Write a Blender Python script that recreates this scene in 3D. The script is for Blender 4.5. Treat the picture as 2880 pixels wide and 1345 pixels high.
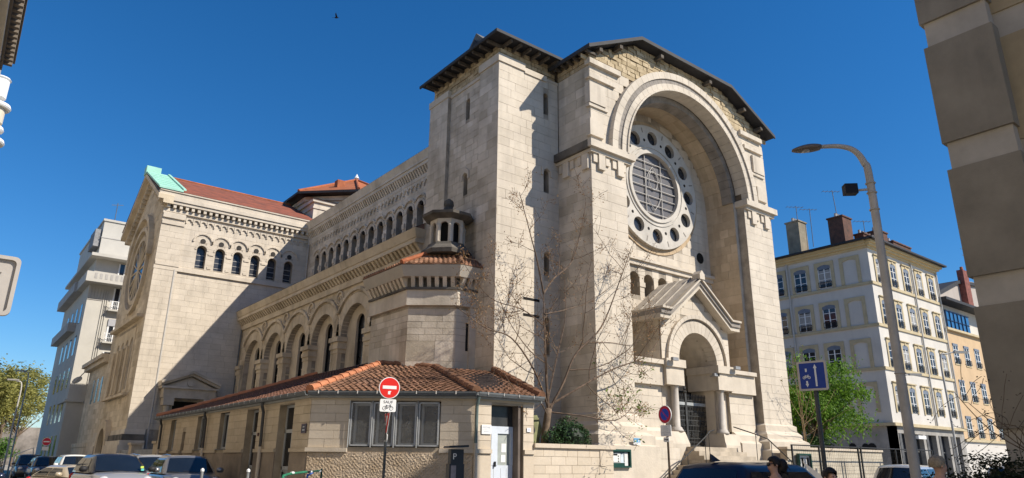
import bpy, bmesh, math, random
from mathutils import Vector, Matrix
rnd = random.Random(7)
scn = bpy.context.scene
for o in list(bpy.data.objects): bpy.data.objects.remove(o)
# ---------------------------------------------------------------- camera
CAM = Vector((-14.31, -19.27, 1.6))
def cam_basis(pitch, roll, yaw):
    # level frame: right, forward, up ; world X lies at angle yaw from right toward forward
    cp, sp, cr, sr, cy, sy = math.cos(pitch), math.sin(pitch), math.cos(roll), math.sin(roll), math.cos(yaw), math.sin(yaw)
    def w(v):   # level -> world
        return Vector((cy*v[0]+sy*v[1], -sy*v[0]+cy*v[1], v[2]))
    r = Vector((1, 0, 0)); f = Vector((0, cp, sp)); d = Vector((0, sp, -cp))
    r2 = r*cr + d*sr; d2 = d*cr - r*sr
    return w(r2), w(d2), w(f)
CR, CD, CF = cam_basis(.3081, -.010865, .66291)
FPX = 1968.1/2880*1024
cd = bpy.data.cameras.new('camera'); cam = bpy.data.objects.new('camera', cd); scn.collection.objects.link(cam)
cd.sensor_width = 36; cd.lens = 36*1968.1/2880; cd.clip_start = .1; cd.clip_end = 2000
up = -CD; bk = -CF
cam.matrix_world = Matrix(((CR.x, up.x, bk.x, CAM.x), (CR.y, up.y, bk.y, CAM.y), (CR.z, up.z, bk.z, CAM.z), (0, 0, 0, 1)))
scn.camera = cam
# ---------------------------------------------------------------- sky, sun, exposure
SUN = Vector((.68, -1.0, 1.02)).normalized()          # towards the sun
elev = math.asin(SUN.z)
wd = bpy.data.worlds.new('World'); scn.world = wd; wd.use_nodes = True
nt = wd.node_tree; nt.nodes.clear()
sky = nt.nodes.new('ShaderNodeTexSky'); sky.sky_type = 'NISHITA'; sky.sun_disc = False
sky.sun_elevation = elev; sky.sun_rotation = math.atan2(SUN.x, SUN.y)
sky.air_density = 1.2; sky.dust_density = 0.; sky.ozone_density = 10.0; sky.altitude = 250
bg = nt.nodes.new('ShaderNodeBackground'); bg.inputs[1].default_value = .083
wo = nt.nodes.new('ShaderNodeOutputWorld'); hs = nt.nodes.new('ShaderNodeHueSaturation'); hs.inputs['Saturation'].default_value = 1.17; nt.links.new(sky.outputs[0], hs.inputs['Color']); nt.links.new(hs.outputs[0], bg.inputs[0]); nt.links.new(bg.outputs[0], wo.inputs[0])
sl = bpy.data.lights.new('sun', 'SUN'); sl.energy = 4.3; sl.angle = math.radians(.5); sl.color = (1, .92, .80)
so = bpy.data.objects.new('sun', sl); scn.collection.objects.link(so)
so.rotation_euler = (-SUN).to_track_quat('-Z', 'Y').to_euler(); so.location = (30, -40, 60)
scn.view_settings.view_transform = 'Standard'; scn.view_settings.look = 'None'
scn.view_settings.exposure = .62; scn.view_settings.gamma = 1
# ---------------------------------------------------------------- materials
MATS = {}
def mat(name, col, rough=.8, var=.12, scale=2.0, bump=0., bscale=30., streak=0., tint=0., metal=0., col2=None, spec=.3,
        emit=0., dirt=0., wave=None, alpha=1., coat=0., trans=0., hue=0.):
    if name in MATS: return MATS[name]
    m = bpy.data.materials.new(name); m.use_nodes = True; MATS[name] = m
    t = m.node_tree; N = t.nodes; L = t.links; b = N['Principled BSDF']
    b.inputs['Roughness'].default_value = rough; b.inputs['Metallic'].default_value = metal
    b.inputs['Specular IOR Level'].default_value = spec
    if coat: b.inputs['Coat Weight'].default_value = coat; b.inputs['Coat Roughness'].default_value = .05
    if trans: b.inputs['Transmission Weight'].default_value = trans
    tc = N.new('ShaderNodeTexCoord'); P = tc.outputs['Object']
    c = None
    def noise(sc, det=4, mp=None):
        n = N.new('ShaderNodeTexNoise'); n.inputs['Scale'].default_value = sc; n.inputs['Detail'].default_value = det
        if mp:
            q = N.new('ShaderNodeMapping'); q.inputs['Scale'].default_value = mp; L.new(P, q.inputs[0]); L.new(q.outputs[0], n.inputs['Vector'])
        else: L.new(P, n.inputs['Vector'])
        return n.outputs['Fac']
    def ramp(fac, a, bb, va, vb):
        r = N.new('ShaderNodeMapRange'); r.inputs[1].default_value = a; r.inputs[2].default_value = bb
        r.inputs[3].default_value = va; r.inputs[4].default_value = vb; L.new(fac, r.inputs[0]); return r.outputs[0]
    def mixc(fac, a, bb, mode='MIX'):
        x = N.new('ShaderNodeMix'); x.data_type = 'RGBA'; x.blend_type = mode
        for sck, v in ((0, fac), (6, a), (7, bb)):
            if hasattr(v, 'default_value') or hasattr(v, 'is_output'): L.new(v, x.inputs[sck])
            else: x.inputs[sck].default_value = v
        return x.outputs[2]
    c4 = (*col, 1); d4 = (*(col2 or [q*(1-2.2*var) for q in col]), 1)
    c = mixc(ramp(noise(scale), .35, .7, 0, 1), c4, d4)
    if var: c = mixc(1., c, mixc(noise(scale*6, 5), (1-var, 1-var, 1-var, 1), (1+var, 1+var, 1+var, 1)), 'MULTIPLY')
    if tint:
        a = N.new('ShaderNodeAttribute'); a.attribute_name = 'tint'
        c = mixc(1., c, mixc(ramp(a.outputs['Fac'], -1, 1, 0, 1), (1-tint, 1-tint*1.1, 1-tint*1.35, 1), (1+tint*.8, 1+tint*.8, 1+tint*.8, 1)), 'MULTIPLY')
    if streak:
        s = ramp(noise(1.0, 6, (2.6, 2.6, .22)), .5, .75, 0, 1)
        s2 = N.new('ShaderNodeMath'); s2.operation = 'MULTIPLY'; L.new(s, s2.inputs[0]); L.new(ramp(noise(.35, 3), .4, .7, .1, 1), s2.inputs[1])
        s3 = N.new('ShaderNodeMath'); s3.operation = 'MULTIPLY'; L.new(s2.outputs[0], s3.inputs[0]); s3.inputs[1].default_value = streak
        c = mixc(s3.outputs[0], c, (.10, .085, .07, 1))
    if dirt:
        s = ramp(noise(.8, 6), .52, .72, 0, dirt); c = mixc(s, c, (.07, .06, .05, 1))
    L.new(c, b.inputs['Base Color'])
    if bump:
        bp = N.new('ShaderNodeBump'); bp.inputs['Strength'].default_value = bump; bp.inputs['Distance'].default_value = .02
        if wave:
            w = N.new('ShaderNodeTexWave'); w.inputs['Scale'].default_value = wave[0]; w.bands_direction = wave[1]
            L.new(P, w.inputs['Vector']); L.new(w.outputs['Fac'], bp.inputs['Height'])
        else: L.new(noise(bscale, 6), bp.inputs['Height'])
        L.new(bp.outputs[0], b.inputs['Normal'])
    if emit: b.inputs['Emission Strength'].default_value = emit; b.inputs['Emission Color'].default_value = c4
    if alpha < 1: b.inputs['Alpha'].default_value = alpha
    return m
STONE = mat('limestone', (.60, .53, .435), .9, .10, .9, .35, 18, streak=.45, tint=.055, col2=(.50, .44, .36))
STONED = mat('limestone_weathered_shade_lift', (.63, .565, .48), .92, .14, .8, .4, 16, streak=.5, tint=.2, col2=(.49, .43, .35), dirt=.2)  # weathered limestone for shaded faces, base colour lightened to lift their shade
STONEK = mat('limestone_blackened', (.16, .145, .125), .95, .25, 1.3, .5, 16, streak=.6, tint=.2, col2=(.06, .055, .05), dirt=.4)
JOINT = mat('mortar_joint', (.40, .345, .275), .95, .2, 2)
RUBBLE = mat('rubble_stone', (.50, .41, .28), .95, .2, 3, .7, 14, tint=.28, col2=(.36, .285, .18))
BANDG = mat('grey_stone_band', (.30, .27, .24), .9, .15, 2, .3, 20, tint=.15)
SANDR = mat('sandy_stone_ring', (.50, .38, .25), .9, .12, 2, .3, 20, tint=.12)
GLASSD = mat('dark_church_glass', (.012, .014, .02), .18, .3, 5, spec=.5)
GLASSR = mat('leaded_rose_glass', (.13, .115, .11), .4, .35, 3.5, spec=.4, col2=(.08, .085, .10))
LEAD = mat('pale_tracery_bars', (.46, .44, .41), .7, .08, 4)
DARK = mat('dark_void', (.012, .011, .01), .95, 0, 1)
TILE = mat('terracotta_tile', (.40, .135, .06), .85, .22, 3, .4, 20, tint=.3, col2=(.26, .085, .04))
TILEO = mat('weathered_brown_tile', (.27, .14, .085), .9, .25, 3, .4, 20, tint=.35, col2=(.17, .09, .055), dirt=.35)
TILEF = mat('red_flat_tile_roof', (.27, .085, .05), .88, .25, 1.6, .6, 5, col2=(.16, .06, .04), dirt=.2, wave=(5, 'Z'))
COPPER = mat('green_copper', (.34, .62, .50), .7, .08, 1.5)
SLATE = mat('dark_roof_edge', (.035, .035, .04), .7, .15, 3)
ZINC = mat('zinc_grey', (.13, .14, .145), .6, .12, 3, metal=.1)
WOOD = mat('old_roof_timber', (.13, .11, .09), .9, .25, 5, .3, 30)
IRON = mat('black_iron', (.035, .034, .033), .55, .15, 4, metal=.2)
IRONG = mat('grey_iron_gate', (.075, .075, .072), .5, .2, 5, metal=.3)
WHITE = mat('white_paint', (.78, .78, .77), .5, .04, 3)
# ---------------------------------------------------------------- mesh helpers
COL = scn.collection
class Fr:
    """local wall frame: u along the wall, n outwards, z up"""
    def __init__(s, O, U, N): s.O = Vector(O); s.U = Vector(U); s.N = Vector(N)
    def __call__(s, u, n, z): return s.O + s.U*u + s.N*n + Vector((0, 0, z))
    def off(s, n): return Fr(s.O + s.N*n, s.U, s.N)
FRONT = Fr((0, 0, 0), (1, 0, 0), (0, -1, 0))
LEFT = Fr((0, 0, 0), (0, 1, 0), (-1, 0, 0))
class MB:
    def __init__(s): s.v = []; s.f = []; s.t = []
    def add(s, vs, fs, tint=0.):
        k = len(s.v); s.v += [tuple(q) for q in vs]; s.f += [[i+k for i in f] for f in fs]; s.t += [tint]*len(fs); return s
    def hexa(s, p, tint=0.):
        return s.add(p, [(0, 3, 2, 1), (4, 5, 6, 7), (0, 1, 5, 4), (1, 2, 6, 5), (2, 3, 7, 6), (3, 0, 4, 7)], tint)
    def box(s, x0, x1, y0, y1, z0, z1, tint=0.):
        return s.hexa([(x0, y0, z0), (x1, y0, z0), (x1, y1, z0), (x0, y1, z0), (x0, y0, z1), (x1, y0, z1), (x1, y1, z1), (x0, y1, z1)], tint)
    def fb(s, F, u0, u1, n0, n1, z0, z1, tint=0.):
        return s.hexa([F(u0, n0, z0), F(u1, n0, z0), F(u1, n1, z0), F(u0, n1, z0), F(u0, n0, z1), F(u1, n0, z1), F(u1, n1, z1), F(u0, n1, z1)], tint)
    def prism(s, F, pts, n0, n1, tint=0.):
        k = len(pts); vs = [F(u, n1, z) for u, z in pts]+[F(u, n0, z) for u, z in pts]
        fs = [list(range(k)), list(range(2*k-1, k-1, -1))]+[(i, k+i, k+(i+1) % k, (i+1) % k) for i in range(k)]
        return s.add(vs, fs, tint)
    def zprism(s, pts, z0, z1, tint=0.):
        k = len(pts); vs = [(x, y, z1) for x, y in pts]+[(x, y, z0) for x, y in pts]
        fs = [list(range(k)), list(range(2*k-1, k-1, -1))]+[(i, k+i, k+(i+1) % k, (i+1) % k) for i in range(k)]
        return s.add(vs, fs, tint)
    def tube(s, path, r, seg=8, cap=True):
        path = [Vector(p) for p in path]; rs = r if isinstance(r, (list, tuple)) else [r]*len(path); k0 = len(s.v); n = len(path)
        pv = None
        for i, p in enumerate(path):
            d = (path[min(i+1, n-1)]-path[max(i-1, 0)]).normalized()
            a = d.orthogonal().normalized() if pv is None else (pv-d*pv.dot(d)).normalized()
            pv = a; b = d.cross(a)
            for j in range(seg):
                w = 2*math.pi*j/seg; s.v.append(tuple(p+(a*math.cos(w)+b*math.sin(w))*rs[i]))
        for i in range(n-1):
            for j in range(seg):
                q = k0+i*seg; s.f.append([q+j, q+(j+1) % seg, q+seg+(j+1) % seg, q+seg+j]); s.t.append(0)
        if cap:
            s.f.append([k0+j for j in range(seg)][::-1]); s.f.append([k0+(n-1)*seg+j for j in range(seg)]); s.t += [0, 0]
        return s
    def lathe(s, c, prof, seg=16, axis=None, tint=0.):
        c = Vector(c); ax = Vector(axis or (0, 0, 1)).normalized(); a = ax.orthogonal().normalized(); b = ax.cross(a); k0 = len(s.v)
        for r, h in prof:
            for j in range(seg):
                w = 2*math.pi*(j+.5)/seg; s.v.append(tuple(c+ax*h+(a*math.cos(w)+b*math.sin(w))*r))
        for i in range(len(prof)-1):
            for j in range(seg):
                q = k0+i*seg; s.f.append([q+j, q+(j+1) % seg, q+seg+(j+1) % seg, q+seg+j]); s.t.append(tint)
        s.f.append([k0+j for j in range(seg)][::-1]); s.f.append([k0+(len(prof)-1)*seg+j for j in range(seg)]); s.t += [tint, tint]
        return s
    def arc(s, F, uc, zc, r0, r1, a0, a1, n0, n1, seg=16, tint=0.):
        """ring sector standing in the wall plane"""
        k0 = len(s.v)
        for i in range(seg+1):
            a = a0+(a1-a0)*i/seg; ca, sa = math.cos(a), math.sin(a)
            for r, n in ((r0, n0), (r1, n0), (r1, n1), (r0, n1)): s.v.append(tuple(F(uc+r*ca, n, zc+r*sa)))
        for i in range(seg):
            q = k0+4*i
            for j in range(4): s.f.append([q+j, q+(j+1) % 4, q+4+(j+1) % 4, q+4+j]); s.t.append(tint)
        s.f.append([k0, k0+1, k0+2, k0+3]); q = k0+4*seg; s.f.append([q+3, q+2, q+1, q]); s.t += [tint, tint]
        return s
    def disc(s, F, uc, zc, r, n, seg=24, n0=None):
        if n0 is None:
            s.add([F(uc+r*math.cos(2*math.pi*i/seg), n, zc+r*math.sin(2*math.pi*i/seg)) for i in range(seg)], [list(range(seg))])
        else: s.prism(F, [(uc+r*math.cos(2*math.pi*i/seg), zc+r*math.sin(2*math.pi*i/seg)) for i in range(seg)], n0, n)
        return s
    def build(s, name, material, parent=None, smooth=False, rel=None):
        me = bpy.data.meshes.new(name); me.from_pydata(s.v, [], s.f)
        if any(s.t):
            a = me.attributes.new('tint', 'FLOAT', 'FACE'); a.data.foreach_set('value', s.t)
        me.materials.append(material)
        if smooth:
            me.polygons.foreach_set('use_smooth', [True]*len(me.polygons))
        o = bpy.data.objects.new(name, me); COL.objects.link(o)
        if parent is not None: attach(o, parent)
        return o
def attach(o, parent):
    o.parent = parent
    if parent.get('_w'): o.location = -Vector(parent['_w'])
def thing(name, label, cat, loc=(0, 0, 0), group=None, rz=None):
    """Empty at the base. rz None: children are meshes in world coordinates; else in local ones"""
    e = bpy.data.objects.new(name, None); COL.objects.link(e); e.location = loc; e.empty_display_size = .3
    if rz is None: e['_w'] = tuple(loc)
    else: e.rotation_euler = (0, 0, rz)
    tag(e, label, cat, group); return e
def tag(o, label=None, cat=None, group=None, kind=None):
    if label: o['label'] = label
    if cat: o['category'] = cat
    if group: o['group'] = group
    if kind: o['kind'] = kind
    return o
def pix(p):
    q = Vector(p)-CAM; z = q.dot(CF)
    if z < .2: return None
    return (512+FPX*q.dot(CR)/z, 239+FPX*q.dot(CD)/z)
class Pieces:
    """alike pieces of one thing: the 300 that show largest become objects, the rest one stuff mesh per part"""
    def __init__(s, name, limit=300): s.name = name; s.items = []; s.limit = limit
    def add(s, vs, fs, part, m, tint): s.items.append((vs, fs, part, m, tint))
    def finish(s, restname):
        def area(it):
            pp = [pix(v) for v in it[0]]
            if any(p is None for p in pp): return 0
            xs = [p[0] for p in pp]; ys = [p[1] for p in pp]
            if max(xs) < 0 or min(xs) > 1024 or max(ys) < 0 or min(ys) > 478: return 0
            return (max(xs)-min(xs))*(max(ys)-min(ys))
        s.items.sort(key=lambda it: -area(it)); rest = {}
        for i, (vs, fs, part, m, t) in enumerate(s.items):
            if i < s.limit: MB().add(vs, fs, t).build(s.name, m, part)
            else: rest.setdefault((part.name, m.name), (part, m, MB()))[2].add(vs, fs, t)
        for part, m, mb in rest.values(): tag(mb.build(restname, m, part), kind='stuff')
HX = [(0, 3, 2, 1), (4, 5, 6, 7), (0, 1, 5, 4), (1, 2, 6, 5), (2, 3, 7, 6), (3, 0, 4, 7)]
def hexpts(F, u0, u1, n0, n1, z0, z1):
    return [F(u0, n0, z0), F(u1, n0, z0), F(u1, n1, z0), F(u0, n1, z0), F(u0, n0, z1), F(u1, n0, z1), F(u1, n1, z1), F(u0, n1, z1)]
def ashlar(pc, part, m, F, u0, u1, z0, z1, h=.36, L=.8, skip=None, n=0., proud=.012, gap=.0045, jit=.3, rough=.004):
    rows = max(1, round((z1-z0)/h)); hh = (z1-z0)/rows
    for r in range(rows):
        za, zb = z0+r*hh, z0+(r+1)*hh; iv = [(u0, u1)]
        for (a, b) in (skip(za, zb) if skip else []):
            nv = []
            for (p, q) in iv:
                if b <= p or a >= q: nv.append((p, q)); continue
                if a > p: nv.append((p, a))
                if b < q: nv.append((b, q))
            iv = nv
        for (p, q) in iv:
            w = q-p
            if w < .05: continue
            k = max(1, round(w/(L*rnd.uniform(.85, 1.15)))); cuts = [p]
            for i in range(1, k): cuts.append(p+w*(i+(.25 if r % 2 else -.25)*(k > 1)*.9+rnd.uniform(-jit, jit)*.5)/k)
            cuts.append(q)
            for a, b in zip(cuts, cuts[1:]):
                if b-a < .03: continue
                e = n+proud+rnd.uniform(-rough, rough); t = max(-1, min(1, rnd.gauss(0, .45)))
                pc.add(hexpts(F, a+gap, b-gap, n-.03, e, za+gap, zb-gap), HX, part, m, t)
def circ_skip(uc, zc, r, zbase=None):
    """x interval of a round-headed opening per course"""
    def f(za, zb):
        if zbase is not None and zb <= zbase: return []
        if zb <= zc: return [(uc-r, uc+r)]
        d = max(za, zc)-zc
        if d >= r: return []
        w = math.sqrt(r*r-d*d); return [(uc-w, uc+w)]
    return f
def full_circ(uc, zc, r):
    def f(za, zb):
        d = 0 if za < zc < zb else min(abs(za-zc), abs(zb-zc))
        if d >= r: return []
        w = math.sqrt(r*r-d*d); return [(uc-w, uc+w)]
    return f
def skips(*fs): return lambda za, zb: [x for f in fs for x in f(za, zb)]
def rect_skip(a, b, z0, z1): return lambda za, zb: [(a, b)] if zb > z0+.02 and za < z1-.02 else []
def voussoirs(pc, part, m, F, uc, zc, r0, r1, n0, n1, k, a0=0., a1=math.pi, gap=.006):
    for i in range(k):
        b0 = a0+(a1-a0)*i/k+gap/r1; b1 = a0+(a1-a0)*(i+1)/k-gap/r1; q = MB(); q.arc(F, uc, zc, r0, r1, b0, b1, n0, n1, 2)
        pc.add([Vector(v) for v in q.v], q.f, part, m, max(-1, min(1, rnd.gauss(0, .4))))
def arch_panel(mb, F, u0, u1, z0, z1, uc, r, zs, zsp, n0, n1, seg=10):
    """wall slab with a round-headed opening, in two halves"""
    for sgn, ue in ((-1, u0), (1, u1)):
        pts = [(ue, z0), (ue, z1), (uc, z1)]
        for i in range(seg+1):
            a = math.pi/2*(1-i/seg); pts.append((uc+sgn*r*math.cos(a), zsp+r*math.sin(a)))
        if zs > z0+.001: pts += [(uc+sgn*r, zs), (uc, zs), (uc, z0)]
        else: pts += [(uc+sgn*r, z0)]
        mb.prism(F, pts if sgn > 0 else pts[::-1], n0, n1)
# ================================================================ setting
tag(MB().add([(-400, -300, 0), (500, -300, 0), (500, 600, 0), (-400, 600, 0)], [(0, 1, 2, 3)]).build('ground', mat('ground_pale_bounce', (.40, .36, .30), .95, .2, 1.5, .3, 30)), kind='structure')  # mostly unseen ground, colour raised to bounce warm light onto shaded walls
ASPH = mat('street_asphalt', (.18, .175, .165), .92, .22, 2, .4, 40)
PAVE = mat('pavement_pale_bounce', (.38, .355, .315), .92, .2, 2, .4, 40)  # unseen paving, made paler to reflect light up onto the shaded nave
KERB = mat('granite_kerb', (.32, .31, .29), .85, .15, 4)
tag(MB().add([(-13.0, -40, .004), (-8.9, -40, .004), (-8.9, 120, .004), (-13.0, 120, .004)], [(0, 1, 2, 3)]).build('road', ASPH), kind='structure')
tag(MB().add([(-8.9, -12.2, .008), (90, -12.2, .008), (90, -7.2, .008), (-8.9, -7.2, .008)], [(0, 1, 2, 3)]).build('road', ASPH), kind='structure')
k = MB()
k.box(-8.78, -4.2, -7.05, 60, .0, .12); k.box(-4.2, 60, -7.05, 4, .0, .121); k.box(-18, -13.15, -60, 60, 0, .12); k.box(-8.78, 60, -40, -12.35, 0, .122)
tag(k.build('pavement', PAVE), kind='structure')
k = MB(); k.box(-8.92, -8.78, -7.19, 60, 0, .14); k.box(-8.78, 60, -7.19, -7.05, 0, .138); k.box(-13.15, -13.0, -60, 60, 0, .14); k.box(-8.92, -8.78, -40, -12.21, 0, .14); k.box(-8.78, 60, -12.35, -12.21, 0, .138)
tag(k.build('kerb', KERB), kind='structure')
k = MB()
for i in range(24): k.add([(-11.05, 3+i*4, .012), (-10.93, 3+i*4, .012), (-10.93, 5+i*4, .012), (-11.05, 5+i*4, .012)], [(0, 1, 2, 3)])
tag(k.build('road_marking', WHITE), kind='structure')
# ================================================================ church
CH = thing('church', 'pale limestone church with arched gable front, rose window, square tower and arcaded nave', 'church', (8.9, 10, 0))
SB = Pieces('stone_block'); VS = Pieces('voussoir'); CB = Pieces('corbel'); RT = Pieces('roof_tile'); RB = Pieces('rubble_stone', 300)
def pierced(mb, F, u0, u1, z0, z1, wins, n0, n1):
    cols = {}
    for w in wins: cols.setdefault(round(w[0], 3), []).append(w)
    x = u0
    for uc in sorted(cols):
        ww = max(w[1] for w in cols[uc])+.04
        if uc-ww > x+.001: mb.fb(F, x, uc-ww, n0, n1, z0, z1)
        zz = z0
        for (c, r, zs, zsp) in sorted(cols[uc], key=lambda q: q[2]):
            zt = zsp+r+.06; arch_panel(mb, F, uc-ww, uc+ww, zz, zt, uc, r, zs, zsp, n0, n1, 8); zz = zt
        if zz < z1: mb.fb(F, uc-ww, uc+ww, n0, n1, zz, z1)
        x = uc+ww
    if x < u1-.001: mb.fb(F, x, u1, n0, n1, z0, z1)
def win_skip(wins, e=0.): return skips(*[(lambda w: (lambda za, zb: circ_skip(w[0], w[3], w[1]+e, w[2])(za, zb) if zb > w[2]+.05 else []))(w) for w in wins])
# ---------------- tower
wf = [(2.4, .13, 15.0, 15.84), (2.4, .13, 11.62, 12.43), (2.4, .13, 8.27, 9.03), (2.4, .13, 5.3, 6.55)]
wl = [(2.3, .14, 14.98, 15.79), (2.3, .14, 11.65, 12.4)]
LP = LEFT.off(-.16)
c = MB(); pierced(c, FRONT, .0, 3.06, 0, 16.6, wf, -.5, 0); pierced(c, LP, 1.25, 3.6, 0, 16.5, wl, -.5, 0)
c.box(0, .5, .5, 1.25, 0, 16.55); c.box(0, .5, 3.6, 5.04, 0, 16.55); c.box(.66, 3.06, .5, 5.04, 0, 16.5)
TW = c.build('tower', JOINT, CH)
ashlar(SB, TW, STONE, FRONT, -.016, 3.05, 1.0, 16.55, .355, .72, win_skip(wf))
ashlar(SB, TW, STONED, LEFT, -.016, 1.25, 4.0, 16.55, .355, .62)
ashlar(SB, TW, STONED, LEFT, 3.6, 5.05, 9.0, 16.5, .355, .62)
ashlar(SB, TW, STONED, LP, 1.25, 3.6, 8.0, 16.45, .27, .45, win_skip(wl), gap=.006)
for (F, ws) in ((FRONT, wf), (LP, wl)):
    for (u, r, zs, zp) in ws:
        MB().fb(F, u-r-.02, u+r+.02, -.46, -.4, zs-.02, zp+r+.02).build('window', GLASSD, TW)
        if abs(zp-15.8) > .2 and zp > 8:   # little hooded lintels of the lower slits
            h = MB(); h.prism(F, [(u-.27, zp-.12), (u-.27, zp+.22), (u, zp+.42), (u+.27, zp+.22), (u+.27, zp-.12), (u+.19, zp-.12), (u+.17, zp+.1), (u, zp+.2), (u-.17, zp+.1), (u-.19, zp-.12)], 0, .07)
            h.build('hood_mould', STONE, TW)
c = MB(); c.box(-.07, 1.27, -.07, 1.27, 16.55, 16.88); c.box(1.27, 2.42, -.06, .5, 16.48, 16.72); c.box(-.05, .5, 3.55, 5.1, 16.5, 16.8); c.box(2.42, 3.05, -.03, .4, 16.55, 16.66); c.box(.1, .6, 1.27, 3.55, 16.45, 16.6)
c.build('ledge', STONE, TW)
for z_ in (7.2, 6.6): MB().fb(FRONT, 1.27, 2.04, -.02, .016, z_, z_+.1).build('wall_slot', DARK, TW)
c = MB(); c.box(.14, 3.0, .14, 4.95, 16.5, 17.75); RBK = c.build('rubble_band', mat('rubble_mortar', (.16, .12, .08), .95, .2, 3), TW)
ashlar(RB, RBK, RUBBLE, FRONT.off(-.14), .14, 3.0, 16.7, 17.62, .17, .3, proud=.03, gap=.012, jit=.7, rough=.02)
ashlar(RB, RBK, RUBBLE, LEFT.off(-.14), .14, 4.95, 16.62, 17.62, .17, .3, proud=.03, gap=.012, jit=.7, rough=.02)
# tower roof: low hip on rafters
ze = 17.42
rf = MB(); A = [(-.56, -.58), (2.85, -.58), (2.85, 5.05), (-.56, 5.05)]; T = [(1.1, 1.4), (1.3, 1.4), (1.3, 3.6), (1.1, 3.6)]
rf.add([(x, y, ze) for x, y in A]+[(x, y, ze+1.05) for x, y in T], [(0, 1, 5, 4), (1, 2, 6, 5), (2, 3, 7, 6), (3, 0, 4, 7), (4, 5, 6, 7), (3, 2, 1, 0)])
TR = rf.build('tower_roof', SLATE, CH)
ed = MB(); ed.box(-.6, 2.88, -.62, -.56, ze-.07, ze+.05); ed.box(-.6, -.54, -.56, 5.1, ze-.07, ze+.05); ed.build('eave_board', mat('dark_eave_metal', (.05, .05, .053), .75, .1, 3), TR)
for i in range(6): MB().box(.2+i*.48, .28+i*.48, -.5, .2, ze-.16, ze-.03).build('rafter', WOOD, TR)
for i in range(10): MB().box(-.5, .2, .1+i*.5, .18+i*.5, ze-.16, ze-.03).build('rafter', WOOD, TR)
MB().box(-.32, .0, -.34, -.02, ze+.08, ze+.22).build('ridge_cap', SLATE, TR)
dm = MB(); dm.prism(Fr((.45, 0, 0), (0, 1, 0), (-1, 0, 0)), [(1.0, 17.9), (3.6, 17.9), (2.3, 19.2)], -1.6, 0); D = dm.build('dormer', mat('grey_dormer_boards', (.16, .16, .155), .85, .2, 4), TR)
MB().prism(Fr((.40, 0, 0), (0, 1, 0), (-1, 0, 0)), [(1.75, 18.25), (2.85, 18.25), (2.3, 18.85)], 0, .04).build('louvre', SLATE, D)
# ---------------- west front
XC = 8.9; R0 = 4.0; R1 = 4.88; ZS = 13.25
FA = MB().box(3.06, 15.05, .6, 1.0, 0, 12.95).build('west_front', JOINT, CH)
for bxs in ((3.06, 4.95, -1.86, .6, 0, 12.95), (12.9, 15.05, -1.86, 9, 0, 12.95), (4.95, 5.1, -1.45, .6, 2, 13.25), (12.72, 12.9, -1.45, .6, 2, 13.25)): MB().box(*bxs).build('pier', JOINT, FA)
FP = FRONT.off(1.86); PS = Fr((3.06, 0, 0), (0, 1, 0), (-1, 0, 0))
ashlar(SB, FA, STONE, FP, 3.044, 4.95, 3.1, 12.9, .36, .8); ashlar(SB, FA, STONE, FP, 12.9, 15.06, 3.1, 12.9, .36, .8)
ashlar(SB, FA, STONED, PS, -1.876, 0, 2.0, 12.9, .36, .75)
ashlar(SB, FA, STONE, FRONT.off(1.45), 12.72, 12.9, 2.8, 13.2, .36, .5)
ashlar(SB, FA, mat('sandy_vault_stone', (.56, .45, .32), .92, .14, .9, .4, 16, streak=.3, tint=.16, col2=(.46, .36, .25)), Fr((12.72, 0, 0), (0, 1, 0), (-1, 0, 0)), -1.45, .1, 5.3, 13.25, .4, .6)
# plinth mouldings of the two piers
for (a, b, s) in ((3.06, 4.95, 1), (12.9, 15.05, 0)):
    q = MB(); F = FRONT
    prof = [(1.86, 3.25), (1.98, 3.18), (1.98, 2.95), (2.12, 2.8), (2.12, 2.62), (2.32, 2.5), (2.32, 2.2), (2.42, 2.15), (2.42, 0)]
    for (n1, z1), (n2, z2) in zip(prof, prof[1:]):
        if z1-z2 > .01: q.hexa([(a-(n2-1.86), -.2, z2), (b+(n2-1.86), -.2, z2), (b+(n2-1.86), -n2, z2), (a-(n2-1.86), -n2, z2), (a-(n1-1.86), -.2, z1), (b+(n1-1.86), -.2, z1), (b+(n1-1.86), -n1, z1), (a-(n1-1.86), -n1, z1)])
    q.build('plinth', STONE, FA)
# impost cornices with hanging blocks
for (a, b, l) in ((3.06, 5.05, 1), (13.06, 15.05, 0)):
    q = MB(); yb = .0 if l else 2.0
    q.box(a-.26, b+.22, -2.14, yb, 13.02, 13.3); q.box(a-.14, b+.12, -2.0, yb-.01, 12.86, 13.02)
    q.hexa([(a-.26, -2.14, 13.3), (b+.22, -2.14, 13.3), (b+.22, yb, 13.3), (a-.26, yb, 13.3), (a+.02, -1.9, 13.44), (b-.02, -1.9, 13.44), (b-.02, yb, 13.44), (a+.02, yb, 13.44)])
    IM = q.build('impost_cornice', STONE, FA)
    for (u, w, zb) in ((.06, .2, 12.5), (.30, .34, 12.24), (.72, .2, 12.5), (1.1, .2, 12.5), (1.34, .34, 12.24), (1.72, .12, 12.5)):
        CB.add(hexpts(FP, a+u, a+u+w, -.01, .13 if w > .3 else .08, zb, 12.86), HX, IM, STONE, rnd.gauss(0, .3))
    if l:
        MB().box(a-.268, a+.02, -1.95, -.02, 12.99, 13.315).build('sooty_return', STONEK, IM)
        for (u, w, zb) in ((-1.78, .34, 12.24), (-1.36, .2, 12.5), (-.95, .2, 12.5), (-.7, .34, 12.24), (-.3, .2, 12.5)):
            CB.add(hexpts(PS, u, u+w, -.01, .12 if w > .3 else .08, zb, 12.86), HX, IM, STONED, rnd.gauss(0, .3))
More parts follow.
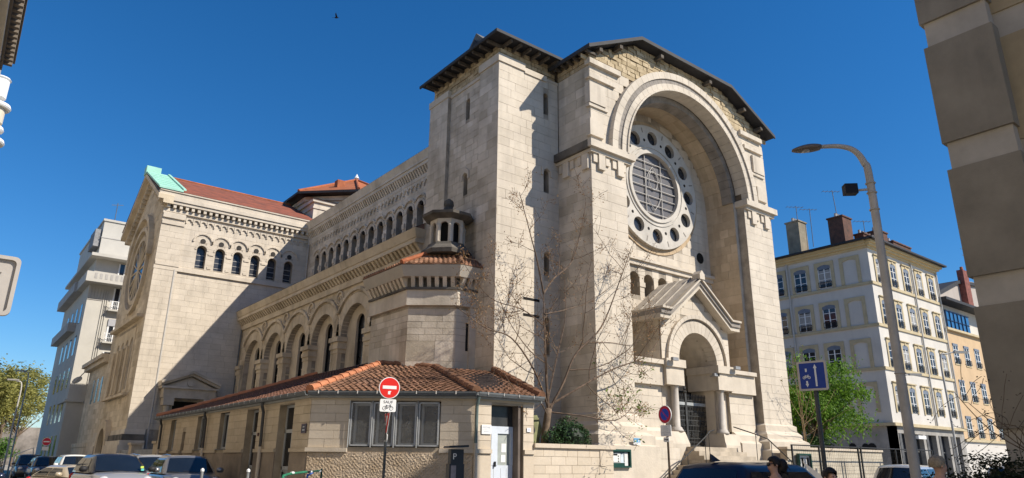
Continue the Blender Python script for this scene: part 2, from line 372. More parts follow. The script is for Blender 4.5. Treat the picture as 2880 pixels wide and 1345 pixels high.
# gable wall with the great arch
def roofz(u):
    return 18.83 if 5.8 < u < 12.1 else (17.22+(u-2.68)*(1.61/3.12) if u <= 5.8 else 17.18+(15.48-u)*(1.65/3.38))
pts = [(3.1, 13.3), (3.1, 17.3), (5.75, 18.7), (12.1, 18.7), (15.0, 17.3), (15.0, 13.3)]
pts += [(XC+R0*math.cos(math.pi*i/28), ZS+.05+R0*math.sin(math.pi*i/28)) for i in range(29)]
g = MB(); g.prism(FRONT, pts[::-1], 1.2, 1.8); GW = g.build('gable_wall', MATS['rubble_mortar'], CH)
def gsk(za, zb):
    zt = zb; uL = 3.1 if zt < 17.1 else 2.68+(zt+.12-17.22)/(1.61/3.12); uR = 15.0 if zt < 17.1 else 15.48-(zt+.12-17.18)/(1.65/3.38)
    return [(-9, uL), (uR, 99)]
cs = circ_skip(XC, ZS, R1-.12)
ashlar(SB, GW, STONE, FRONT.off(1.80), 3.1, 15.0, 13.44, 16.9, .43, .85, skips(cs, lambda a, b: [(6.2, 11.6)]), proud=.05)
ashlar(RB, GW, RUBBLE, FRONT.off(1.80), 2.7, 15.4, 16.9, 18.72, .2, .34, skips(cs, gsk), proud=.035, gap=.013, jit=.8, rough=.025)
PSU = Fr((3.1, 0, 0), (0, 1, 0), (-1, 0, 0))
MB().box(3.1, 3.6, -1.8, .2, 13.3, 17.3).build('side_wall', MATS['rubble_mortar'], GW)
ashlar(SB, GW, STONED, PSU, -1.83, 0, 13.4, 16.7, .43, .7)
ashlar(RB, GW, RUBBLE, PSU, -1.8, 0, 16.7, 17.3, .2, .34, None, proud=.03, gap=.013, jit=.8, rough=.02)
for s in (-1, 1):
    e = XC+s*5.9
    for (z0, z1, w, pr) in ((16.72, 16.95, 1.75, .16), (16.1, 16.3, 1.45, .12), (15.0, 15.9, .85, .12), (14.85, 14.98, 1.0, .08), (13.6, 14.3, .7, .1)):
        q = MB(); q.fb(FRONT, min(e, e-s*w)-.02, max(e, e-s*w)+.02, 1.7, 1.84+pr, z0, z1); q.build('slab', STONE, GW)
n0, n1 = 1.5, 2.1
voussoirs(VS, GW, STONE, FRONT, XC, ZS, 4.57, R1, n0, n1, 35); voussoirs(VS, GW, BANDG, FRONT, XC, ZS, 4.34, 4.57, n0, 2.04, 47)
voussoirs(VS, GW, STONE, FRONT, XC, ZS, 4.08, 4.34, n0, n1, 35); voussoirs(VS, GW, STONE, FRONT, XC, ZS, R0, 4.08, n0, 2.16, 35)
voussoirs(VS, GW, BANDG, FRONT, XC, ZS, 3.72, 4.02, .9, 1.45, 31)
VLT = mat('sandy_vault_stone', (.56, .45, .32), .92, .14, .9, .4, 16, streak=.3, tint=.16, col2=(.46, .36, .25))
for j in range(4): voussoirs(VS, GW, VLT, FRONT, XC, ZS, 3.80+.003*(j % 2), 3.98, .95-.27*(j+1)-.0, .95-.27*j, 17)
MB().arc(FRONT, XC, ZS, 3.9, 4.15, 0, math.pi, -.2, 1.4, 24).build('vault', JOINT, GW)
# inner wall
IW = FRONT.off(-.1); arc5 = [(6.48+.905*i, .31, 8.33, 9.03) for i in range(6)]
w2 = MB(); pierced(w2, IW, 5.05, 12.75, 7.4, 9.6, arc5, -.5, 0); w2.fb(IW, 5.05, 12.75, -.5, 0, 9.6, 17.4); w2.fb(IW, 5.05, 12.75, -1.2, -1.1, 7, 9.6)
W2 = w2.build('inner_wall', JOINT, CH)
rose = (8.8, 13.5)
ashlar(SB, W2, STONE, IW, 5.1, 12.72, 9.95, 17.2, .38, .8, skips(full_circ(rose[0], rose[1], 3.05), lambda za, zb: ([] if zb < ZS else [(-9, XC-math.sqrt(max(.01, 3.9**2-(zb-ZS)**2))), (XC+math.sqrt(max(.01, 3.9**2-(zb-ZS)**2)), 99)])))
ashlar(SB, W2, STONE, IW, 5.1, 12.72, 7.4, 9.6, .38, .8, win_skip(arc5))
for a in arc5:
    MB().fb(IW, a[0]+.28, a[0]+.625, -.1, .05, 8.72, 8.92).build('capital', STONE, W2)
    MB().fb(IW, a[0]-.34, a[0]+.34, -1.09, -1.05, 8.2, 9.5).build('niche_back', STONED, W2)
q = MB(); q.fb(IW, 5.1, 12.72, -.02, .22, 9.82, 9.95); q.hexa(hexpts(IW, 5.1, 12.72, -.02, .12, 9.62, 9.82)); q.build('string_course', STONE, W2)
for (u, z, r) in ((11.97, 10.75, .26), (5.75, 10.75, .26)): MB().disc(IW, u, z, r, .022, 20).build('oculus', DARK, W2)
# rose window
RW = FRONT.off(-.1); q = MB(); nh = 12; ri, ro, rh, rc = 1.62, 2.92, .335, 2.36
for i in range(nh):
    a = 2*math.pi*i/nh+math.pi/2; da = math.pi/nh
    for s in (-1, 1):
        P2 = [(ri, a)]+[(ri, a+s*da*j/4) for j in range(1, 5)]+[(ro, a+s*da*j/4) for j in range(4, -1, -1)]
        pl = [(rose[0]+r*math.cos(t), rose[1]+r*math.sin(t)) for r, t in P2]
        ct = (rose[0]+rc*math.cos(a), rose[1]+rc*math.sin(a))
        hole = [(ct[0]+rh*math.cos(a+s*math.pi*j/10), ct[1]+rh*math.sin(a+s*math.pi*j/10)) for j in range(0, 11)]
        pl += hole
        q.prism(RW, pl if s < 0 else pl[::-1], 0, .2)
RO = q.build('rose_window', mat('white_rose_stone', (.56, .52, .46), .85, .1, 1.2, .25, 20, streak=.2), CH)
MB().arc(RW, rose[0], rose[1], 1.56, 1.72, 0, 2*math.pi, 0, .26, 40).build('ring_moulding', MATS['white_rose_stone'], RO)
MB().arc(RW, rose[0], rose[1], 1.84, 1.9, 0, 2*math.pi, .19, .235, 40).build('ring_moulding', MATS['white_rose_stone'], RO)
voussoirs(VS, RO, SANDR, RW, rose[0], rose[1], 2.92, 3.16, 0, .05, 40, 0, 2*math.pi)
MB().disc(RW, rose[0], rose[1], 1.6, .05, 40).build('pane', GLASSR, RO)
for i in range(nh):
    a = 2*math.pi*i/nh+math.pi/2
    MB().disc(RW, rose[0]+rc*math.cos(a), rose[1]+rc*math.sin(a), rh+.02, .03, 20).build('pane', mat('small_rose_glass', (.03, .033, .04), .25, .3, 4, spec=.5), RO)
    MB().disc(RW, rose[0]+2.2*math.cos(a+.2618), rose[1]+2.2*math.sin(a+.2618), .075, .203, 12).build('small_hole', DARK, RO)
    b = a+.2618; F = RW; cu, cz = rose[0]+2.68*math.cos(b), rose[1]+2.68*math.sin(b)
    q = MB(); dx, dz = math.cos(b), math.sin(b)
    q.prism(F, [(cu+dx*.12-dz*.03, cz+dz*.12+dx*.03), (cu-dx*.12-dz*.03, cz-dz*.12+dx*.03), (cu-dx*.12+dz*.03, cz-dz*.12-dx*.03), (cu+dx*.12+dz*.03, cz+dz*.12-dx*.03)], .2, .207); q.build('slit', BANDG, RO)
for k_ in (-.53, .53):
    h = math.sqrt(1.56**2-k_**2); MB().fb(RW, rose[0]+k_-.014, rose[0]+k_+.014, .08, .13, rose[1]-h, rose[1]+h).build('glazing_bar', LEAD, RO)
for k_ in (-1.3, -.9, -.5, -.1, .3, .7, 1.1):
    h = math.sqrt(1.56**2-k_**2); MB().fb(RW, rose[0]-h, rose[0]+h, .085, .125, rose[1]+k_-.014, rose[1]+k_+.014).build('glazing_bar', LEAD, RO)
for (w, hgt, z0) in ((.52, 1.05, .0), (.30, .45, .38)):
    q = MB()
    for s in (-1, 1):
        path = [RW(rose[0]+s*w*(1-t*t)**(1 if w > .4 else .6), .12, rose[1]-.08+z0+hgt*t) for t in [(-1+2*i/16) for i in range(17)]]
        q.tube(path, .02, 6)
    q.build('tracery', LEAD, RO)
# ---------------- west front roof
rp = [(2.68, 17.22), (5.8, 18.83), (12.1, 18.81), (15.48, 17.18)]
q = MB(); yb = 9.5; yr = 2.2; zr = 20.4
ou = [(x, -2.32, z) for x, z in rp]; bk_ = [(x, yb, z) for x, z in rp]; rid = [(8.95, yr, zr), (8.95, yb, zr)]
vs = ou+bk_+rid; q.add(vs, [(0, 1, 5, 4), (2, 3, 7, 6), (1, 2, 8), (1, 8, 9, 5), (8, 2, 6, 9)])
q.add([(x, y, z-.06) for x, y, z in ou+bk_], [(4, 5, 1, 0), (6, 7, 3, 2), (5, 6, 2, 1)])
WR = q.build('front_roof', SLATE, CH)
for (a, b) in zip(rp, rp[1:]):
    e = MB(); e.hexa([(a[0], -2.36, a[1]-.11), (b[0], -2.36, b[1]-.11), (b[0], -2.3, b[1]-.11), (a[0], -2.3, a[1]-.11), (a[0], -2.36, a[1]+.05), (b[0], -2.36, b[1]+.05), (b[0], -2.3, b[1]+.05), (a[0], -2.3, a[1]+.05)]); e.build('eave_board', MATS['dark_eave_metal'], WR)
MB().box(2.62, 2.68, -2.36, 1.0, 17.1, 17.26).build('eave_board', MATS['dark_eave_metal'], WR)
for (u, z) in ((3.4, 17.36), (4.6, 17.98), (7.2, 18.56), (10.6, 18.56), (13.2, 18.02), (14.5, 17.4)):
    MB().box(u-.09, u+.09, -2.25, -1.5, z-.12, z+.04).build('purlin', WOOD, WR)
for i in range(7): MB().box(2.72, 3.3, -2.1+i*.36, -2.0+i*.36, 17.06, 17.16).build('rafter', WOOD, WR)
# ---------------- porch
YP = 1.75
def Lx(u): return u
q = MB()
for s in (-1, 1):
    e0, e1 = (5.1, 6.8) if s < 0 else (11.0, 12.72)
    q.fb(FRONT, e0, e1, -.1, 1.55, 0, 5.2)
q.fb(FRONT, 6.72, 7.0, -.1, 1.65, 4.4, 7.1); q.fb(FRONT, 10.78, 11.02, -.1, 1.65, 4.4, 7.1)
arch_panel(q, FRONT, 7.0, 10.78, 5.42, 7.0, 8.88, 1.22, 5.42, 5.43, 1.2, 1.7, 12)
q.prism(FRONT, [(6.72, 7.0), (11.02, 7.0), (8.88, 8.3)], -.1, 1.7)
PO = q.build('porch', JOINT, CH)
for (a, b) in ((5.1, 6.75), (11.0, 12.72)):
    ashlar(SB, PO, STONE, FRONT.off(1.55), a, b, 2.75, 4.4, .42, .9)
    MB().fb(FRONT, a, b, 1.5, 1.72, 4.4, 5.18).build('beam', STONE, PO); MB().fb(FRONT, a, b, .4, 1.84, 5.18, 5.34).build('ledge', STONE, PO)
    m_ = MB()
    for (n1, z1, n2, z2) in ((1.62, 2.85, 1.8, 2.72), (1.8, 2.72, 1.8, 2.5), (1.8, 2.5, 2.0, 2.4), (2.0, 2.4, 2.0, 0)):
        m_.hexa(hexpts(FRONT, a, b, 1.0, n2, z2, z1)) if n1 == n2 else m_.hexa([FRONT(a, 1, z2), FRONT(b, 1, z2), FRONT(b, n2, z2), FRONT(a, n2, z2), FRONT(a, 1, z1), FRONT(b, 1, z1), FRONT(b, n1, z1), FRONT(a, n1, z1)])
    m_.build('plinth', STONE, PO)
ashlar(SB, PO, STONED, Fr((6.72, 0, 0), (0, 1, 0), (-1, 0, 0)), -1.65, .1, 5.34, 7.0, .42, .8)
ashlar(SB, PO, STONE, FRONT.off(1.7), 6.72, 11.02, 5.42, 7.9, .3, .5, skips(circ_skip(8.88, 5.43, 1.8), lambda za, zb: [] if zb < 7.0 else [(-9, 6.72+(zb-7.0)/.605), (11.02-(zb-7.0)/.605, 99)]))
voussoirs(VS, PO, STONE, FRONT, 8.88, 5.43, 1.2, 1.66, 1.3, 1.76, 19); voussoirs(VS, PO, BANDG, FRONT, 8.88, 5.43, 1.66, 1.76, 1.3, 1.72, 25); voussoirs(VS, PO, STONE, FRONT, 8.88, 5.43, 1.76, 1.92, 1.3, 1.84, 23)
MB().arc(FRONT, 8.88, 5.43, 1.22, 1.4, 0, math.pi, .0, 1.3, 16).build('vault', STONED, PO)
MB().fb(FRONT, 7.4, 10.4, .02, .08, 2.0, 6.9).build('inner_wall', STONED, PO)
for s in (-1, 1):
    f = (lambda a, b: (8.88+s*a, 8.88+s*b) if s > 0 else (8.88-b, 8.88-a))
    a, b = f(1.02, 2.16); MB().fb(FRONT, a, b, .3, 1.93, 5.12, 5.42).build('impost', STONE, PO)
    a, b = f(1.08, 2.12); MB().fb(FRONT, a, b, .3, 1.85, 4.45, 5.12).build('beam', STONE, PO)
    a, b = f(1.3, 2.2); MB().fb(FRONT, a, b, .3, 1.42, 2.6, 4.45).build('jamb', STONE, PO)
    a, b = f(1.1, 2.3); q = MB(); q.fb(FRONT, a, b, .3, 1.95, 0, 2.3); q.hexa([FRONT(a, .3, 2.3), FRONT(b, .3, 2.3), FRONT(b, 1.95, 2.3), FRONT(a, 1.95, 2.3), FRONT(a+.1, .3, 2.74), FRONT(b-.1, .3, 2.74), FRONT(b-.1, 1.82, 2.74), FRONT(a+.1, 1.82, 2.74)]); q.build('pedestal', STONE, PO)
    cx = 8.88+s*1.42
    MB().lathe((cx, -1.62, 0), [(.26, 2.74), (.26, 2.8), (.22, 2.84), (.2, 2.9), (.145, 2.93), (.14, 4.3), (.15, 4.38), (.2, 4.45)], 18).build('column', mat('grey_polished_column', (.50, .455, .40), .6, .08, 3), PO, True)
# gable cornice and roof of the porch
pk = [(6.35, 6.92), (6.95, 6.92), (8.88, 8.42), (10.81, 6.92), (11.41, 6.92)]
for (d0, d1, n1) in ((0, .17, 2.06), (.17, .36, 2.12), (.36, .44, 2.2)):
    q = MB(); up_ = [(u, z+d1) for u, z in pk]; lo = [(u, z+d0) for u, z in pk]
    for (a, b, c_, d) in zip(lo, lo[1:], up_[1:], up_): q.prism(FRONT, [a, b, c_, d][::-1], -.05, n1)
    q.build('gable_cornice', STONE if d0 != .17 else BANDG, PO)
q = MB(); q.add([FRONT(u, n, z) for n in (2.14, -.1) for (u, z) in ((6.9, 7.42), (8.88, 8.94), (10.86, 7.42))], [(0, 1, 4, 3), (1, 2, 5, 4)])
q.build('porch_roof', mat('lead_roof_sheet', (.46, .41, .34), .75, .12, 3), PO)
for i in range(3):
    for s in (-1, 1): MB().tube([FRONT(8.88+s*.06, .5+i*.6, 8.93), FRONT(8.88+s*1.98, .5+i*.6, 7.45)], .03, 6).build('roof_rib', MATS['lead_roof_sheet'], PO)
MB().prism(FRONT, [(8.72, 8.78), (9.04, 8.78), (9.04, 9.0), (8.88, 9.16), (8.72, 9.0)], 1.85, 2.24).build('finial', STONE, PO)
# gate
MB().fb(FRONT, 7.5, 10.3, .1, .16, 2.0, 4.5).build('dark_backing', mat('black_backing_panel', (.018, .015, .013), .7, .2, 5), PO)  # black panel added to darken the depth behind the gate bars
GT = MB().fb(FRONT, 7.55, 10.25, .78, .84, 2.0, 2.22).build('gate', mat('dark_metal_sill', (.14, .14, .14), .5, .1, 4, metal=.4), PO)
for (a, b) in ((7.6, 8.88), (8.9, 10.2)):
    q = MB(); n = 13
    for i in range(n+1):
        x = a+.02+(b-a-.04)*i/n; q.fb(FRONT, x-.012, x+.012, .93, .96, 2.24, 4.15)
        q.lathe(FRONT(x, .945, 4.15), [(.03, 0), (.035, .05), (.004, .16)], 4)
    for z_ in (2.28, 2.42, 2.56, 2.85, 3.05, 3.25, 3.42, 3.6, 3.78, 4.02): q.fb(FRONT, a, b, .92, .97, z_-.014, z_+.014)
    q.build('gate_leaf', IRONG, GT)
    MB().fb(FRONT, a+.05, b-.05, .955, .985, 3.83, 3.95).build('name_band', mat('pale_gate_band', (.36, .38, .38), .5, .1, 5), GT)
    for z_ in (2.6, 3.1, 3.46):
        for i in range(5): q2 = MB(); x = a+.14+(b-a)*.185*i; [q2.arc(FRONT, x+.04*dx, z_+.09+.05*dz, .03, .045, 0, 2*math.pi, .945, .965, 8) for dx in (-1, 1) for dz in (-1, 1)]; q2.build('scroll', IRONG, GT)
MB().fb(FRONT, 8.84, 8.94, .92, 1.0, 2.24, 4.3).lathe(FRONT(8.89, .96, 4.3), [(.06, 0), (.1, .06), (.03, .12), (.07, .18), (.005, .34)], 6).build('gate_post', IRONG, GT)
for (u, n, z_) in ((7.0, 2.05, 5.34), (10.95, 2.05, 5.34), (9.9, 1.75, 5.0)):
    q = MB(); q.hexa(hexpts(FRONT, u-.16, u+.16, n-.02, n+.1, z_-.02, z_+.1)); q.tube([FRONT(u, n-.25, z_), FRONT(u, n, z_+.02)], .02, 6); q.build('floodlight', mat('floodlight_grey', (.3, .3, .3), .4, .1, 4), PO)
# ---------------- nave: aisle wall
AF = Fr((0, 0, 0), (0, 1, 0), (-1, 0, 0)); cen = [7.5+3.55*i for i in range(6)]; AS = 7.28; AR_ = 1.43
q = MB()
for c0 in cen: arch_panel(q, AF, c0-1.775, c0+1.775, 3.5, 9.75, c0, AR_, 3.5, AS, -.35, 0, 12)
q.box(.55, .7, 5.0, 27.92, 3.5, 10.8); q.box(.3, .55, 5.0, 27.92, 9.0, 10.8); q.fb(AF, 27.05, 27.92, -.35, 0, 3.5, 9.75)
AW = q.build('aisle_wall', JOINT, CH)
asm = mat('warm_shaded_limestone', (.64, .545, .41), .92, .13, .8, .4, 16, streak=.5, tint=.2, col2=(.50, .41, .295), dirt=.15)  # limestone copy for the shaded walls, lightened so their shade reads brighter
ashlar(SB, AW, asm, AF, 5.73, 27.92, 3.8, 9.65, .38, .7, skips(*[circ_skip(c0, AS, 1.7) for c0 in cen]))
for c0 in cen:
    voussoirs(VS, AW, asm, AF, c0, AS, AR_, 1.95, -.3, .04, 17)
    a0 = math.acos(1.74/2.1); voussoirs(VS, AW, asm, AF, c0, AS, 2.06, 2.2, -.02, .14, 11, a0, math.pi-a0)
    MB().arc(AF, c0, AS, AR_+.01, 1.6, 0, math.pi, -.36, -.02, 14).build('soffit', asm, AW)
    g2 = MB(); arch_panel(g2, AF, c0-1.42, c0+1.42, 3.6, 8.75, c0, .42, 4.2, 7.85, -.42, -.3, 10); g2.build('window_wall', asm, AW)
    WN = MB().fb(AF, c0-.46, c0+.46, -.52, -.48, 4.0, 8.4).build('window', GLASSD, AW)
    for z_ in (4.9, 5.6, 6.3, 7.0, 7.7): MB().fb(AF, c0-.42, c0+.42, -.48, -.465, z_, z_+.025).build('glazing_bar', IRON, WN)
for i in range(7):
    y = cen[0]-1.775+3.55*i
    if y > 27: y = 27.3
    q = MB(); q.fb(AF, y-.36, y+.36, -.1, .1, 3.5, 6.5); PI = q.build('pier', asm, AW)
    for (z0, z1, w, pr) in ((6.5, 6.7, .40, .13), (6.7, 6.92, .46, .18), (6.92, 7.05, .42, .15), (7.05, 7.28, .5, .24), (6.05, 6.12, .38, .12)):
        MB().fb(AF, y-w, y+w, -.33, pr, z0, z1).build('capital', asm, PI)
    for z_ in (4.2, 4.75, 5.3, 5.7): MB().fb(AF, y-.355, y+.355, .08, .112, z_, z_+.36).build('stone_course', asm, PI)
    MB().fb(AF, y-.025, y+.025, .06, .116, 4.2, 6.0).build('joint', JOINT, PI)
    if i < 6:
        md = MB(); md.arc(AF, y, 9.25, .3, .38, 0, 2*math.pi, -.02, .1, 20); md.arc(AF, y-.0, 9.17, .13, .19, 0, 2*math.pi, -.02, .09, 14); md.arc(AF, y+.42, 9.05, .1, .15, -1, 3.2, -.02, .08, 10); md.arc(AF, y-.42, 9.05, .1, .15, 0, 4.2, -.02, .08, 10); md.build('medallion', asm, AW)
# aisle cornice
q = MB(); q.box(-.13, .5, 5.05, 27.9, 9.65, 9.95); q.box(-.04, .5, 5.05, 27.9, 9.95, 10.25); q.box(-.44, .5, 5.0, 27.9, 10.25, 10.4); q.box(-.38, .5, 5.02, 27.9, 10.4, 10.48); q.hexa([(-.42, 5.0, 10.48), (.5, 5.0, 10.48), (.5, 27.9, 10.48), (-.42, 27.9, 10.48), (-.56, 4.9, 10.84), (.5, 4.9, 10.84), (.5, 27.9, 10.84), (-.56, 27.9, 10.84)])
AC = q.build('aisle_cornice', asm, CH)
n = 66
for i in range(n):
    y = 5.15+(27.75-5.15)*i/(n-1); F = AF
    v = [F(y-.085, .03, 9.96), F(y+.085, .03, 9.96), F(y+.085, .14, 9.96), F(y-.085, .14, 9.96), F(y-.085, .03, 10.25), F(y+.085, .03, 10.25), F(y+.085, .4, 10.25), F(y-.085, .4, 10.25)]
    CB.add(v, HX, AC, asm, rnd.gauss(0, .4))
q = MB(); q.add([(-.56, 4.9, 10.85), (-.56, 27.9, 10.85), (3.95, 27.9, 13.3), (3.95, 4.9, 13.3)], [(0, 1, 2, 3)]); q.build('aisle_roof', TILEF, CH)
# ---------------- clerestory
XN = 3.95; NF = Fr((XN, 0, 0), (0, 1, 0), (-1, 0, 0)); cl = [(12.29+1.1585*i, .36, 13.55, 14.87) for i in range(-2, 13)]
q = MB(); pierced(q, NF, 5.04, 27.92, 12.5, 17.3, cl, -.5, 0); q.box(XN+.55, XN+.65, 5.04, 27.92, 12.5, 17.3); q.box(XN+.1, XN+8, 5.04, 27.9, 17.3, 17.5)
NW = q.build('clerestory_wall', JOINT, CH)
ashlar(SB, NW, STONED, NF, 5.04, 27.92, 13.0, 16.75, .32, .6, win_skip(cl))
for (u, r, zs, zp) in cl:
    voussoirs(VS, NW, STONED, NF, u, zp, .38, .52, -.05, .05, 9)
    a0 = math.acos(.575/.72); voussoirs(VS, NW, STONED, NF, u, zp+.02, .66, .76, -.02, .1, 7, a0*.9, math.pi-a0*.9)
    MB().disc(NF, u, zp+.3, .16, .02, 14, -.3).build('trefoil', DARK, NW)
    MB().fb(NF, u+.44, u+.72, -.5, .1, 14.02, 14.32).build('capital', STONED, NW)
    MB().lathe((XN-.0, u+.58, 0), [(.12, 13.55), (.1, 13.6), (.09, 14.0), (.12, 14.03)], 10).build('colonnette', STONED, NW, True)
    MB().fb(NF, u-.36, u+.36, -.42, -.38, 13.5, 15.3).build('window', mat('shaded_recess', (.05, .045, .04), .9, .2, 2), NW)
    MB().fb(NF, u-.12, u+.12, -.37, -.35, 13.6, 14.9).build('pane', GLASSD, NW)
def lombard(F, u0, u1, zt, h, pitch, part, m, pr=.1):
    n = max(1, round((u1-u0)/pitch)); p = (u1-u0)/n
    for i in range(n):
        c_ = u0+p*(i+.5); q = MB(); r = p*.33
        pts = [(c_-p/2, zt), (c_-p/2, zt-h), (c_-r, zt-h)]+[(c_-r*math.cos(math.pi*j/6), zt-h*.62+r*math.sin(math.pi*j/6)) for j in range(7)]+[(c_+r, zt-h*.62), (c_+p/2-.03, zt-h*.62), (c_+p/2-.03, zt)]
        q.prism(F, pts, -.01, pr); CB.add([Vector(v) for v in q.v], q.f, part, m, rnd.gauss(0, .35))
lombard(NF, 11.0, 27.8, 16.5, .5, .46, NW, STONED)
q = MB(); q.box(XN-.12, XN+.5, 5.0, 27.9, 16.5, 16.72); q.box(XN-.05, XN+.5, 5, 27.9, 16.72, 17.1); q.box(XN-.36, XN+.5, 5.0, 27.9, 17.1, 17.3); q.box(XN-.42, XN+.5, 5, 27.9, 17.3, 17.42)
q.hexa([(XN-.42, 5, 17.42), (XN+.5, 5, 17.42), (XN+.5, 27.9, 17.42), (XN-.42, 27.9, 17.42), (XN-.58, 5, 17.8), (XN+.5, 5, 17.8), (XN+.5, 27.9, 17.8), (XN-.58, 27.9, 17.8)])
NC = q.build('clerestory_cornice', STONED, CH)
for i in range(66):
    y = 10.8+(27.6-10.8)*i/65; F = NF
    v = [F(y-.07, .04, 16.74), F(y+.07, .04, 16.74), F(y+.07, .12, 16.74), F(y-.07, .12, 16.74), F(y-.07, .04, 17.1), F(y+.07, .04, 17.1), F(y+.07, .34, 17.1), F(y-.07, .34, 17.1)]
    CB.add(v, HX, NC, STONED, rnd.gauss(0, .4))
MB().add([(3.37, 5, 17.81), (3.37, 27.9, 17.81), (8.9, 27.9, 20.0), (8.9, 5, 20.0), (14.4, 27.9, 17.8), (14.4, 5, 17.8)], [(0, 1, 2, 3), (3, 2, 4, 5)]).build('nave_roof', TILEF, CH)
for (x, y, z0, z1, m_) in ((XN-.14, 27.72, 11.3, 17.0, LEAD), (-.12, 27.7, 4.0, 9.7, ZINC), (-4.72, 27.8, 1.3, 13.0, LEAD)):
    MB().tube([(x, y, z0), (x, y, z1)], .055, 8).build('downpipe', m_, CH)
# ---------------- transept
YT = 27.92; TF = Fr((0, YT, 0), (1, 0, 0), (0, -1, 0)); tw = [(-3.25+1.165*i, .3, 13.38, 14.58) for i in range(6)]
SS = Fr((-5.8, 0, 0), (0, 1, 0), (-1, 0, 0))
q = MB(); pierced(q, TF, -5.8, 4.2, 0, 17.3, tw, -.45, 0); q.box(-5.8, -5.3, YT+.45, 39.1, 0, 17.4); q.box(-5.3, 4.2, YT+.5, YT+.55, 12, 17); q.box(-5.8, 4, 38.6, 39.1, 0, 17.4)
q.prism(Fr((-5.8, 0, 0), (0, 1, 0), (-1, 0, 0)), [(27.92, 17.39), (39.1, 17.39), (33.5, 20.6)], -.5, 0)
TS = q.build('transept', JOINT, CH)
ashlar(SB, TS, STONE, TF, -4.55, 4.0, 3.2, 16.9, .36, .8, win_skip(tw))
ashlar(SB, TS, STONE, TF.off(.12), -5.93, -4.55, 3.2, 12.9, .36, .66); ashlar(SB, TS, STONE, TF.off(.12), -5.93, -4.55, 13.2, 16.9, .36, .66)
MB().fb(TF, -5.9, -4.55, -.1, .12, 0, 16.9).build('corner_pilaster', JOINT, TS)
rc2 = (33.5, 13.9)
ashlar(SB, TS, asm, SS, 27.8, 39.1, 0.2, 17.3, .36, .8, skips(full_circ(rc2[0], rc2[1], 3.0), rect_skip(30.6, 36.4, 5.5, 9.6), circ_skip(34.4, 2.2, 1.2, 0)))
ashlar(SB, TS, asm, SS, 28.2, 38.8, 17.3, 20.3, .36, .8, lambda za, zb: [(0, 27.92+(zb-17.3)/.575), (39.1-(zb-17.3)/.575, 60)])
for (u, r, zs, zp) in tw:
    voussoirs(VS, TS, STONE, TF, u, zp, .32, .44, -.05, .05, 9); voussoirs(VS, TS, STONE, TF, u, 15.08, .55, .64, -.02, .1, 9)
    WN = MB().fb(TF, u-.31, u+.31, -.4, -.34, 13.3, 14.95).build('window', mat('old_leaded_glass', (.05, .055, .065), .25, .25, 6, spec=.5, col2=(.02, .022, .03)), TS)
    for z_ in (13.6, 13.95, 14.3): MB().fb(TF, u-.3, u+.3, -.34, -.325, z_, z_+.03).build('glazing_bar', LEAD, WN)
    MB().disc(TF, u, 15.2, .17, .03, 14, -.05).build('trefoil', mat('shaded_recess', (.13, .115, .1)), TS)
    MB().fb(TF, u+.42, u+.76, -.1, .06, 14.32, 14.44).build('capital', STONE, TS); MB().fb(TF, u+.46, u+.71, -.1, .05, 13.4, 13.55).build('column_base', STONE, TS)
lombard(TF, -4.5, 3.9, 16.55, .36, .445, TS, STONE)
q = MB(); q.fb(TF, -5.95, 3.95, -.1, .14, 12.92, 13.18); q.fb(SS, YT-.12, 39.2, -.1, .14, 12.92, 13.18) if 0 else None; q.build('string_course', STONE, TS)
q = MB(); q.fb(TF, -5.9, -4.55, 0, .2, 15.88, 16.1); q.fb(TF, -5.9, -4.55, 0, .24, 16.3, 16.62); q.fb(TF, -5.9, -4.5, 0, .18, 13.18, 13.4); q.build('pilaster_cap', STONE, TS)
q = MB(); q.fb(TF, -5.8, 4.0, -.3, .16, 16.72, 16.97); q.fb(TF, -5.9, 4.0, -.3, .42, 17.2, 17.4); q.fb(TF, -6.3, 4.0, -.3, .5, 17.4, 17.62); q.fb(TF, -6.35, 4.0, -.3, .4, 17.62, 17.98); q.fb(TF, -6.35, 4.0, -.3, .47, 17.98, 18.06)
TC = q.build('transept_cornice', STONE, TS)
for i in range(26):
    u = -5.7+.372*i; CB.add(hexpts(TF, u-.09, u+.09, 0, .36, 16.97, 17.2), HX, TC, STONE, rnd.gauss(0, .3))
# transept gable end: rose, niches, rake, door
RS = MB(); RS.arc(SS, rc2[0], rc2[1], 2.1, 2.4, 0, 2*math.pi, -.1, .1, 40); RS.arc(SS, rc2[0], rc2[1], 2.75, 3.05, 0, 2*math.pi, -.1, .22, 40); R2 = RS.build('side_rose_window', asm, TS)
MB().disc(SS, rc2[0], rc2[1], 2.1, -.02+.03, 32).build('pane', GLASSD, R2)
for i in range(8):
    a = math.pi*i/8; q = MB(); q.tube([SS(rc2[0]-2.1*math.cos(a), .03, rc2[1]-2.1*math.sin(a)), SS(rc2[0]+2.1*math.cos(a), .03, rc2[1]+2.1*math.sin(a))], .05, 6); q.build('spoke', asm, R2)
voussoirs(VS, TS, asm, SS, rc2[0], rc2[1]+.4, 3.2, 3.55, -.05, .32, 21)
MB().fb(SS, 29.0, 38.0, -.05, .4, 10.0, 10.2).build('shelf', asm, TS); MB().fb(SS, 29.6, 37.4, -.05, .3, 5.25, 5.42).build('shelf', asm, TS)
for i in range(4):
    y = 31.2+1.5*i; q = MB(); arch_panel(q, SS, y-.75, y+.75, 5.45, 9.6, y, .5, 5.7, 8.5, -.06, .05, 8); q.build('niche', asm, TS); MB().fb(SS, y-.5, y+.5, -.05, -.02, 5.7, 9.1).build('niche_back', asm, TS)
    MB().lathe(SS(y+.75, .1, 0), [(.14, 5.5), (.1, 5.6), (.09, 8.3), (.16, 8.5)], 10).build('colonnette', asm, TS, True)
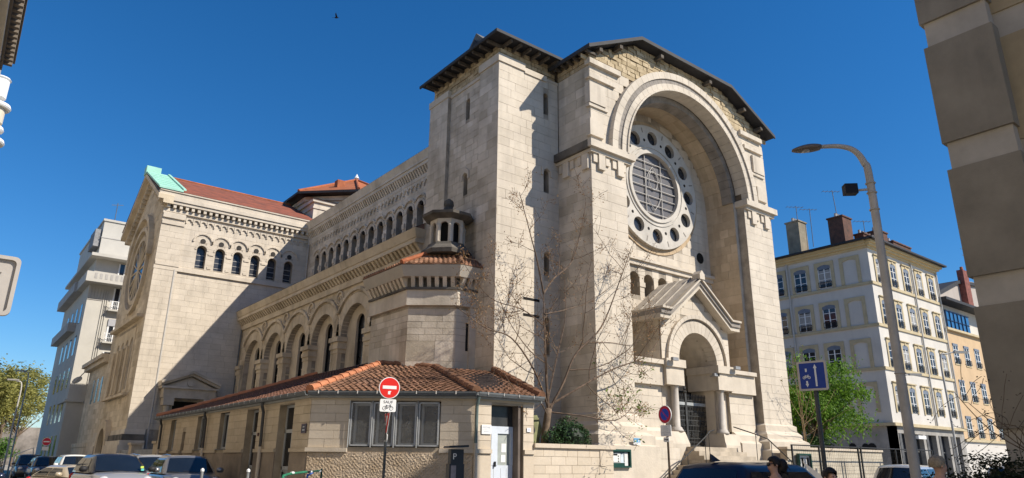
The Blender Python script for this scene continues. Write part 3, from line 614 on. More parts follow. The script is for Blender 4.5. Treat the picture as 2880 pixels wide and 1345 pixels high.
q = MB(); q.arc(SS, 34.4, 2.2, 1.2, 1.75, 0, math.pi, -.1, .35, 16); q.fb(SS, 32.65, 33.2, -.1, .35, 0, 2.2); q.fb(SS, 35.6, 36.15, -.1, .35, 0, 2.2); q.build('door_arch', asm, TS)
MB().fb(SS, 33.2, 35.6, -.05, .02, 0, 3.4).build('door', WOOD, TS)
for (z0, z1, pr) in ((2.9, 3.2, .1), (2.55, 2.9, .22), (2.3, 2.55, .32), (0, 2.3, .4)):
    q = MB(); q.fb(TF, -5.9-pr, -4.9, -.1, .12+pr, z0, z1); q.fb(SS, YT-.1, 32.6, -.1, pr, z0, z1); q.build('plinth', STONED if z0 != 2.55 else STONEK, TS); MB().fb(SS, 36.2, 39.2, -.1, pr, z0, z1).build('plinth', STONED, TS)
rk = [(27.4, 17.7), (33.5, 21.05), (39.6, 17.7)]
for (d0, d1, pr) in ((-.55, -.3, .3), (-.3, .0, .62)):
    q = MB()
    for a, b in zip(rk, rk[1:]): q.prism(SS, [(a[0], a[1]+d0), (b[0], b[1]+d0), (b[0], b[1]+d1), (a[0], a[1]+d1)][::-1], -.3, pr)
    q.build('rake_cornice', asm, TS)
for i in range(13):
    for s in (-1, 1):
        y = 33.5+s*(.4+i*.43); z_ = 21.05-abs(y-33.5)*.549; CB.add(hexpts(SS, y-.1, y+.1, -.05, .3, z_-.85, z_-.55), HX, TS, asm, rnd.gauss(0, .3))
q = MB(); q.add([(-6.42, 27.45, 18.08), (4.2, 27.45, 18.08), (4.2, 33.5, 21.1), (-6.42, 33.5, 21.1), (4.2, 39.6, 18.05), (-6.42, 39.6, 18.05)], [(0, 1, 2, 3), (3, 2, 4, 5)]); TRF = q.build('transept_roof', TILEF, CH)
q = MB(); q.tube([(-5, 33.5, 21.12), (4.2, 33.5, 21.12)], .09, 8); q.build('ridge', TILE, TRF)
q = MB(); q.hexa([(-6.45, 27.4, 18.08), (-5.0, 27.4, 18.08), (-5.0, 33.5, 21.1), (-6.45, 33.5, 21.1), (-6.45, 27.4, 18.2), (-5.0, 27.4, 18.2), (-5.0, 33.5, 21.24), (-6.45, 33.5, 21.24)]); q.box(-6.5, -5.55, 33.1, 33.9, 20.9, 21.5); CP = q.build('copper_flashing', COPPER, TRF)
q = MB(); q.hexa([(-5.02, 27.4, 18.2), (-4.85, 27.4, 18.2), (-4.85, 33.5, 21.2), (-5.02, 33.5, 21.2), (-5.02, 27.4, 18.3), (-4.85, 27.4, 18.3), (-4.85, 33.5, 21.34), (-5.02, 33.5, 21.34)]); q.build('copper_edge', COPPER, CP)
for i in range(6):
    y = 28.2+i*.85; z_ = 18.2+(y-27.4)*.4984+.02; MB().tube([(-6.4, y, z_), (-5.1, y, z_)], .035, 6).build('copper_seam', COPPER, CP)
# side portal with pediment on the transept wall
q = MB(); q.fb(TF, -4.4, -1.4, -.1, .9, 5.05, 5.6); q.fb(TF, -4.55, -1.25, -.1, 1.05, 5.6, 5.72)
for (d0, d1, pr) in ((0, .14, .95), (.14, .3, 1.1)):
    for a, b in (((-4.6, 5.72), (-2.9, 6.4)), ((-2.9, 6.4), (-1.2, 5.72))): q.prism(TF, [(a[0], a[1]+d0), (b[0], b[1]+d0), (b[0], b[1]+d1), (a[0], a[1]+d1)][::-1], -.1, pr)
q.prism(TF, [(-4.4, 5.72), (-1.4, 5.72), (-2.9, 6.35)], -.1, .7)
PD = q.build('side_portal', STONED, CH)
MB().disc(TF, -2.9, 5.98, .2, .8, 16, .6).build('boss', STONED, PD); MB().fb(TF, -3.6, -2.2, -.02, .05, 0, 4.9).build('doorway', DARK, PD)
for u in (-4.05, -1.75):
    MB().lathe(TF(u, .65, 0), [(.24, 0), (.24, .3), (.18, .4), (.17, 4.4), (.22, 4.5), (.22, 4.6)], 14).build('column', STONED, PD, True); MB().fb(TF, u-.3, u+.3, .3, .95, 4.6, 5.05).build('capital', STONED, PD)
# low wing beyond the transept
q = MB(); q.box(-5.7, 2, 39.1, 47.8, 0, 8.3); WG = q.build('side_wing', JOINT, CH)
ashlar(SB, WG, asm, Fr((-5.7, 0, 0), (0, 1, 0), (-1, 0, 0)), 39.1, 47.8, 0, 8.2, .36, .8)
q = MB(); q.box(-6.1, 2, 39.1, 48.2, 8.2, 8.5); q.box(-6.3, 2, 39.1, 48.4, 8.5, 8.8); q.build('wing_cornice', asm, WG); MB().box(-5.9, 2, 39.1, 48.0, 8.8, 8.9).build('wing_roof', SLATE, WG)
for y in (40.6, 42.4, 44.2): MB().box(-5.73, -5.6, y, y+.7, 5.5, 7.3).build('window', GLASSD, WG)
q = MB(); q.box(-6.05, -5.6, 39.2, 47.9, 2.3, 2.6); q.box(-6.0, -5.6, 39.2, 47.9, 0, 2.3); q.build('plinth', asm, WG)
# ---------------- crossing lantern
LX, LY, a_ = 9.7, 33.5, 5.55
def octa(cx, cy, a): return [(cx-a, cy-.414*a), (cx-.414*a, cy-a), (cx+.414*a, cy-a), (cx+a, cy-.414*a), (cx+a, cy+.414*a), (cx+.414*a, cy+a), (cx-.414*a, cy+a), (cx-a, cy+.414*a)]
q = MB(); q.zprism(octa(LX, LY, a_-.5), 17, 21.35); LA = q.build('crossing_lantern', STONE, CH)
q = MB(); b = octa(LX, LY, a_+.3); q.add([(x, y, 21.5) for x, y in b]+[(LX, LY, 24.7)], [(i, (i+1) % 8, 8) for i in range(8)]+[tuple(range(7, -1, -1))]); LR = q.build('lantern_roof', mat('orange_tile_roof', (.42, .14, .06), .85, .15, 2, .8, 5, wave=(4, 'Z')), LA)
q = MB(); q.zprism(octa(LX, LY, a_+.34), 21.3, 21.49); q.build('eave_board', SLATE, LR)
for i in (0, 1, 2): p = b[i]; MB().tube([(p[0], p[1], 21.55), (LX, LY, 24.75)], .12, 8).build('hip_tiles', TILE, LR)
q = MB(); q.zprism(octa(LX, LY, a_-.35), 20.9, 21.25); q.build('frieze', STONED, LA)
MB().lathe((LX, LY, 24.6), [(.15, 0), (.1, .2), (.22, .3), (.02, .7)], 8).build('finial', WHITE, LR)
MB().box(6.7, 7.35, 30.4, 31.0, 22.2, 23.05).build('chimney', TILE, LR)
q = MB(); q.box(4.45, 8, 29.15, 32, 16, 20.2); CT = q.build('corner_turret', STONE, CH)
q = MB(); q.box(4.3, 8, 29.0, 32, 20.2, 20.42); q.box(4.38, 8, 29.08, 32, 19.7, 19.85); q.build('turret_cornice', STONE, CT); MB().add([(4.2, 28.9, 20.43), (8, 28.9, 20.43), (8, 32, 21.6), (4.2, 32, 21.6)], [(0, 1, 2, 3)]).build('turret_roof', MATS['orange_tile_roof'], CT)
# ---------------- baptistery turret against the tower
pp = [(.3, 1.2), (-.8, 1.2), (-2.12, 2.28), (-2.12, 5.1), (.3, 5.1)]
def offs(P, d):
    return [(P[0][0], P[0][1]-d), (P[1][0]-.41*d, P[1][1]-d), (P[2][0]-d, P[2][1]-.41*d), (P[3][0]-d, P[3][1]), P[4]]
q = MB(); q.zprism(pp, 0, 8.0); BT = q.build('apse_turret', JOINT, CH)
def edgeF(a, b):
    a = Vector((*a, 0)); b = Vector((*b, 0)); u = (b-a).normalized(); n = Vector((u.y, -u.x, 0)); L_ = (b-a).length
    return Fr(a, u, n), L_
for i, (a, b) in enumerate(((pp[1], pp[0]), (pp[2], pp[1]), (pp[3], pp[2]))):
    F, L_ = edgeF(a, b); mm = STONE if i == 0 else STONED
    ashlar(SB, BT, mm, F, -.01, L_+.01 if i else L_-.3, 4.2, 5.6, .7, .8); ashlar(SB, BT, mm, F, -.01, L_+.01 if i else L_-.3, 5.6, 6.75, .24, .55, None, gap=.006)
q = MB(); q.zprism(offs(pp, .13), 6.86, 7.42); q.build('band', STONED, BT)
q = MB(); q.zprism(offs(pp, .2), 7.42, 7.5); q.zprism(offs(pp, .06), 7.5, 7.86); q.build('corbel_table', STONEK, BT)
q = MB(); b0 = offs(pp, .34); b1 = offs(pp, .5)
q.add([(x, y, 7.86) for x, y in b0]+[(x, y, 8.25) for x, y in b1], [(i, i+1, 6+i, 5+i) for i in range(4)]+[(4, 3, 2, 1, 0), (5, 6, 7, 8, 9)]); q.build('turret_cornice', mat('clean_grey_cornice', (.46, .42, .36), .85, .08, 1.5, tint=.1), BT)
for i, (a, b) in enumerate(((pp[1], pp[0]), (pp[2], pp[1]), (pp[3], pp[2]))):
    F, L_ = edgeF(a, b); n = round(L_/.27)
    for j in range(n):
        u = (j+.5)*L_/n; CB.add([F(u-.07, .05, 7.52), F(u+.07, .05, 7.52), F(u+.07, .12, 7.52), F(u-.07, .12, 7.52), F(u-.07, .05, 7.86), F(u+.07, .05, 7.86), F(u+.07, .32, 7.86), F(u-.07, .32, 7.86)], HX, BT, STONED if i else STONE, rnd.gauss(0, .4))
MB().fb(Fr((0, 1.2, 0), (1, 0, 0), (0, -1, 0)), -.28, 0, 0, .1, 4.5, 7.8).build('corner_strip', STONED, BT)
MB().fb(Fr((0, 1.2, 0), (1, 0, 0), (0, -1, 0)), -.38, -.2, 0, .018, 5.3, 6.3).build('slit_window', DARK, BT)
q = MB(); ap = (-.7, 2.3); e = offs(pp, .5); tp = [(-.1, 1.7), (-.35, 1.7), (-1.1, 2.2), (-1.1, 3.6), (-.1, 3.6)]
q.add([(x, y, 8.27) for x, y in e]+[(x, y, 9.0) for x, y in tp], [(i, i+1, 6+i, 5+i) for i in range(4)]); BR = q.build('turret_roof', TILEO, BT)
for i in range(3):
    a, b, c1, d1 = Vector((*e[i], 8.27)), Vector((*e[i+1], 8.27)), Vector((*tp[i+1], 9.0)), Vector((*tp[i], 9.0))
    nr = 7
    for r in range(nr):
        f0, f1 = r/nr, (r+1.35)/nr; l0, l1 = a.lerp(d1, f0), b.lerp(c1, f0); m0, m1 = a.lerp(d1, min(1, f1)), b.lerp(c1, min(1, f1)); w = (l1-l0).length; n = max(1, round(w/.17))
        for j in range(n):
            p0 = l0.lerp(l1, (j+.06)/n); p1 = l0.lerp(l1, (j+.94)/n); p2 = m0.lerp(m1, (j+.94)/n); p3 = m0.lerp(m1, (j+.06)/n); up_ = Vector((0, 0, .05+.035)); u2 = Vector((0, 0, .02)); pm = (p0+p1)/2+up_*1.35; pn = (p2+p3)/2+u2*2.2
            RT.add([p0+up_*.4, pm, p1+up_*.4, p2+u2*.6, pn, p3+u2*.6, p0, p1], [(0, 1, 4, 5), (1, 2, 3, 4), (0, 6, 7, 2, 1)], BR, TILEO, max(-1, min(1, rnd.gauss(0, .5))))
MB().tube([(*e[2], 8.34), (*tp[2], 9.08)], [.1, .1], 8).build('hip_tiles', TILE, BR); MB().tube([(*e[1], 8.34), (*tp[1], 9.06)], [.08, .08], 8).build('hip_tiles', TILEO, BR)
lc = (-.72, 2.1)
q = MB(); q.lathe((*lc, 0), [(.95, 8.85), (.98, 9.0), (.75, 9.2), (.72, 9.3)], 8); LB = q.build('turret_lantern', STONEK, BT)
for i in range(8):
    w = 2*math.pi*(i+.5)/8; MB().lathe((lc[0]+.6*math.cos(w), lc[1]+.6*math.sin(w), 0), [(.11, 9.3), (.09, 9.36), (.085, 9.9), (.11, 10.0)], 8).build('colonnette', STONE, LB, True)
for i in range(8):
    w = 2*math.pi*i/8; ca, sa = math.cos(w), math.sin(w); F = Fr((lc[0]+.56*ca, lc[1]+.56*sa, 0), (-sa, ca, 0), (ca, sa, 0)); q = MB(); arch_panel(q, F, -.25, .25, 9.3, 10.25, 0, .15, 9.3, 9.95, -.05, .06, 6); q.build('arcade', STONE, LB)
MB().lathe((*lc, 0), [(.42, 9.3), (.42, 10.2)], 8).build('core', DARK, LB)
MB().lathe((*lc, 0), [(.7, 10.22), (.98, 10.35), (1.0, 10.45), (.5, 10.62), (.22, 10.72), (.16, 10.85), (.2, 10.95), (.18, 11.1), (.05, 11.2)], 8).build('lantern_cap', STONEK, LB)
SB.finish('stone_courses'); VS.finish('arch_stones'); CB.finish('corbel_row'); RT.finish('roof_tiles'); RB.finish('rubble_stones')
# ================================================================ parish annex at the street corner
AN = thing('annex_building', 'low corner annex of cream stone blocks with brown tiled hip roof beside the church', 'building', (-4, 4, 0))
AB = Pieces('stone_block'); AT = Pieces('roof_tile')
ACR = mat('cream_block', (.58, .50, .40), .88, .09, 1.5, .2, 25, streak=.18, tint=.10, col2=(.53, .45, .35))
ACW = mat('tan_block', (.54, .45, .33), .9, .1, 1.5, .25, 25, streak=.25, tint=.12, col2=(.48, .39, .275))
AJ = mat('annex_joint', (.42, .35, .26), .95, .15, 2)
REND = mat('roughcast_render', (.56, .45, .33), .95, .1, 2, 1.0, 24, col2=(.42, .32, .215))
DREND = mat('stained_base_render', (.33, .265, .20), .95, .2, 1.2, .6, 24, streak=.6, dirt=.5, col2=(.25, .2, .15))
GREYP = mat('grey_window_paint', (.42, .43, .43), .5, .08, 4); DOORP = mat('pale_blue_door', (.62, .67, .74), .5, .06, 3)
A = (-6.3, .05); B = (-2.83, -2.99); E_ = (-.73, -2.99); LF = Fr((-6.3, 0, 0), (0, 1, 0), (-1, 0, 0)); YE = 17.75
CFm, CL = edgeF(A, B); RFm = Fr((0, -2.99, 0), (1, 0, 0), (0, -1, 0))
EV = 3.42
# openings: (u centre range, z0, z1)
lw = [(14.72, 15.62), (10.4, 11.4), (7.35, 8.4)]; ld = [(4.3, 5.42), (1.27, 2.45)]; sd = (12.95, 13.45)
def slab(mb, F, u0, u1, z0, z1, ops, n0, n1):
    x = u0
    for (a, b, za, zb) in sorted(ops):
        mb.fb(F, x, a, n0, n1, z0, z1)
        if za > z0+.01: mb.fb(F, a, b, n0, n1, z0, za)
        if zb < z1-.01: mb.fb(F, a, b, n0, n1, zb, z1)
        x = b
    mb.fb(F, x, u1, n0, n1, z0, z1)
lop = [(a, b, 1.93, 3.2) for a, b in lw]+[(a, b, .15, 3.17) for a, b in ld]+[(sd[0], sd[1], .15, 2.65)]
cop = [(1.12, 3.66, 1.94, 3.18)]; rop = [(-2.27, -1.12, .15, 3.14)]
q = MB(); slab(q, LF, A[1], YE, 0, 3.3, lop, -.35, 0); slab(q, CFm, 0, CL, 0, 3.3, cop, -.35, 0); slab(q, RFm, B[0], E_[0], 0, 3.3, rop, -.35, 0)
q.box(E_[0]-.35, E_[0], -2.64, 1.2, 0, 3.3); q.box(-5.95, -.5, YE-.35, YE, 0, 3.3)
AWL = q.build('wall', AJ, AN)
sk = lambda ops: skips(*[rect_skip(*o) for o in ops])
ashlar(AB, AWL, ACW, LF, A[1], YE, 1.9, 3.3, .235, .75, sk(lop), proud=.012, gap=.006, jit=.15); ashlar(AB, AWL, ACR, CFm, 0, CL, 1.92, 3.3, .23, .62, sk(cop), proud=.012, gap=.005, jit=.15); ashlar(AB, AWL, ACR, RFm, B[0], E_[0], 1.92, 3.3, .23, .5, sk(rop), proud=.012, gap=.005, jit=.15)
def ops_pieces(F, u0, u1, ops, z0, z1, n0, n1, name, m):
    x = u0
    for (a, b, za, zb) in sorted(ops)+[(u1, u1, 9, 9)]:
        if za < z0+.2 or a == u1:
            if a-x > .02: MB().fb(F, x+.004, a-.004, n0, n1, z0, z1).build(name, m, AWL)
            x = b
ops_pieces(LF, A[1]-.05, YE, lop, 1.80, 1.90, -.1, .07, 'sill_band', ACW); ops_pieces(CFm, -.05, CL+.03, cop, 1.81, 1.92, -.1, .09, 'sill_band', ACR); ops_pieces(RFm, B[0], E_[0], rop, 1.81, 1.92, -.1, .085, 'sill_band', ACR)
ops_pieces(LF, A[1], YE, lop, .0, 1.80, -.1, .03, 'base_render', DREND); ops_pieces(RFm, B[0], E_[0], rop, .0, 1.81, -.1, .03, 'base_render', ACR)
# roughcast panel: real pebble relief on the chamfer
g = MB(); nu, nz = 170, 66; r2 = random.Random(3); H = {}
for i in range(nu+1):
    for j in range(nz+1):
        u = .03+(CL-.06)*i/nu; z_ = .03+1.74*j/nz
        hgt = .035+.013*(((i//2)+(j//2)) % 2)*r2.random()+.010*r2.random()
        g.v.append(tuple(CFm(u+r2.uniform(-.008, .008), hgt, z_+r2.uniform(-.008, .008))))
for i in range(nu):
    for j in range(nz): a = i*(nz+1)+j; g.f.append([a, a+nz+1, a+nz+2, a+1]); g.t.append(0)
tag(g.build('roughcast_panel', REND, AWL), kind='stuff')
MB().fb(CFm, 0, CL, -.1, .02, 0, 1.81).build('base_render', REND, AWL)
# lintel band and soffit
for F, a, b in ((LF, A[1]-.02, YE), (CFm, -.02, CL+.02), (RFm, B[0], E_[0])): MB().fb(F, a, b, -.2, .03, 3.2, 3.36).build('lintel_band', ACW, AWL)
# windows of the street side
for (a, b) in lw:
    W = MB().fb(LF, a+.04, b-.04, -.24, -.2, 1.95, 3.16).build('window', GLASSD, AN)
    q = MB(); q.fb(LF, a, b, -.2, -.14, 3.13, 3.2); q.fb(LF, a, b, -.2, -.14, 1.93, 2.0); q.fb(LF, a, a+.07, -.2, -.14, 2, 3.13); q.fb(LF, b-.07, b, -.2, -.14, 2, 3.13); q.fb(LF, (a+b)/2-.03, (a+b)/2+.03, -.2, -.14, 2, 3.13); q.build('frame', GREYP, W)
    MB().fb(LF, a-.03, b+.03, -.1, .06, 1.9, 1.93).build('sill', ZINC, W)
for (a, b) in ld:
    D = MB().fb(LF, a+.06, b-.06, -.3, -.26, .15, 1.35).build('door', GREYP, AN)
    q = MB(); q.fb(LF, a, a+.07, -.3, -.22, .15, 3.17); q.fb(LF, b-.07, b, -.3, -.22, .15, 3.17); q.fb(LF, a, b, -.3, -.22, 2.36, 2.46); q.fb(LF, a+.07, b-.07, -.3, -.22, 3.1, 3.17); q.fb(LF, (a+b)/2-.05, (a+b)/2+.05, -.3, -.23, .15, 2.36); q.fb(LF, a, b, -.3, -.22, 1.3, 1.4); q.build('frame', GREYP, D)
    q = MB(); q.fb(LF, a+.07, b-.07, -.27, -.25, 1.4, 2.36); q.build('pane', GLASSD, D); MB().fb(LF, a+.07, b-.07, -.27, -.25, 2.46, 3.1).build('pane', GLASSD, D)
    MB().fb(LF, b-.25, b-.2, -.22, -.17, 1.1, 1.25).build('handle', IRON, D)
MB().fb(LF, sd[0], sd[1], -.3, -.25, .15, 2.65).build('small_door', DREND, AN)
# mesh-guarded window on the chamfer
W = MB().fb(CFm, 1.12, 3.66, -.3, -.26, 1.94, 3.18).build('window', GLASSD, AN)
wd4 = (3.66-1.12)/4
MESHM = mat('galvanised_mesh', (.40, .40, .39), .5, .1, 6, metal=.3)
for i in range(4):
    a = 1.12+wd4*i; b = a+wd4
    q = MB(); q.fb(CFm, a+.03, a+.07, .02, .05, 1.97, 3.15); q.fb(CFm, b-.07, b-.03, .02, .05, 1.97, 3.15); q.fb(CFm, a+.03, b-.03, .02, .05, 3.11, 3.15); q.fb(CFm, a+.03, b-.03, .02, .05, 1.97, 2.01); FR = q.build('mesh_guard', GREYP, W)
    q = MB(); n = 20
    for j in range(1, n): x = a+.07+(wd4-.14)*j/n; q.fb(CFm, x-.002, x+.002, .03, .034, 2.01, 3.11)
    for j in range(1, 38): z_ = 2.01+1.1*j/38; q.fb(CFm, a+.07, b-.07, .034, .038, z_-.002, z_+.002)
    tag(q.build('wire_mesh', MESHM, FR), kind='stuff')
    q = MB(); q.fb(CFm, a+.08, a+.14, -.26, -.18, 1.98, 3.14); q.fb(CFm, b-.1, b-.04, -.26, -.18, 1.98, 3.14); q.fb(CFm, a+.14, b-.1, -.26, -.18, 3.06, 3.14); q.fb(CFm, a+.14, b-.1, -.26, -.18, 1.98, 2.06); q.build('casement', GREYP, W)
    MB().tube([CFm(a, .06, 1.93), CFm(a, .06, 3.18)], .014, 6).build('guard_post', GREYP, W)
# entrance door
a, b = -2.27, -1.12
D = MB().fb(RFm, a, b-.18, -.3, -.25, .15, 1.5).build('entrance_door', DOORP, AN)
q = MB(); q.fb(RFm, a, b-.18, -.3, -.24, 2.36, 2.56); q.fb(RFm, a, a+.05, -.3, -.24, 1.5, 2.36); q.fb(RFm, a+.2, a+.42, -.3, -.24, 1.5, 2.36); q.fb(RFm, b-.27, b-.18, -.3, -.24, 1.5, 2.36); q.fb(RFm, b-.18, b, -.32, -.2, .15, 3.14) if 0 else None; q.build('frame', DOORP, D)
for (x, y) in ((a+.05, a+.2), (a+.42, b-.27)): MB().fb(RFm, x, y, -.29, -.28, 1.5, 2.36).build('pane', mat('frosted_pane', (.40, .43, .40), .35, .1, 3), D)
for x in (a+.3, a+.55, a+.75): MB().fb(RFm, x-.006, x+.006, -.26, -.247, .3, 1.42).build('groove', GREYP, D)
for (x, z_, w, h) in ((a+.58, 1.85, .17, .24), (a+.57, 1.58, .16, .2), (a+.06, 1.85, .12, .2), (a+.06, 1.6, .12, .2)): MB().fb(RFm, x, x+w, -.279, -.272, z_, z_+h).build('paper', WHITE, D)
MB().fb(RFm, a+.3, a+.34, -.25, -.19, 1.46, 1.6).build('handle', IRON, D)
MB().fb(RFm, a, b-.18, -.3, -.27, 2.56, 3.14).build('transom_pane', mat('dark_transom_glass', (.05, .05, .05), .25, .2, 3), D)
MB().fb(RFm, b-.18, b-.1, -.32, .0, .15, 3.14).build('door_jamb', mat('brown_reveal', (.16, .13, .11), .9, .15, 3), D)
def text(body, F, u, z_, size, n, m, parent, name, align='CENTER', squeeze=1.):
    cu = bpy.data.curves.new(name, 'FONT'); cu.body = body; cu.size = size; cu.align_x = align; cu.align_y = 'CENTER'; cu.extrude = .001
    o = bpy.data.objects.new(name, cu); me = None
    COL.objects.link(o); dg = bpy.context.evaluated_depsgraph_get(); me = bpy.data.meshes.new_from_object(o.evaluated_get(dg)); bpy.data.objects.remove(o)
    me.materials.clear(); me.materials.append(m)
    for v in me.vertices: v.co = F(u+v.co.x*squeeze, n+v.co.z, z_+v.co.y)
    o = bpy.data.objects.new(name, me); COL.objects.link(o); attach(o, parent); return o
INK = mat('dark_ink', (.03, .03, .035), .7, 0, 1); GINK = mat('grey_ink', (.45, .47, .5), .7, 0, 1)
P = MB().fb(RFm, -2.62, -2.29, .03, .05, 2.32, 2.57).build('name_plaque', WHITE, AN); text('ACCUEIL', RFm, -2.455, 2.5, .065, .052, GINK, P, 'lettering')
MB().fb(RFm, -2.59, -2.32, .05, .053, 2.435, 2.44).build('lettering', GINK, P); MB().fb(RFm, -2.55, -2.36, .05, .053, 2.385, 2.395).build('lettering', GINK, P)
P = MB().fb(RFm, -1.0, -.86, .03, .045, 2.43, 2.54).build('house_number', mat('white_enamel', (.85, .87, .9), .3, .02, 2), AN); text('11', RFm, -.93, 2.485, .1, .047, mat('blue_enamel', (.02, .04, .28), .4, .05, 2), P, 'digits')
P = MB().fb(LF, .2, .52, .03, .045, 2.3, 2.56).build('street_name_plate', mat('navy_enamel', (.012, .015, .045), .35, .05, 2), AN)
q = MB(); q.fb(LF, .2, .52, .045, .05, 2.54, 2.56); q.fb(LF, .2, .52, .045, .05, 2.3, 2.32); q.fb(LF, .2, .22, .045, .05, 2.32, 2.54); q.fb(LF, .5, .52, .045, .05, 2.32, 2.54); q.build('plate_border', mat('mauve_border', (.16, .11, .14), .5, .05, 2), P)
MB().fb(LF, .3, .42, .045, .048, 2.46, 2.49).build('lettering', GINK, P); MB().fb(LF, .28, .44, .045, .048, 2.37, 2.41).build('lettering', GINK, P)
MB().fb(LF, 4.02, 4.1, .02, .05, 2.3, 2.4).build('intercom', mat('dark_red_box', (.08, .02, .02), .5, .1, 3), AN)
# roof: eave polygon and ridge; slopes carry real tiles
ov = .12
def isect(p, d, q_, e):
    k_ = d[0]*e[1]-d[1]*e[0]; t = ((q_[0]-p[0])*e[1]-(q_[1]-p[1])*e[0])/k_; return (p[0]+t*d[0], p[1]+t*d[1])
cu_ = (CFm.U.x, CFm.U.y); cn_ = (CFm.N.x, CFm.N.y)
eA = isect((-6.3-ov, 0), (0, 1), (A[0]+cn_[0]*ov, A[1]+cn_[1]*ov), cu_); eB = isect((0, -2.99-ov), (1, 0), (A[0]+cn_[0]*ov, A[1]+cn_[1]*ov), cu_)
eE = (-.5, -2.99-ov); eF = (-6.3-ov, YE+.3)
ZR = 4.87; ZB = 4.65; rA = (-2.45, 3.4); rB = (-1.45, 1.42); rE = (.0, .0); rF = (-.36, 14.0); WL_ = (-.36, 5.0)
V3 = lambda p, z_: Vector((p[0], p[1], z_))
q = MB(); 
def quad(a, b, c_, d): q.add([a, b, c_, d], [(0, 1, 2, 3)])
quad(V3(eF, EV), V3(eA, EV), V3(rA, ZR), V3(rF, 5.58)); quad(V3(rA, ZR), V3(WL_, 5.58), V3(rF, 5.58), V3(rA, ZR+.001)); quad(V3(eA, EV), V3(eB, EV), V3(rB, ZB), V3(rA, ZR)); quad(V3(eB, EV), V3(eE, EV), V3(rE, 4.5), V3(rB, ZB))
q.add([V3(rA, ZR), V3(rB, ZB), (-.3, 2.5, 4.9), V3(WL_, 5.5)], [(0, 1, 2, 3)]); q.add([V3(eF, EV), V3(rF, 5.58), (-.1, 14.5, 5.5), (-.6, YE+.3, EV)], [(0, 1, 2, 3)])
q.add([V3(eE, EV), (0, 0, 4.5), (0, .2, EV)], [(0, 1, 2)])
AR = q.build('roof', mat('dark_roof_felt', (.03, .02, .018), .95, .2, 3), AN)
def tiles(a, b, c_, d, nr, wt, m, tmin=0., rows=None, clip=0):
    hd = (rA[0]-eA[0], rA[1]-eA[1])
    for r in range(nr):
        if rows and r >= rows: break
        f0 = r/nr-.01; f1 = min(1, (r+1.4)/nr); l0, l1 = a.lerp(d, f0), b.lerp(c_, f0); m0, m1 = a.lerp(d, f1), b.lerp(c_, f1); w = (l1-l0).length; n = max(1, round(w/wt)); ml = (m1-m0).length/max(w, .01)
        for j in range(n):
            t0, t1 = (j+.04)/n, (j+.96)/n; p0, p1 = l0.lerp(l1, t0), l0.lerp(l1, t1); p2, p3 = m0.lerp(m1, t1), m0.lerp(m1, t0)
            if clip and (p0.x > -2.0 and p0.y < 5.2): continue
            U_ = Vector((0, 0, .045+rnd.uniform(-.006, .006))); T_ = Vector((0, 0, .012)); pm = p0.lerp(p1, .62)+Vector((0, 0, .066)); pn = p3.lerp(p2, .62)+Vector((0, 0, .035))
            AT.add([p0+U_*.75, pm, p1+U_*.75, p2+T_, pn, p3+T_, p0, p1], [(0, 1, 4, 5), (1, 2, 3, 4)], AR, m, max(-1, min(1, rnd.gauss(0, .5))))
tiles(V3(eA, EV), V3(eB, EV), V3(rB, ZB), V3(rA, ZR), 18, .2, TILEO); tiles(V3(eB, EV), V3(eE, EV), V3(rE, 4.5), V3(rB, ZB), 15, .2, TILEO)
tiles(V3(eF, EV), V3(eA, EV), V3((-.36, 5.0), 5.58), V3((-.36, 13.5), 5.58), 22, .28, mat('old_tile_shade_dark', (.20, .09, .055), .9, .25, 3, .4, 20, tint=.35, col2=(.10, .055, .04), dirt=.4), clip=1)  # old tile on the left slope, darkened to deepen the slope's shade
def hip(p, q_, n, m, r=.13):
    p, q_ = Vector(p), Vector(q_)
    for i in range(n):
        a, b = p.lerp(q_, i/n), p.lerp(q_, min(1, (i+1.12)/n)); MB().tube([a+Vector((0, 0, .05)), b+Vector((0, 0, .03))], [r, r*.86], 8).build('hip_tile', m, AR)
ORT = mat('new_orange_tile', (.50, .20, .10), .85, .1, 4, tint=.1)
hip(V3(eA, EV+.02), V3(rA, ZR), 11, ORT); hip(V3(eB, EV+.02), V3(rB, ZB), 10, TILEO); hip(V3(eE, EV+.02), V3(rE, 4.55), 9, TILEO); hip(V3(rA, ZR), V3(rB, ZB), 4, TILEO, .1)
hip(V3(eF, EV+.02), V3(rF, 5.58), 12, ORT)
MB().tube([V3(rA, ZR+.06), V3(rB, ZB+.06)], .05, 6).build('flashing', ZINC, AR)
MB().hexa([(-.38, 6.5, 5.3), (-.36, 6.5, 5.3), (-.36, 15, 5.3), (-.38, 15, 5.3), (-.38, 6.5, 5.62), (-.36, 6.5, 5.62), (-.36, 15, 5.62), (-.38, 15, 5.62)]).build('flashing', LEAD, AR)
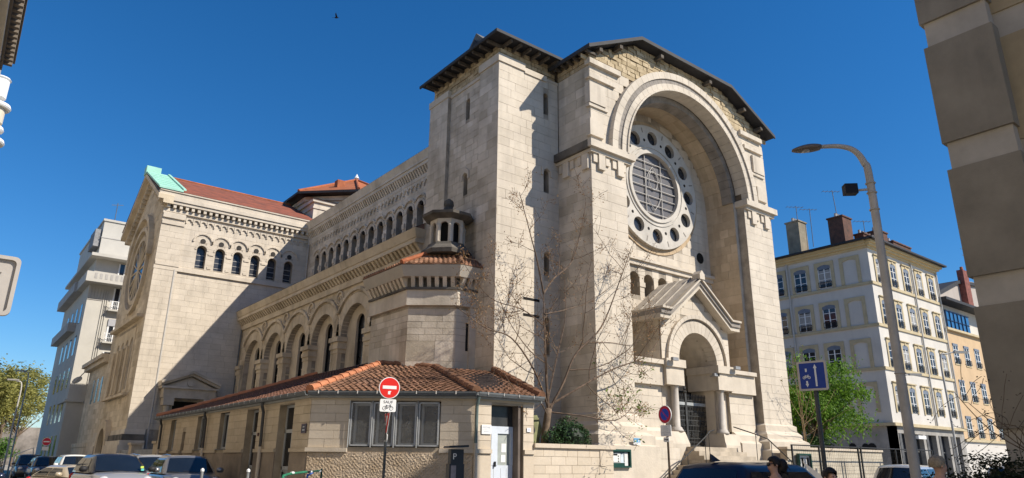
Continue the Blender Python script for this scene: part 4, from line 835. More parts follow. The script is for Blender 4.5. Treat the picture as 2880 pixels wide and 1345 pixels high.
for (p, q_) in ((eF, eA), (eA, eB), (eB, eE)):
    p, q_ = V3(p, 0), V3(q_, 0); d = (q_-p).normalized(); nn = Vector((d.y, -d.x, 0))
    if nn.dot(Vector((-1, -1, 0))) < 0: nn = -nn
    prof = [(0.02, EV+.01), (.0, EV-.06), (.05, EV-.11), (.11, EV-.1), (.14, EV-.03), (.14, EV+.015), (.125, EV+.015), (.12, EV-.03), (.1, EV-.08), (.05, EV-.09), (.02, EV-.05)]
    k_ = len(prof); m_ = MB(); m_.add([p+nn*a+Vector((0, 0, z_)) for a, z_ in prof]+[q_+nn*a+Vector((0, 0, z_)) for a, z_ in prof], [(i, (i+1) % k_, k_+(i+1) % k_, k_+i) for i in range(k_)]+[tuple(range(k_)), tuple(range(2*k_-1, k_-1, -1))]); G = m_.build('gutter', ZINC, AR)
    L_ = (q_-p).length
    for i in range(int(L_/.55)): c_ = p+d*(.3+.55*i)+nn*.14; MB().box(c_.x-.012, c_.x+.012, c_.y-.012, c_.y+.012, EV-.06, EV+.02).build('bracket', LEAD, G)
    m_ = MB(); m_.hexa([p-nn*ov+Vector((0, 0, EV-.16)), q_-nn*ov+Vector((0, 0, EV-.16)), q_+Vector((0, 0, EV-.16)), p+Vector((0, 0, EV-.16)), p-nn*ov+Vector((0, 0, EV-.1)), q_-nn*ov+Vector((0, 0, EV-.1)), q_+Vector((0, 0, EV-.02)), p+Vector((0, 0, EV-.02))]); m_.build('eave_board', mat('grey_eave_board', (.36, .36, .34), .7, .1, 3), AR)
for y in (16.84, 9.8, 3.5): MB().tube([(-6.5, y, 3.3), (-6.5, y, 3.2), (-6.42, y+.05, 3.02), (-6.4, y+.05, 1.95)], .05, 8).build('downpipe', mat('dark_downpipe', (.06, .06, .06), .5, .1, 3), AN); MB().tube([(-6.4, y+.05, 1.97), (-6.4, y+.05, 0)], .06, 8).build('downpipe', ACR, AN)
MB().tube([(B[0]-.02, B[1]-.2, 3.3), (B[0]-.02, B[1]-.12, 3.05), (B[0]-.02, B[1]-.1, 2.05)], .045, 8).build('downpipe', mat('grey_green_pipe', (.13, .17, .16), .5, .1, 3), AN); MB().tube([(B[0]-.02, B[1]-.1, 2.07), (B[0]-.02, B[1]-.1, 0)], .05, 8).build('downpipe', ACR, AN)
AB.finish('stone_courses'); AT.finish('roof_tiles')
# ================================================================ garden wall, stairs, railings in front of the church
GWL = thing('garden_wall', 'cream block garden wall with stone coping between annex and church stairs', 'wall', (1, -3, 0))
q = MB(); q.fb(FRONT, -.73, 2.55, 2.75, 3.0, 0, 2.0); gc = q.build('wall_core', AJ, GWL); GB = Pieces('stone_block'); ashlar(GB, gc, ACR, FRONT.off(3.0), -.73, 2.55, .3, 2.0, .24, .55, proud=.012, gap=.005, jit=.15); GB.finish('stone_courses')
for (a, b) in ((-.73, .25), (.26, 1.3), (1.31, 2.6)): MB().fb(FRONT, a, b, 2.68, 3.08, 2.0, 2.12).build('coping_stone', ACR, GWL)
MB().fb(FRONT, 1.95, 2.2, 3.01, 3.035, 1.5, 1.95).build('meter_hatch', ACR, GWL)
ST = thing('church_stairs', 'stone steps and landing climbing to the church gate', 'stairs', (8.9, -3.2, 0))
STP = mat('worn_step_stone', (.50, .43, .34), .9, .15, 2, .3, 20, tint=.1)
LD = MB().fb(FRONT, 6.7, 11.1, 1.9, 3.75, 0, 1.72).build('landing', JOINT, ST)
for i in range(3): MB().box(7.55-.12*(2-i), 10.25+.12*(2-i), -2.9+.3*i, -1.0, 1.72+.16*i, 1.72+.16*(i+1)).build('step', STP, ST)
for i in range(10):
    MB().box(6.7-.28*(i+1), 6.7-.28*i, -3.7, -2.42, 0, 1.72-.17*(i+1)).build('step', STP, ST); MB().box(11.1+.28*i, 11.1+.28*(i+1), -3.0, -2.42, 0, 1.72-.17*(i+1)).build('step', STP, ST)
SW = Pieces('stone_block'); ashlar(SW, LD, STONE, FRONT.off(3.75), 6.7, 11.1, .1, 1.6, .38, .8); MB().fb(FRONT, 6.65, 11.15, 3.3, 3.82, 1.6, 1.74).build('coping_stone', STP, ST)
q = MB(); q.fb(FRONT, 2.6, 6.65, 2.05, 2.35, 0, 2.14); sw = q.build('side_wall', JOINT, ST); ashlar(SW, sw, STONE, FRONT.off(2.35), 2.6, 6.65, .2, 1.35, .3, .42, gap=.012, proud=.03, jit=.4, rough=.012); ashlar(SW, sw, STONED, FRONT.off(2.35), 2.6, 6.65, 1.35, 2.14, .4, .9); SW.finish('stone_courses')
def railing(name, label, pts, posts, h0=0, group=None, parent=None, mid=True):
    t = thing(name, label, 'railing', pts[0][:2]+(0,), group)
    MB().tube(pts, .022, 8).build('handrail', IRON, t)
    for p in posts: MB().tube([(p[0], p[1], p[2]), (p[0], p[1], p[3])], .014, 6).build('baluster', IRON, t)
    return t
railing('stair_railing', 'thin black iron handrail sloping down left of the church steps', [(7.3, -3.4, 2.75), (6.9, -3.5, 2.68), (6.6, -3.55, 2.5), (5.6, -3.6, 1.95), (4.2, -3.6, 1.15), (4.05, -3.6, 1.05), (4.0, -3.6, 1.15)], [(6.85, -3.5, 1.72, 2.66), (6.55, -3.55, 1.55, 2.46), (5.5, -3.6, .9, 1.9), (4.3, -3.6, .2, 1.2)])
railing('stair_railing', 'black iron handrail sloping right of the church gate toward the fence', [(10.2, -2.2, 3.0), (10.6, -2.9, 2.72), (11.1, -3.1, 2.55), (13.6, -3.15, 1.15)], [(10.6, -2.9, 1.72, 2.72), (11.3, -3.1, 1.6, 2.45), (12.6, -3.1, .8, 1.72)])
# boards and small signs
def board(label, F, u0, u1, z0, z1, n, papers):
    t = thing('notice_board', label, 'notice board', tuple(F((u0+u1)/2, n, 0)))
    GR = mat('dark_green_paint', (.012, .06, .045), .4, .1, 3)
    MB().fb(F, u0, u1, n, n+.05, z0, z1).build('back_panel', GR, t)
    q = MB(); q.fb(F, u0, u1, n+.05, n+.13, z1-.07, z1); q.fb(F, u0, u1, n+.05, n+.13, z0, z0+.05); q.fb(F, u0, u0+.05, n+.05, n+.13, z0+.05, z1-.07); q.fb(F, u1-.05, u1, n+.05, n+.13, z0+.05, z1-.07); q.build('frame', GR, t)
    for (a, b, c_, d, m) in papers: MB().fb(F, u0+a, u0+b, n+.052, n+.056, z0+c_, z0+d).build('poster', m, t)
    return t
PW = mat('poster_white', (.72, .72, .70), .7, .06, 9); PB = mat('poster_pale_blue', (.6, .68, .74), .7, .1, 9); POr = mat('poster_orange', (.75, .42, .22), .7, .1, 9); PG = mat('poster_grey', (.5, .5, .5), .7, .1, 5); PT = mat('poster_teal', (.05, .35, .3), .7, .05, 5); PX = mat('poster_photo_dark', (.10, .10, .08), .6, .2, 9)
nb = board('dark green notice board with colourful posters on wall left of church steps', FRONT, 2.95, 3.92, 1.45, 2.03, 2.39, [(.09, .52, .15, .46, PW), (.53, .72, .15, .46, PB), (.72, .88, .06, .47, PW), (.18, .38, .38, .43, POr), (.12, .5, .16, .175, POr), (.54, .62, .42, .45, PT)])
for (u, z_) in ((.16, .36), (.16, .28), (.16, .2), (.42, .36), (.42, .28), (.42, .2)): MB().disc(FRONT, 2.95+u, 1.45+z_, .028, 2.448, 10).build('poster_picture', PX, nb)
MB().fb(FRONT, 3.62, 3.66, 2.447, 2.45, 1.62, 1.9).build('poster_picture', PX, nb)
nb = board('green framed notice board with white sheets behind the mesh fence', FRONT, 13.05, 13.98, 1.28, 2.04, 3.07, [(.05, .88, .05, .62, PG), (.05, .88, .62, .69, PW), (.08, .2, .36, .6, PW), (.25, .42, .4, .6, PW), (.27, .44, .24, .4, PW), (.66, .82, .28, .6, PW)])
t = thing('video_sign', 'small blue and white surveillance sign on church base', 'sign', tuple(FRONT(4.3, 2.38, 0)))
BLS = mat('mid_blue_sign', (.10, .32, .55), .4, .05, 3)
MB().fb(FRONT, 4.13, 4.47, 2.44, 2.452, 2.2, 2.41).build('panel', WHITE, t); MB().fb(FRONT, 4.14, 4.46, 2.452, 2.456, 2.27, 2.405).build('blue_field', BLS, t)
MB().fb(FRONT, 4.18, 4.28, 2.456, 2.459, 2.31, 2.35).build('camera_pictogram', WHITE, t); MB().disc(FRONT, 4.38, 2.32, .03, 2.459, 12).fb(FRONT, 4.365, 4.375, 2.456, 2.459, 2.33, 2.39).build('pictogram', WHITE, t); text('VIDEO', FRONT, 4.3, 2.235, .04, 2.454, GINK, t, 'lettering')
# right hand garden wall with mesh fence
RWL = thing('garden_wall', 'cream garden wall right of the church behind a wire mesh fence', 'wall', (18, -3, 0))
q = MB(); q.fb(FRONT, 12.5, 20.5, 2.7, 3.0, 0, 2.2); gc = q.build('wall_core', AJ, RWL); GB = Pieces('stone_block'); ashlar(GB, gc, mat('pale_cream_wall', (.52, .46, .36), .9, .1, 1.2, .2, 20, streak=.25, tint=.06), FRONT.off(3.0), 12.5, 20.5, .3, 2.2, .32, .8, proud=.012, gap=.005); GB.finish('stone_courses')
for i in range(8): MB().fb(FRONT, 12.45+i*1.01, 13.45+i*1.01, 2.65, 3.08, 2.2, 2.29).build('coping_stone', ACR, RWL)
FN = thing('mesh_fence', 'tall dark wire mesh fence with posts along the right garden wall', 'fence', (16, -3.6, 0))
for x in (11.9, 13.9, 14.15, 17.1, 17.35, 20.6, 24.5): MB().fb(FRONT, x-.03, x+.03, 3.57, 3.63, 0, 2.36).build('post', IRON, FN)
MB().tube([FRONT(11.9, 3.6, 2.34), FRONT(24.5, 3.6, 2.34)], .025, 6).build('top_rail', IRON, FN)
q = MB()
for i in range(84): x = 11.95+.15*i; q.fb(FRONT, x-.002, x+.002, 3.6, 3.604, .1, 2.34)
for i in range(12): z_ = .2+.18*i; q.fb(FRONT, 11.9, 24.5, 3.604, 3.608, z_-.002, z_+.002)
tag(q.build('wire_mesh', IRON, FN), kind='stuff')
# courtyard wall and gate pillars between annex and transept
CW = thing('courtyard_wall', 'grey courtyard wall with two stone pillars between annex and transept', 'wall', (-6, 22, 0))
MB().box(-6.1, -5.9, 17.8, 27.6, 0, 2.0).build('panel', mat('grey_metal_panel', (.30, .30, .30), .7, .15, 2), CW)
for y in (18.4, 24.0): MB().box(-6.25, -5.75, y-.35, y+.35, 0, 2.25).box(-6.32, -5.68, y-.42, y+.42, 2.25, 2.36).build('pillar', ACW, CW)
# ================================================================ buildings around
WP = mat('white_render', (.60, .565, .51), .9, .05, .7, .15, 30, streak=.16)
TRIM = mat('ochre_stone_trim', (.52, .43, .27), .9, .08, 2, .15, 25)
VAL = mat('blue_grey_valance', (.17, .20, .25), .6, .1, 4)
PANE = mat('window_glass', (.03, .035, .045), .06, .2, 2, spec=.6)
CURT = mat('net_curtain', (.35, .34, .32), .9, .1, 6)
def window(t, F, u, z0, z1, w, sur=.25, keystone=True, guard=True, blind=False, top=.14, curtain=False, trim=TRIM):
    """one window: surround, valance, casement, pane, guard"""
    s = MB(); h = z1
    if sur:
        s.fb(F, u-w/2-sur, u-w/2, 0, .07, z0-.1, h); s.fb(F, u+w/2, u+w/2+sur, 0, .07, z0-.1, h); s.prism(F, [(u-w/2-sur, h), (u-w/2-sur, h+sur+.12), (u+w/2+sur, h+sur+.12), (u+w/2+sur, h)]+[(u+w/2-w*i/6, h+top*math.sin(math.pi*i/6)) for i in range(7)], 0, .07)
        if keystone: s.fb(F, u-.1, u+.1, .07, .11, h+.1, h+sur+.1); s.fb(F, u-w/2-sur-.05, u+w/2+sur+.05, 0, .16, h+sur+.12, h+sur+.2)
    else: s.fb(F, u-w/2-.06, u+w/2+.06, 0, .05, z0-.12, z0-.02)
    W = s.build('window', trim, t)
    if blind: return W
    MB().fb(F, u-w/2, u+w/2, -.02, .004, z0, h+top*.9).build('pane', PANE, W)
    q = MB(); m_ = (z0+h)/2
    q.fb(F, u-w/2, u-w/2+.06, .004, .04, z0, h); q.fb(F, u+w/2-.06, u+w/2, .004, .04, z0, h); q.fb(F, u-.04, u+.04, .004, .045, z0, h); q.fb(F, u-w/2, u+w/2, .004, .035, z0+(h-z0)*.68, z0+(h-z0)*.68+.04); q.fb(F, u-w/2, u+w/2, .004, .035, z0+(h-z0)*.36, z0+(h-z0)*.36+.04); q.build('casement', WHITE, W)
    MB().prism(F, [(u-w/2, h-.22), (u+w/2, h-.22)]+[(u+w/2-w*i/6, h+top*math.sin(math.pi*i/6)) for i in range(7)], .0, .06).build('valance', VAL, W)
    if curtain: MB().fb(F, u-w/2+.08, u+w/2-.08, .004, .01, z0+.3, h-.3).build('curtain', CURT, W)
    if guard:
        q = MB(); q.fb(F, u-w/2, u+w/2, .09, .12, z0+.42, z0+.46); q.fb(F, u-w/2, u+w/2, .09, .12, z0+.05, z0+.09)
        for i in range(9): x = u-w/2+w*i/8; q.fb(F, x-.014, x+.014, .095, .115, z0+.05, z0+.45)
        q.build('window_guard', IRON, W)
    return W
# -- white apartment house
WB = thing('apartment_house', 'white rendered apartment house with ochre window surrounds and brick chimneys behind the green tree', 'building', (46, 12, 0))
bx0, bx1, by0, by1 = 40.24, 52.77, 5.07, 26
MB().box(bx0, bx1, by0, by1, 4.6, 18.0).build('wall', WP, WB)
BF = Fr((0, by0, 0), (1, 0, 0), (0, -1, 0)); BL = Fr((bx0, 0, 0), (0, 1, 0), (-1, 0, 0))
for z_ in (15.2, 11.9, 8.6):
    MB().fb(BF, bx0-.08, bx1, 0, .1, z_-.12, z_+.1).build('string_course', TRIM, WB); MB().fb(BL, by0, by1, 0, .1, z_-.12, z_+.1).build('string_course', TRIM, WB)
for i, z0 in enumerate((15.45, 12.1, 8.8, 5.5)):
    for j in range(5): window(WB, BF, 41.72+2.39*j, z0, z0+1.75, .98, .22, True, True, curtain=(i+j) % 3 == 0)
    for j in range(7): window(WB, BL, 6.62+2.13*j, z0, z0+1.75, 1.1, .27, False, True, blind=(j == 0), curtain=(i*2+j) % 3 == 1)
for i in range(3):
    for F, a, b in ((BF, bx0-.1-.15*i, bx1+.15*i), (BL, by0-.05, by1)): MB().fb(F, a, b, 0, .12+.2*i, 18.0+.18*i, 18.18+.18*i).build('cornice', mat('yellow_cornice', (.60, .48, .28), .85, .06, 2), WB)
q = MB(); o_ = .75; A4 = [(bx0-o_, by0-o_, 18.58), (bx1+.5, by0-o_, 18.58), (bx1+.5, by1, 18.58), (bx0-o_, by1, 18.58)]; q.add(A4+[(bx0+5, by0+5, 20.4), (bx1-3, by0+5, 20.4), (bx1-3, by1, 20.4), (bx0+5, by1, 20.4)], [(0, 1, 5, 4), (3, 0, 4, 7), (1, 2, 6, 5), (4, 5, 6, 7)]); RFW = q.build('roof', mat('old_red_brown_tiles', (.20, .085, .05), .9, .25, 2, .8, 6, wave=(4, 'Z'), col2=(.12, .06, .04)), WB)
q = MB(); q.fb(BF, bx0-.8, bx1+.5, .55, .85, 18.52, 18.66); q.build('gutter', SLATE, RFW); MB().fb(BL, by0-.8, by1, .55, .85, 18.52, 18.66).build('gutter', SLATE, RFW)
BRK = mat('dark_brick', (.14, .07, .05), .92, .35, 3, .6, 8, col2=(.07, .045, .035)); CHR = mat('grey_rendered_chimney', (.30, .26, .19), .92, .15, 1.5, .3, 20, dirt=.4)
for (x0, x1, y0, y1, z0, z1, m_) in ((41.7, 43.0, 11.3, 12.5, 18.6, 22.2, CHR), (42.0, 43.5, 7.5, 8.8, 18.8, 21.7, BRK), (44.3, 47.0, 7, 7.8, 18.6, 20.5, BRK), (47.3, 48.9, 7, 8.0, 18.6, 21.4, BRK), (49.9, 53.4, 7.0, 7.9, 18.6, 20.9, BRK)):
    Cm = MB().box(x0, x1, y0, y1, z0, z1).build('chimney', m_, WB); MB().box(x0-.08, x1+.08, y0-.08, y1+.08, z1, z1+.12).build('chimney_cap', CHR if m_ == CHR else BRK, Cm)
    n = 5
    for i in range(n): MB().lathe(((x0+.2+(x1-x0-.4)*i/(n-1)), (y0+y1)/2, z1+.12), [(.13, 0), (.1, .3), (.12, .34)], 8).build('chimney_pot', mat('pale_pot', (.45, .42, .4), .8, .1, 3), Cm)
def antenna(p, h, tilt=0.):
    a = thing('tv_antenna', None, None, p) if 0 else None
    q = MB(); q.tube([p, (p[0]+tilt, p[1], p[2]+h)], .03, 6); zt = p[2]+h
    q.tube([(p[0]+tilt-.7, p[1]+.5, zt-.1), (p[0]+tilt+.5, p[1]-.4, zt-.1)], .018, 4)
    for k_ in range(5): c_ = Vector((p[0]+tilt-.7+.28*k_, p[1]+.5-.21*k_, zt-.1)); q.tube([c_-Vector((.15, .2, 0)), c_+Vector((.15, .2, 0))], .012, 4)
    return q.build('aerial', ZINC, WB)
antenna((42.2, 11.6, 22.2), 1.6); antenna((43.1, 10.9, 20), 3.6, .1); antenna((42.6, 8.2, 21.7), 2.6, -.3); antenna((48, 8.5, 21.3), 1.6)
q = MB()
for x in (47.6, 52.6): MB().tube([BF(x, .1, 4.6), BF(x, .1, 18)], .07, 8).build('downpipe', mat('pale_downpipe', (.5, .48, .44), .6, .06, 3), WB)
MB().tube([BL(12.0, .1, 4.6), BL(12.0, .1, 18)], .07, 8).build('downpipe', MATS['pale_downpipe'], WB)
# shop front
SHP = mat('dark_grey_shopfront', (.12, .12, .12), .7, .2, 2, streak=.3); SHU = mat('weathered_grey_fascia', (.36, .34, .31), .85, .15, 1, streak=.6)
q = MB(); shops = [(41.2, 42.6), (43.2, 44.9), (45.7, 47.2), (48.0, 49.5), (50.3, 51.8)]
slab(q, BF, bx0, bx1, 0, 4.4, [(a, b, .3, 3.9) for a, b in shops], -.5, 0); q.fb(BL, by0, by1, -.5, 0, 0, 4.4); SHW = q.build('ground_floor_wall', SHU, WB)
MB().fb(BF, bx0-.2, bx1+.1, 0, .25, 4.4, 4.62).build('shop_cornice', TRIM, WB); MB().fb(BL, by0-.2, by1, 0, .25, 4.4, 4.62).build('shop_cornice', TRIM, WB)
for (a, b) in shops:
    W = MB().fb(BF, a, b, -.45, -.4, .3, 3.9).build('shop_window', PANE, WB); q = MB()
    for x in (a, (a+b)/2-.03, b-.06): q.fb(BF, x, x+.06, -.4, -.34, .3, 3.9)
    q.fb(BF, a, b, -.4, -.34, 2.6, 2.68); q.build('frame', SHP, W); MB().fb(BF, a-.35, a-.0, 0, .04, 0, 3.9).build('shop_pier', SHP, W)
MB().fb(BF, 43.4, 44.7, 0, .3, 3.55, 3.8).build('rolled_shutter', WHITE, WB)
def spray(F, u, z_, m_, parent, seed, k=1.):
    r3 = random.Random(seed); q = MB()
    for i in range(9): q.disc(F, u+r3.uniform(-.8, .8)*k, z_+r3.uniform(-.25, .25)*k, r3.uniform(.18, .4)*k, .012+.001*i, 9)
    return tag(q.build('spray_paint_patch', m_, parent), kind='stuff')
spray(BL, 7.5, 2.7, mat('black_spray', (.015, .015, .015), .8, .1, 3), WB, 2)
# -- peach house beyond
PH = thing('peach_house', 'peach rendered house with blue glazed top storey right of the white apartment house', 'building', (58, 12, 0))
MB().box(52.8, 70, by0+.02, 20, 3.8, 13.0).build('wall', mat('peach_render', (.56, .40, .24), .9, .05, 1, .1, 30), PH); MB().box(52.8, 70, by0+.02, 20, 0, 3.6).build('base_wall', WP, PH)
MB().box(52.7, 70, by0-.15, 20, 3.6, 3.8).build('ledge', TRIM, PH); MB().box(52.7, 70, by0-.25, 20, 13.0, 13.2).build('ledge', TRIM, PH)
MB().box(52.9, 70, by0+.6, 20, 13.2, 15.6).build('top_storey', WP, PH); MB().box(52.6, 70, by0-.6, 20, 15.6, 15.85).build('roof', SLATE, PH)
BG = mat('blue_glazing', (.03, .12, .28), .08, .1, 1, spec=.6)
for i in range(6):
    a = 53.4+.86*i; W = MB().fb(BF, a, a+.86, -.5, -.02, 13.2, 14.85).build('glazing_panel', BG, PH); q = MB(); q.fb(BF, a, a+.08, -.02, .05, 13.2, 14.85); q.fb(BF, a, a+.86, -.02, .04, 13.95, 14.0); q.fb(BF, a, a+.86, -.02, .05, 14.78, 14.85); q.build('frame', mat('navy_frame', (.01, .02, .06), .4, .1, 3), W)
for z0 in (10.15, 7.0, 3.95):
    for j in range(5): window(PH, BF.off(-.02), 54.25+2.38*j, z0, z0+1.75, 1.1, 0, False, True, top=.01); 
# -- house further back with gable chimney
BH = thing('background_house', 'pale gabled house wall with red brick chimney above the blue glazed storey', 'building', (76, 16, 0))
MB().prism(Fr((0, 12, 0), (1, 0, 0), (0, -1, 0)), [(70, 0), (90, 0), (90, 23.8), (82.5, 23.5), (77.6, 22.5), (72.0, 20.5), (70, 19.6)], -6, 0).build('wall', mat('greyish_render', (.42, .37, .33), .9, .06, 1), BH)
MB().prism(Fr((0, 12, 0), (1, 0, 0), (0, -1, 0)), [(69.5, 19.4), (72, 20.4), (77.6, 22.4), (90, 23.7), (90, 24.1), (77.6, 22.8), (72, 20.8), (69.5, 19.8)], -6.2, .3).build('roof_edge', SLATE, BH)
c1 = MB().fb(Fr((0, 12, 0), (1, 0, 0), (0, -1, 0)), 78.3, 79.8, .0, .7, 14, 24.2).build('chimney', mat('red_brick', (.25, .09, .07), .9, .2, 3), BH); MB().lathe((79.05, 11.65, 24.2), [(.2, 0), (.16, .5)], 8).build('chimney_pot', TILE, c1)
q = MB(); q.tube([(80.6, 11.6, 23.5), (80.6, 11.6, 27.5)], .04, 6); q.tube([(79.8, 11.6, 27.2), (81.4, 11.6, 27.2)], .03, 4); q.tube([(80, 11.6, 26.4), (81.6, 11.6, 26.4)], .03, 4); q.build('aerial', ZINC, BH)
# -- dark concrete building in the right foreground
DB = thing('concrete_building', 'brown concrete building with pale floor bands filling the right edge', 'building', (6, -20, 0))
CDK = mat('brown_concrete', (.30, .26, .20), .92, .1, 1.2, .25, 60, streak=.3); CLT = mat('pale_concrete_band', (.47, .42, .35), .92, .08, 1.2, .2, 60, streak=.15); CSA = mat('sandy_concrete', (.43, .34, .21), .92, .1, 1.2, .25, 60, streak=.2)
MB().box(1.3, 5.0, -34, -14.34, 0, 13.9).build('core', CDK, DB)
zz = [(-2.3, .55), (1.25, 3.9+.0), ]
lev = [10.28-2.87*i for i in range(-1, 4)]
for zt in lev:   # panel from zt down 2.27, band below
    zb = max(0, zt-2.27)
    if zt > 0: MB().box(.91, 1.3, -15.61, -14.31, zb, zt).build('facade_panel', CDK, DB)
    if zb > .62: MB().box(.98, 1.3, -15.56, -14.38, zb-.6, zb).build('floor_band', CLT, DB)
    for k_ in range(4):
        y1 = -15.5-3.2*k_; MB().box(1.24, 1.6, y1-3.19, y1, max(0, zb-.25), zt-.25).build('facade_panel', CSA, DB)
        if zb > .9: MB().box(1.28, 1.6, y1-3.19, y1, zb-.85, zb-.25).build('floor_band', CLT, DB)
# -- tall modern block at the far left
TB = thing('tall_apartment_block', 'tall pale apartment block with corner balcony beyond the transept', 'building', (-2, 56, 0))
TP = mat('pale_grey_render', (.53, .505, .45), .9, .05, .8, .1, 30, streak=.08); TPS = mat('grey_side_render', (.44, .42, .39), .9, .08, .8, .1, 30, streak=.1)
TY = 50.0; TX = -6.72; BTF = Fr((0, TY, 0), (1, 0, 0), (0, -1, 0)); BTL = Fr((TX, 0, 0), (0, 1, 0), (-1, 0, 0))
MB().box(TX, 10, TY, 66, 0, 15.95).build('wall', TP, TB)
MB().box(TX+.2, 10, TY+.5, 66, 15.95, 18.5).build('upper_storey', TP, TB); MB().box(TX+.35, 10, TY+1.4, 66, 18.5, 22.2).build('top_storey', TP, TB)
MB().box(TX-.35, 10, TY-.6, 66.4, 18.4, 18.66).build('cornice', TP, TB); MB().box(TX+.25, 10, TY+1.3, 66, 22.2, 22.4).build('parapet', TP, TB)
MB().box(TX+.3, 10, TY+1.36, TY+1.5, 20.6, 20.68).build('string_course', TPS, TB)
BC = MB().box(TX-.5, 10, TY-1.3, 66, 15.95, 16.12).build('corner_balcony', TP, TB)
MB().box(TX-.5, 10, TY-1.3, TY-1.15, 16.12, 16.82).build('parapet', TP, BC); MB().box(TX-.5, TX-.36, TY-1.15, 60, 16.12, 16.82).build('parapet', TP, BC)
for i in range(12): MB().box(TX+.1+i*.4, TX+.3+i*.4, TY-1.32, TY-1.29, 16.25, 16.72).build('baluster_slot', TPS, BC)
for j, z0 in enumerate((13.95, 11.15, 8.35, 5.55, 2.75)):
    for i in range(2):
        u = -4.25+3.2*i; W = MB().fb(BTF, u-.55, u+.55, -.02, .01, z0, z0+1.9).build('french_window', PANE, TB)
        q = MB(); q.fb(BTF, u-.55, u-.42, .01, .05, z0, z0+1.9); q.fb(BTF, u+.42, u+.55, .01, .05, z0, z0+1.9); q.fb(BTF, u-.08, u+.08, .01, .05, z0, z0+1.9); q.build('casement', WHITE, W)
        if j % 2: MB().fb(BTF, u-.55, u+.55, .01, .1, z0+1.35, z0+1.95).build('roller_blind', mat('grey_blind', (.4, .4, .42), .7, .05, 3), W)
        q = MB(); q.fb(BTF, u-.8, u+.8, 0, .55, z0-.2, z0-.06); q.build('balcony_slab', TP, W); q = MB(); q.fb(BTF, u-.78, u+.78, .5, .53, z0+.62, z0+.67)
        for k_ in range(13): q.fb(BTF, u-.76+.126*k_, u-.735+.126*k_, .5, .53, z0-.1, z0+.62)
        q.fb(BTF, u-.78, u+.78, .5, .53, z0+.25, z0+.29); q.build('balcony_rail', WHITE, W)
for u in (-5.5, -5.34, -5.18): MB().fb(BTF, u, u+.07, 0, .08, 0, 15.6).build('pilaster_rib', TP, TB)
for i in range(5): MB().fb(BTF, -6.66+.23*i, -6.5+.23*i, 0, .06, 14.75, 15.8).build('flute', TP, TB)
MB().fb(BTF, TX, -5.55, 0, .05, 14.62, 14.7).build('string_course', TPS, TB); MB().box(TX-.15, -5.55, TY-.2, TY+5, 5.95, 6.15).build('base_cornice', TP, TB)
W = MB().fb(BTF.off(-.5), -4.7, -3.6, 0, .03, 16.3, 18.2).build('french_window', PANE, TB); q = MB(); q.fb(BTF.off(-.5), -4.7, -4.58, .03, .06, 16.3, 18.2); q.fb(BTF.off(-.5), -4.22, -4.08, .03, .06, 16.3, 18.2); q.fb(BTF.off(-.5), -3.72, -3.6, .03, .06, 16.3, 18.2); q.build('casement', WHITE, W)
for z0 in (1.6, 4.4, 7.2, 10, 12.8):
    for y in (51.8, 54.6, 57.4, 60.2): MB().fb(BTL, y, y+1.0, -.02, .02, z0, z0+1.7).build('window', PANE, TB)
MB().fb(BTL, 54, 65.9, 0, .7, 15.9, 16.8).build('side_balcony', TPS, TB); MB().fb(BTL, 54, 65.9, 0, .6, 12.3, 13.1).build('side_balcony', TPS, TB)
MB().box(-5.0, 4, 55, 57, 22.4, 23.1).build('tile_ridge', TILE, TB)
for i in range(10): MB().lathe((-4.9+i*.45, 55, 23.1), [(.1, 0), (.08, .35)], 6).build('chimney_pot', MATS['pale_pot'], TB)
q = MB(); q.tube([(-5.1, 55.5, 22.4), (-5.1, 55.5, 25.4)], .035, 6); q.tube([(-5.6, 55.5, 25.1), (-4.6, 55.5, 25.3)], .03, 4); q.build('aerial', ZINC, TB)
MB().box(TX-.2, TX+.3, TY+1.6, TY+4.4, 19.8, 21.4).build('awning_box', mat('striped_shade', (.3, .3, .3), .8, .2, 6), TB)
WL2 = thing('wall_lamp', 'curved wall lamp on the pale apartment block above the street corner', 'lamp', (TX+.3, TY-.6, 8))
MB().tube([(TX+.3, TY, 7.5), (TX+.7, TY-.5, 8.2), (TX+1.2, TY-1.1, 8.9)], .04, 6).build('arm', LEAD, WL2); MB().lathe((TX+1.2, TY-1.1, 8.85), [(.06, .2), (.28, .05), (.3, 0), (.1, -.05)], 10).build('lamp_head', LEAD, WL2)
# -- buildings along the left side of the street (eaves just enter the frame)
LBM = mat('left_street_stone', (.62, .55, .44), .9, .06, 1, .1, 30)
B1 = thing('left_street_house', 'shaded eave with row of modillions at the top left corner', 'building', (-20, 0, 0))
MB().box(-26, -15.75, -45, 13.9, 0, 16.6).build('wall', LBM, B1)
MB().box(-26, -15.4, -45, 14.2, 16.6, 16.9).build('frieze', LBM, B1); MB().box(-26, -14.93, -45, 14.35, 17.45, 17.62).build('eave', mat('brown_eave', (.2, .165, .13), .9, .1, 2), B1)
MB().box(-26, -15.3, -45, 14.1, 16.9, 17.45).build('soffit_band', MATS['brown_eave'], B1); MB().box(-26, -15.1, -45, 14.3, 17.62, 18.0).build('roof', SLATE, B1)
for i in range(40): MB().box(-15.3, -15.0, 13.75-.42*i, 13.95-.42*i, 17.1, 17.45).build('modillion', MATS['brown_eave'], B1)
LWF = Fr((-15.75, 0, 0), (0, 1, 0), (1, 0, 0))
for z0 in (2.5, 6, 9.5, 13): [MB().fb(LWF, y, y+1.1, 0, .03, z0, z0+2).build('window', PANE, B1) for y in range(-30, 12, 3)]
B2 = thing('left_street_house', 'rounded white balconies of a pale house at the left edge', 'building', (-20, 35, 0))
MB().box(-26, -15.75, 14.6, 45, 0, 23.5).build('wall', LBM, B2)
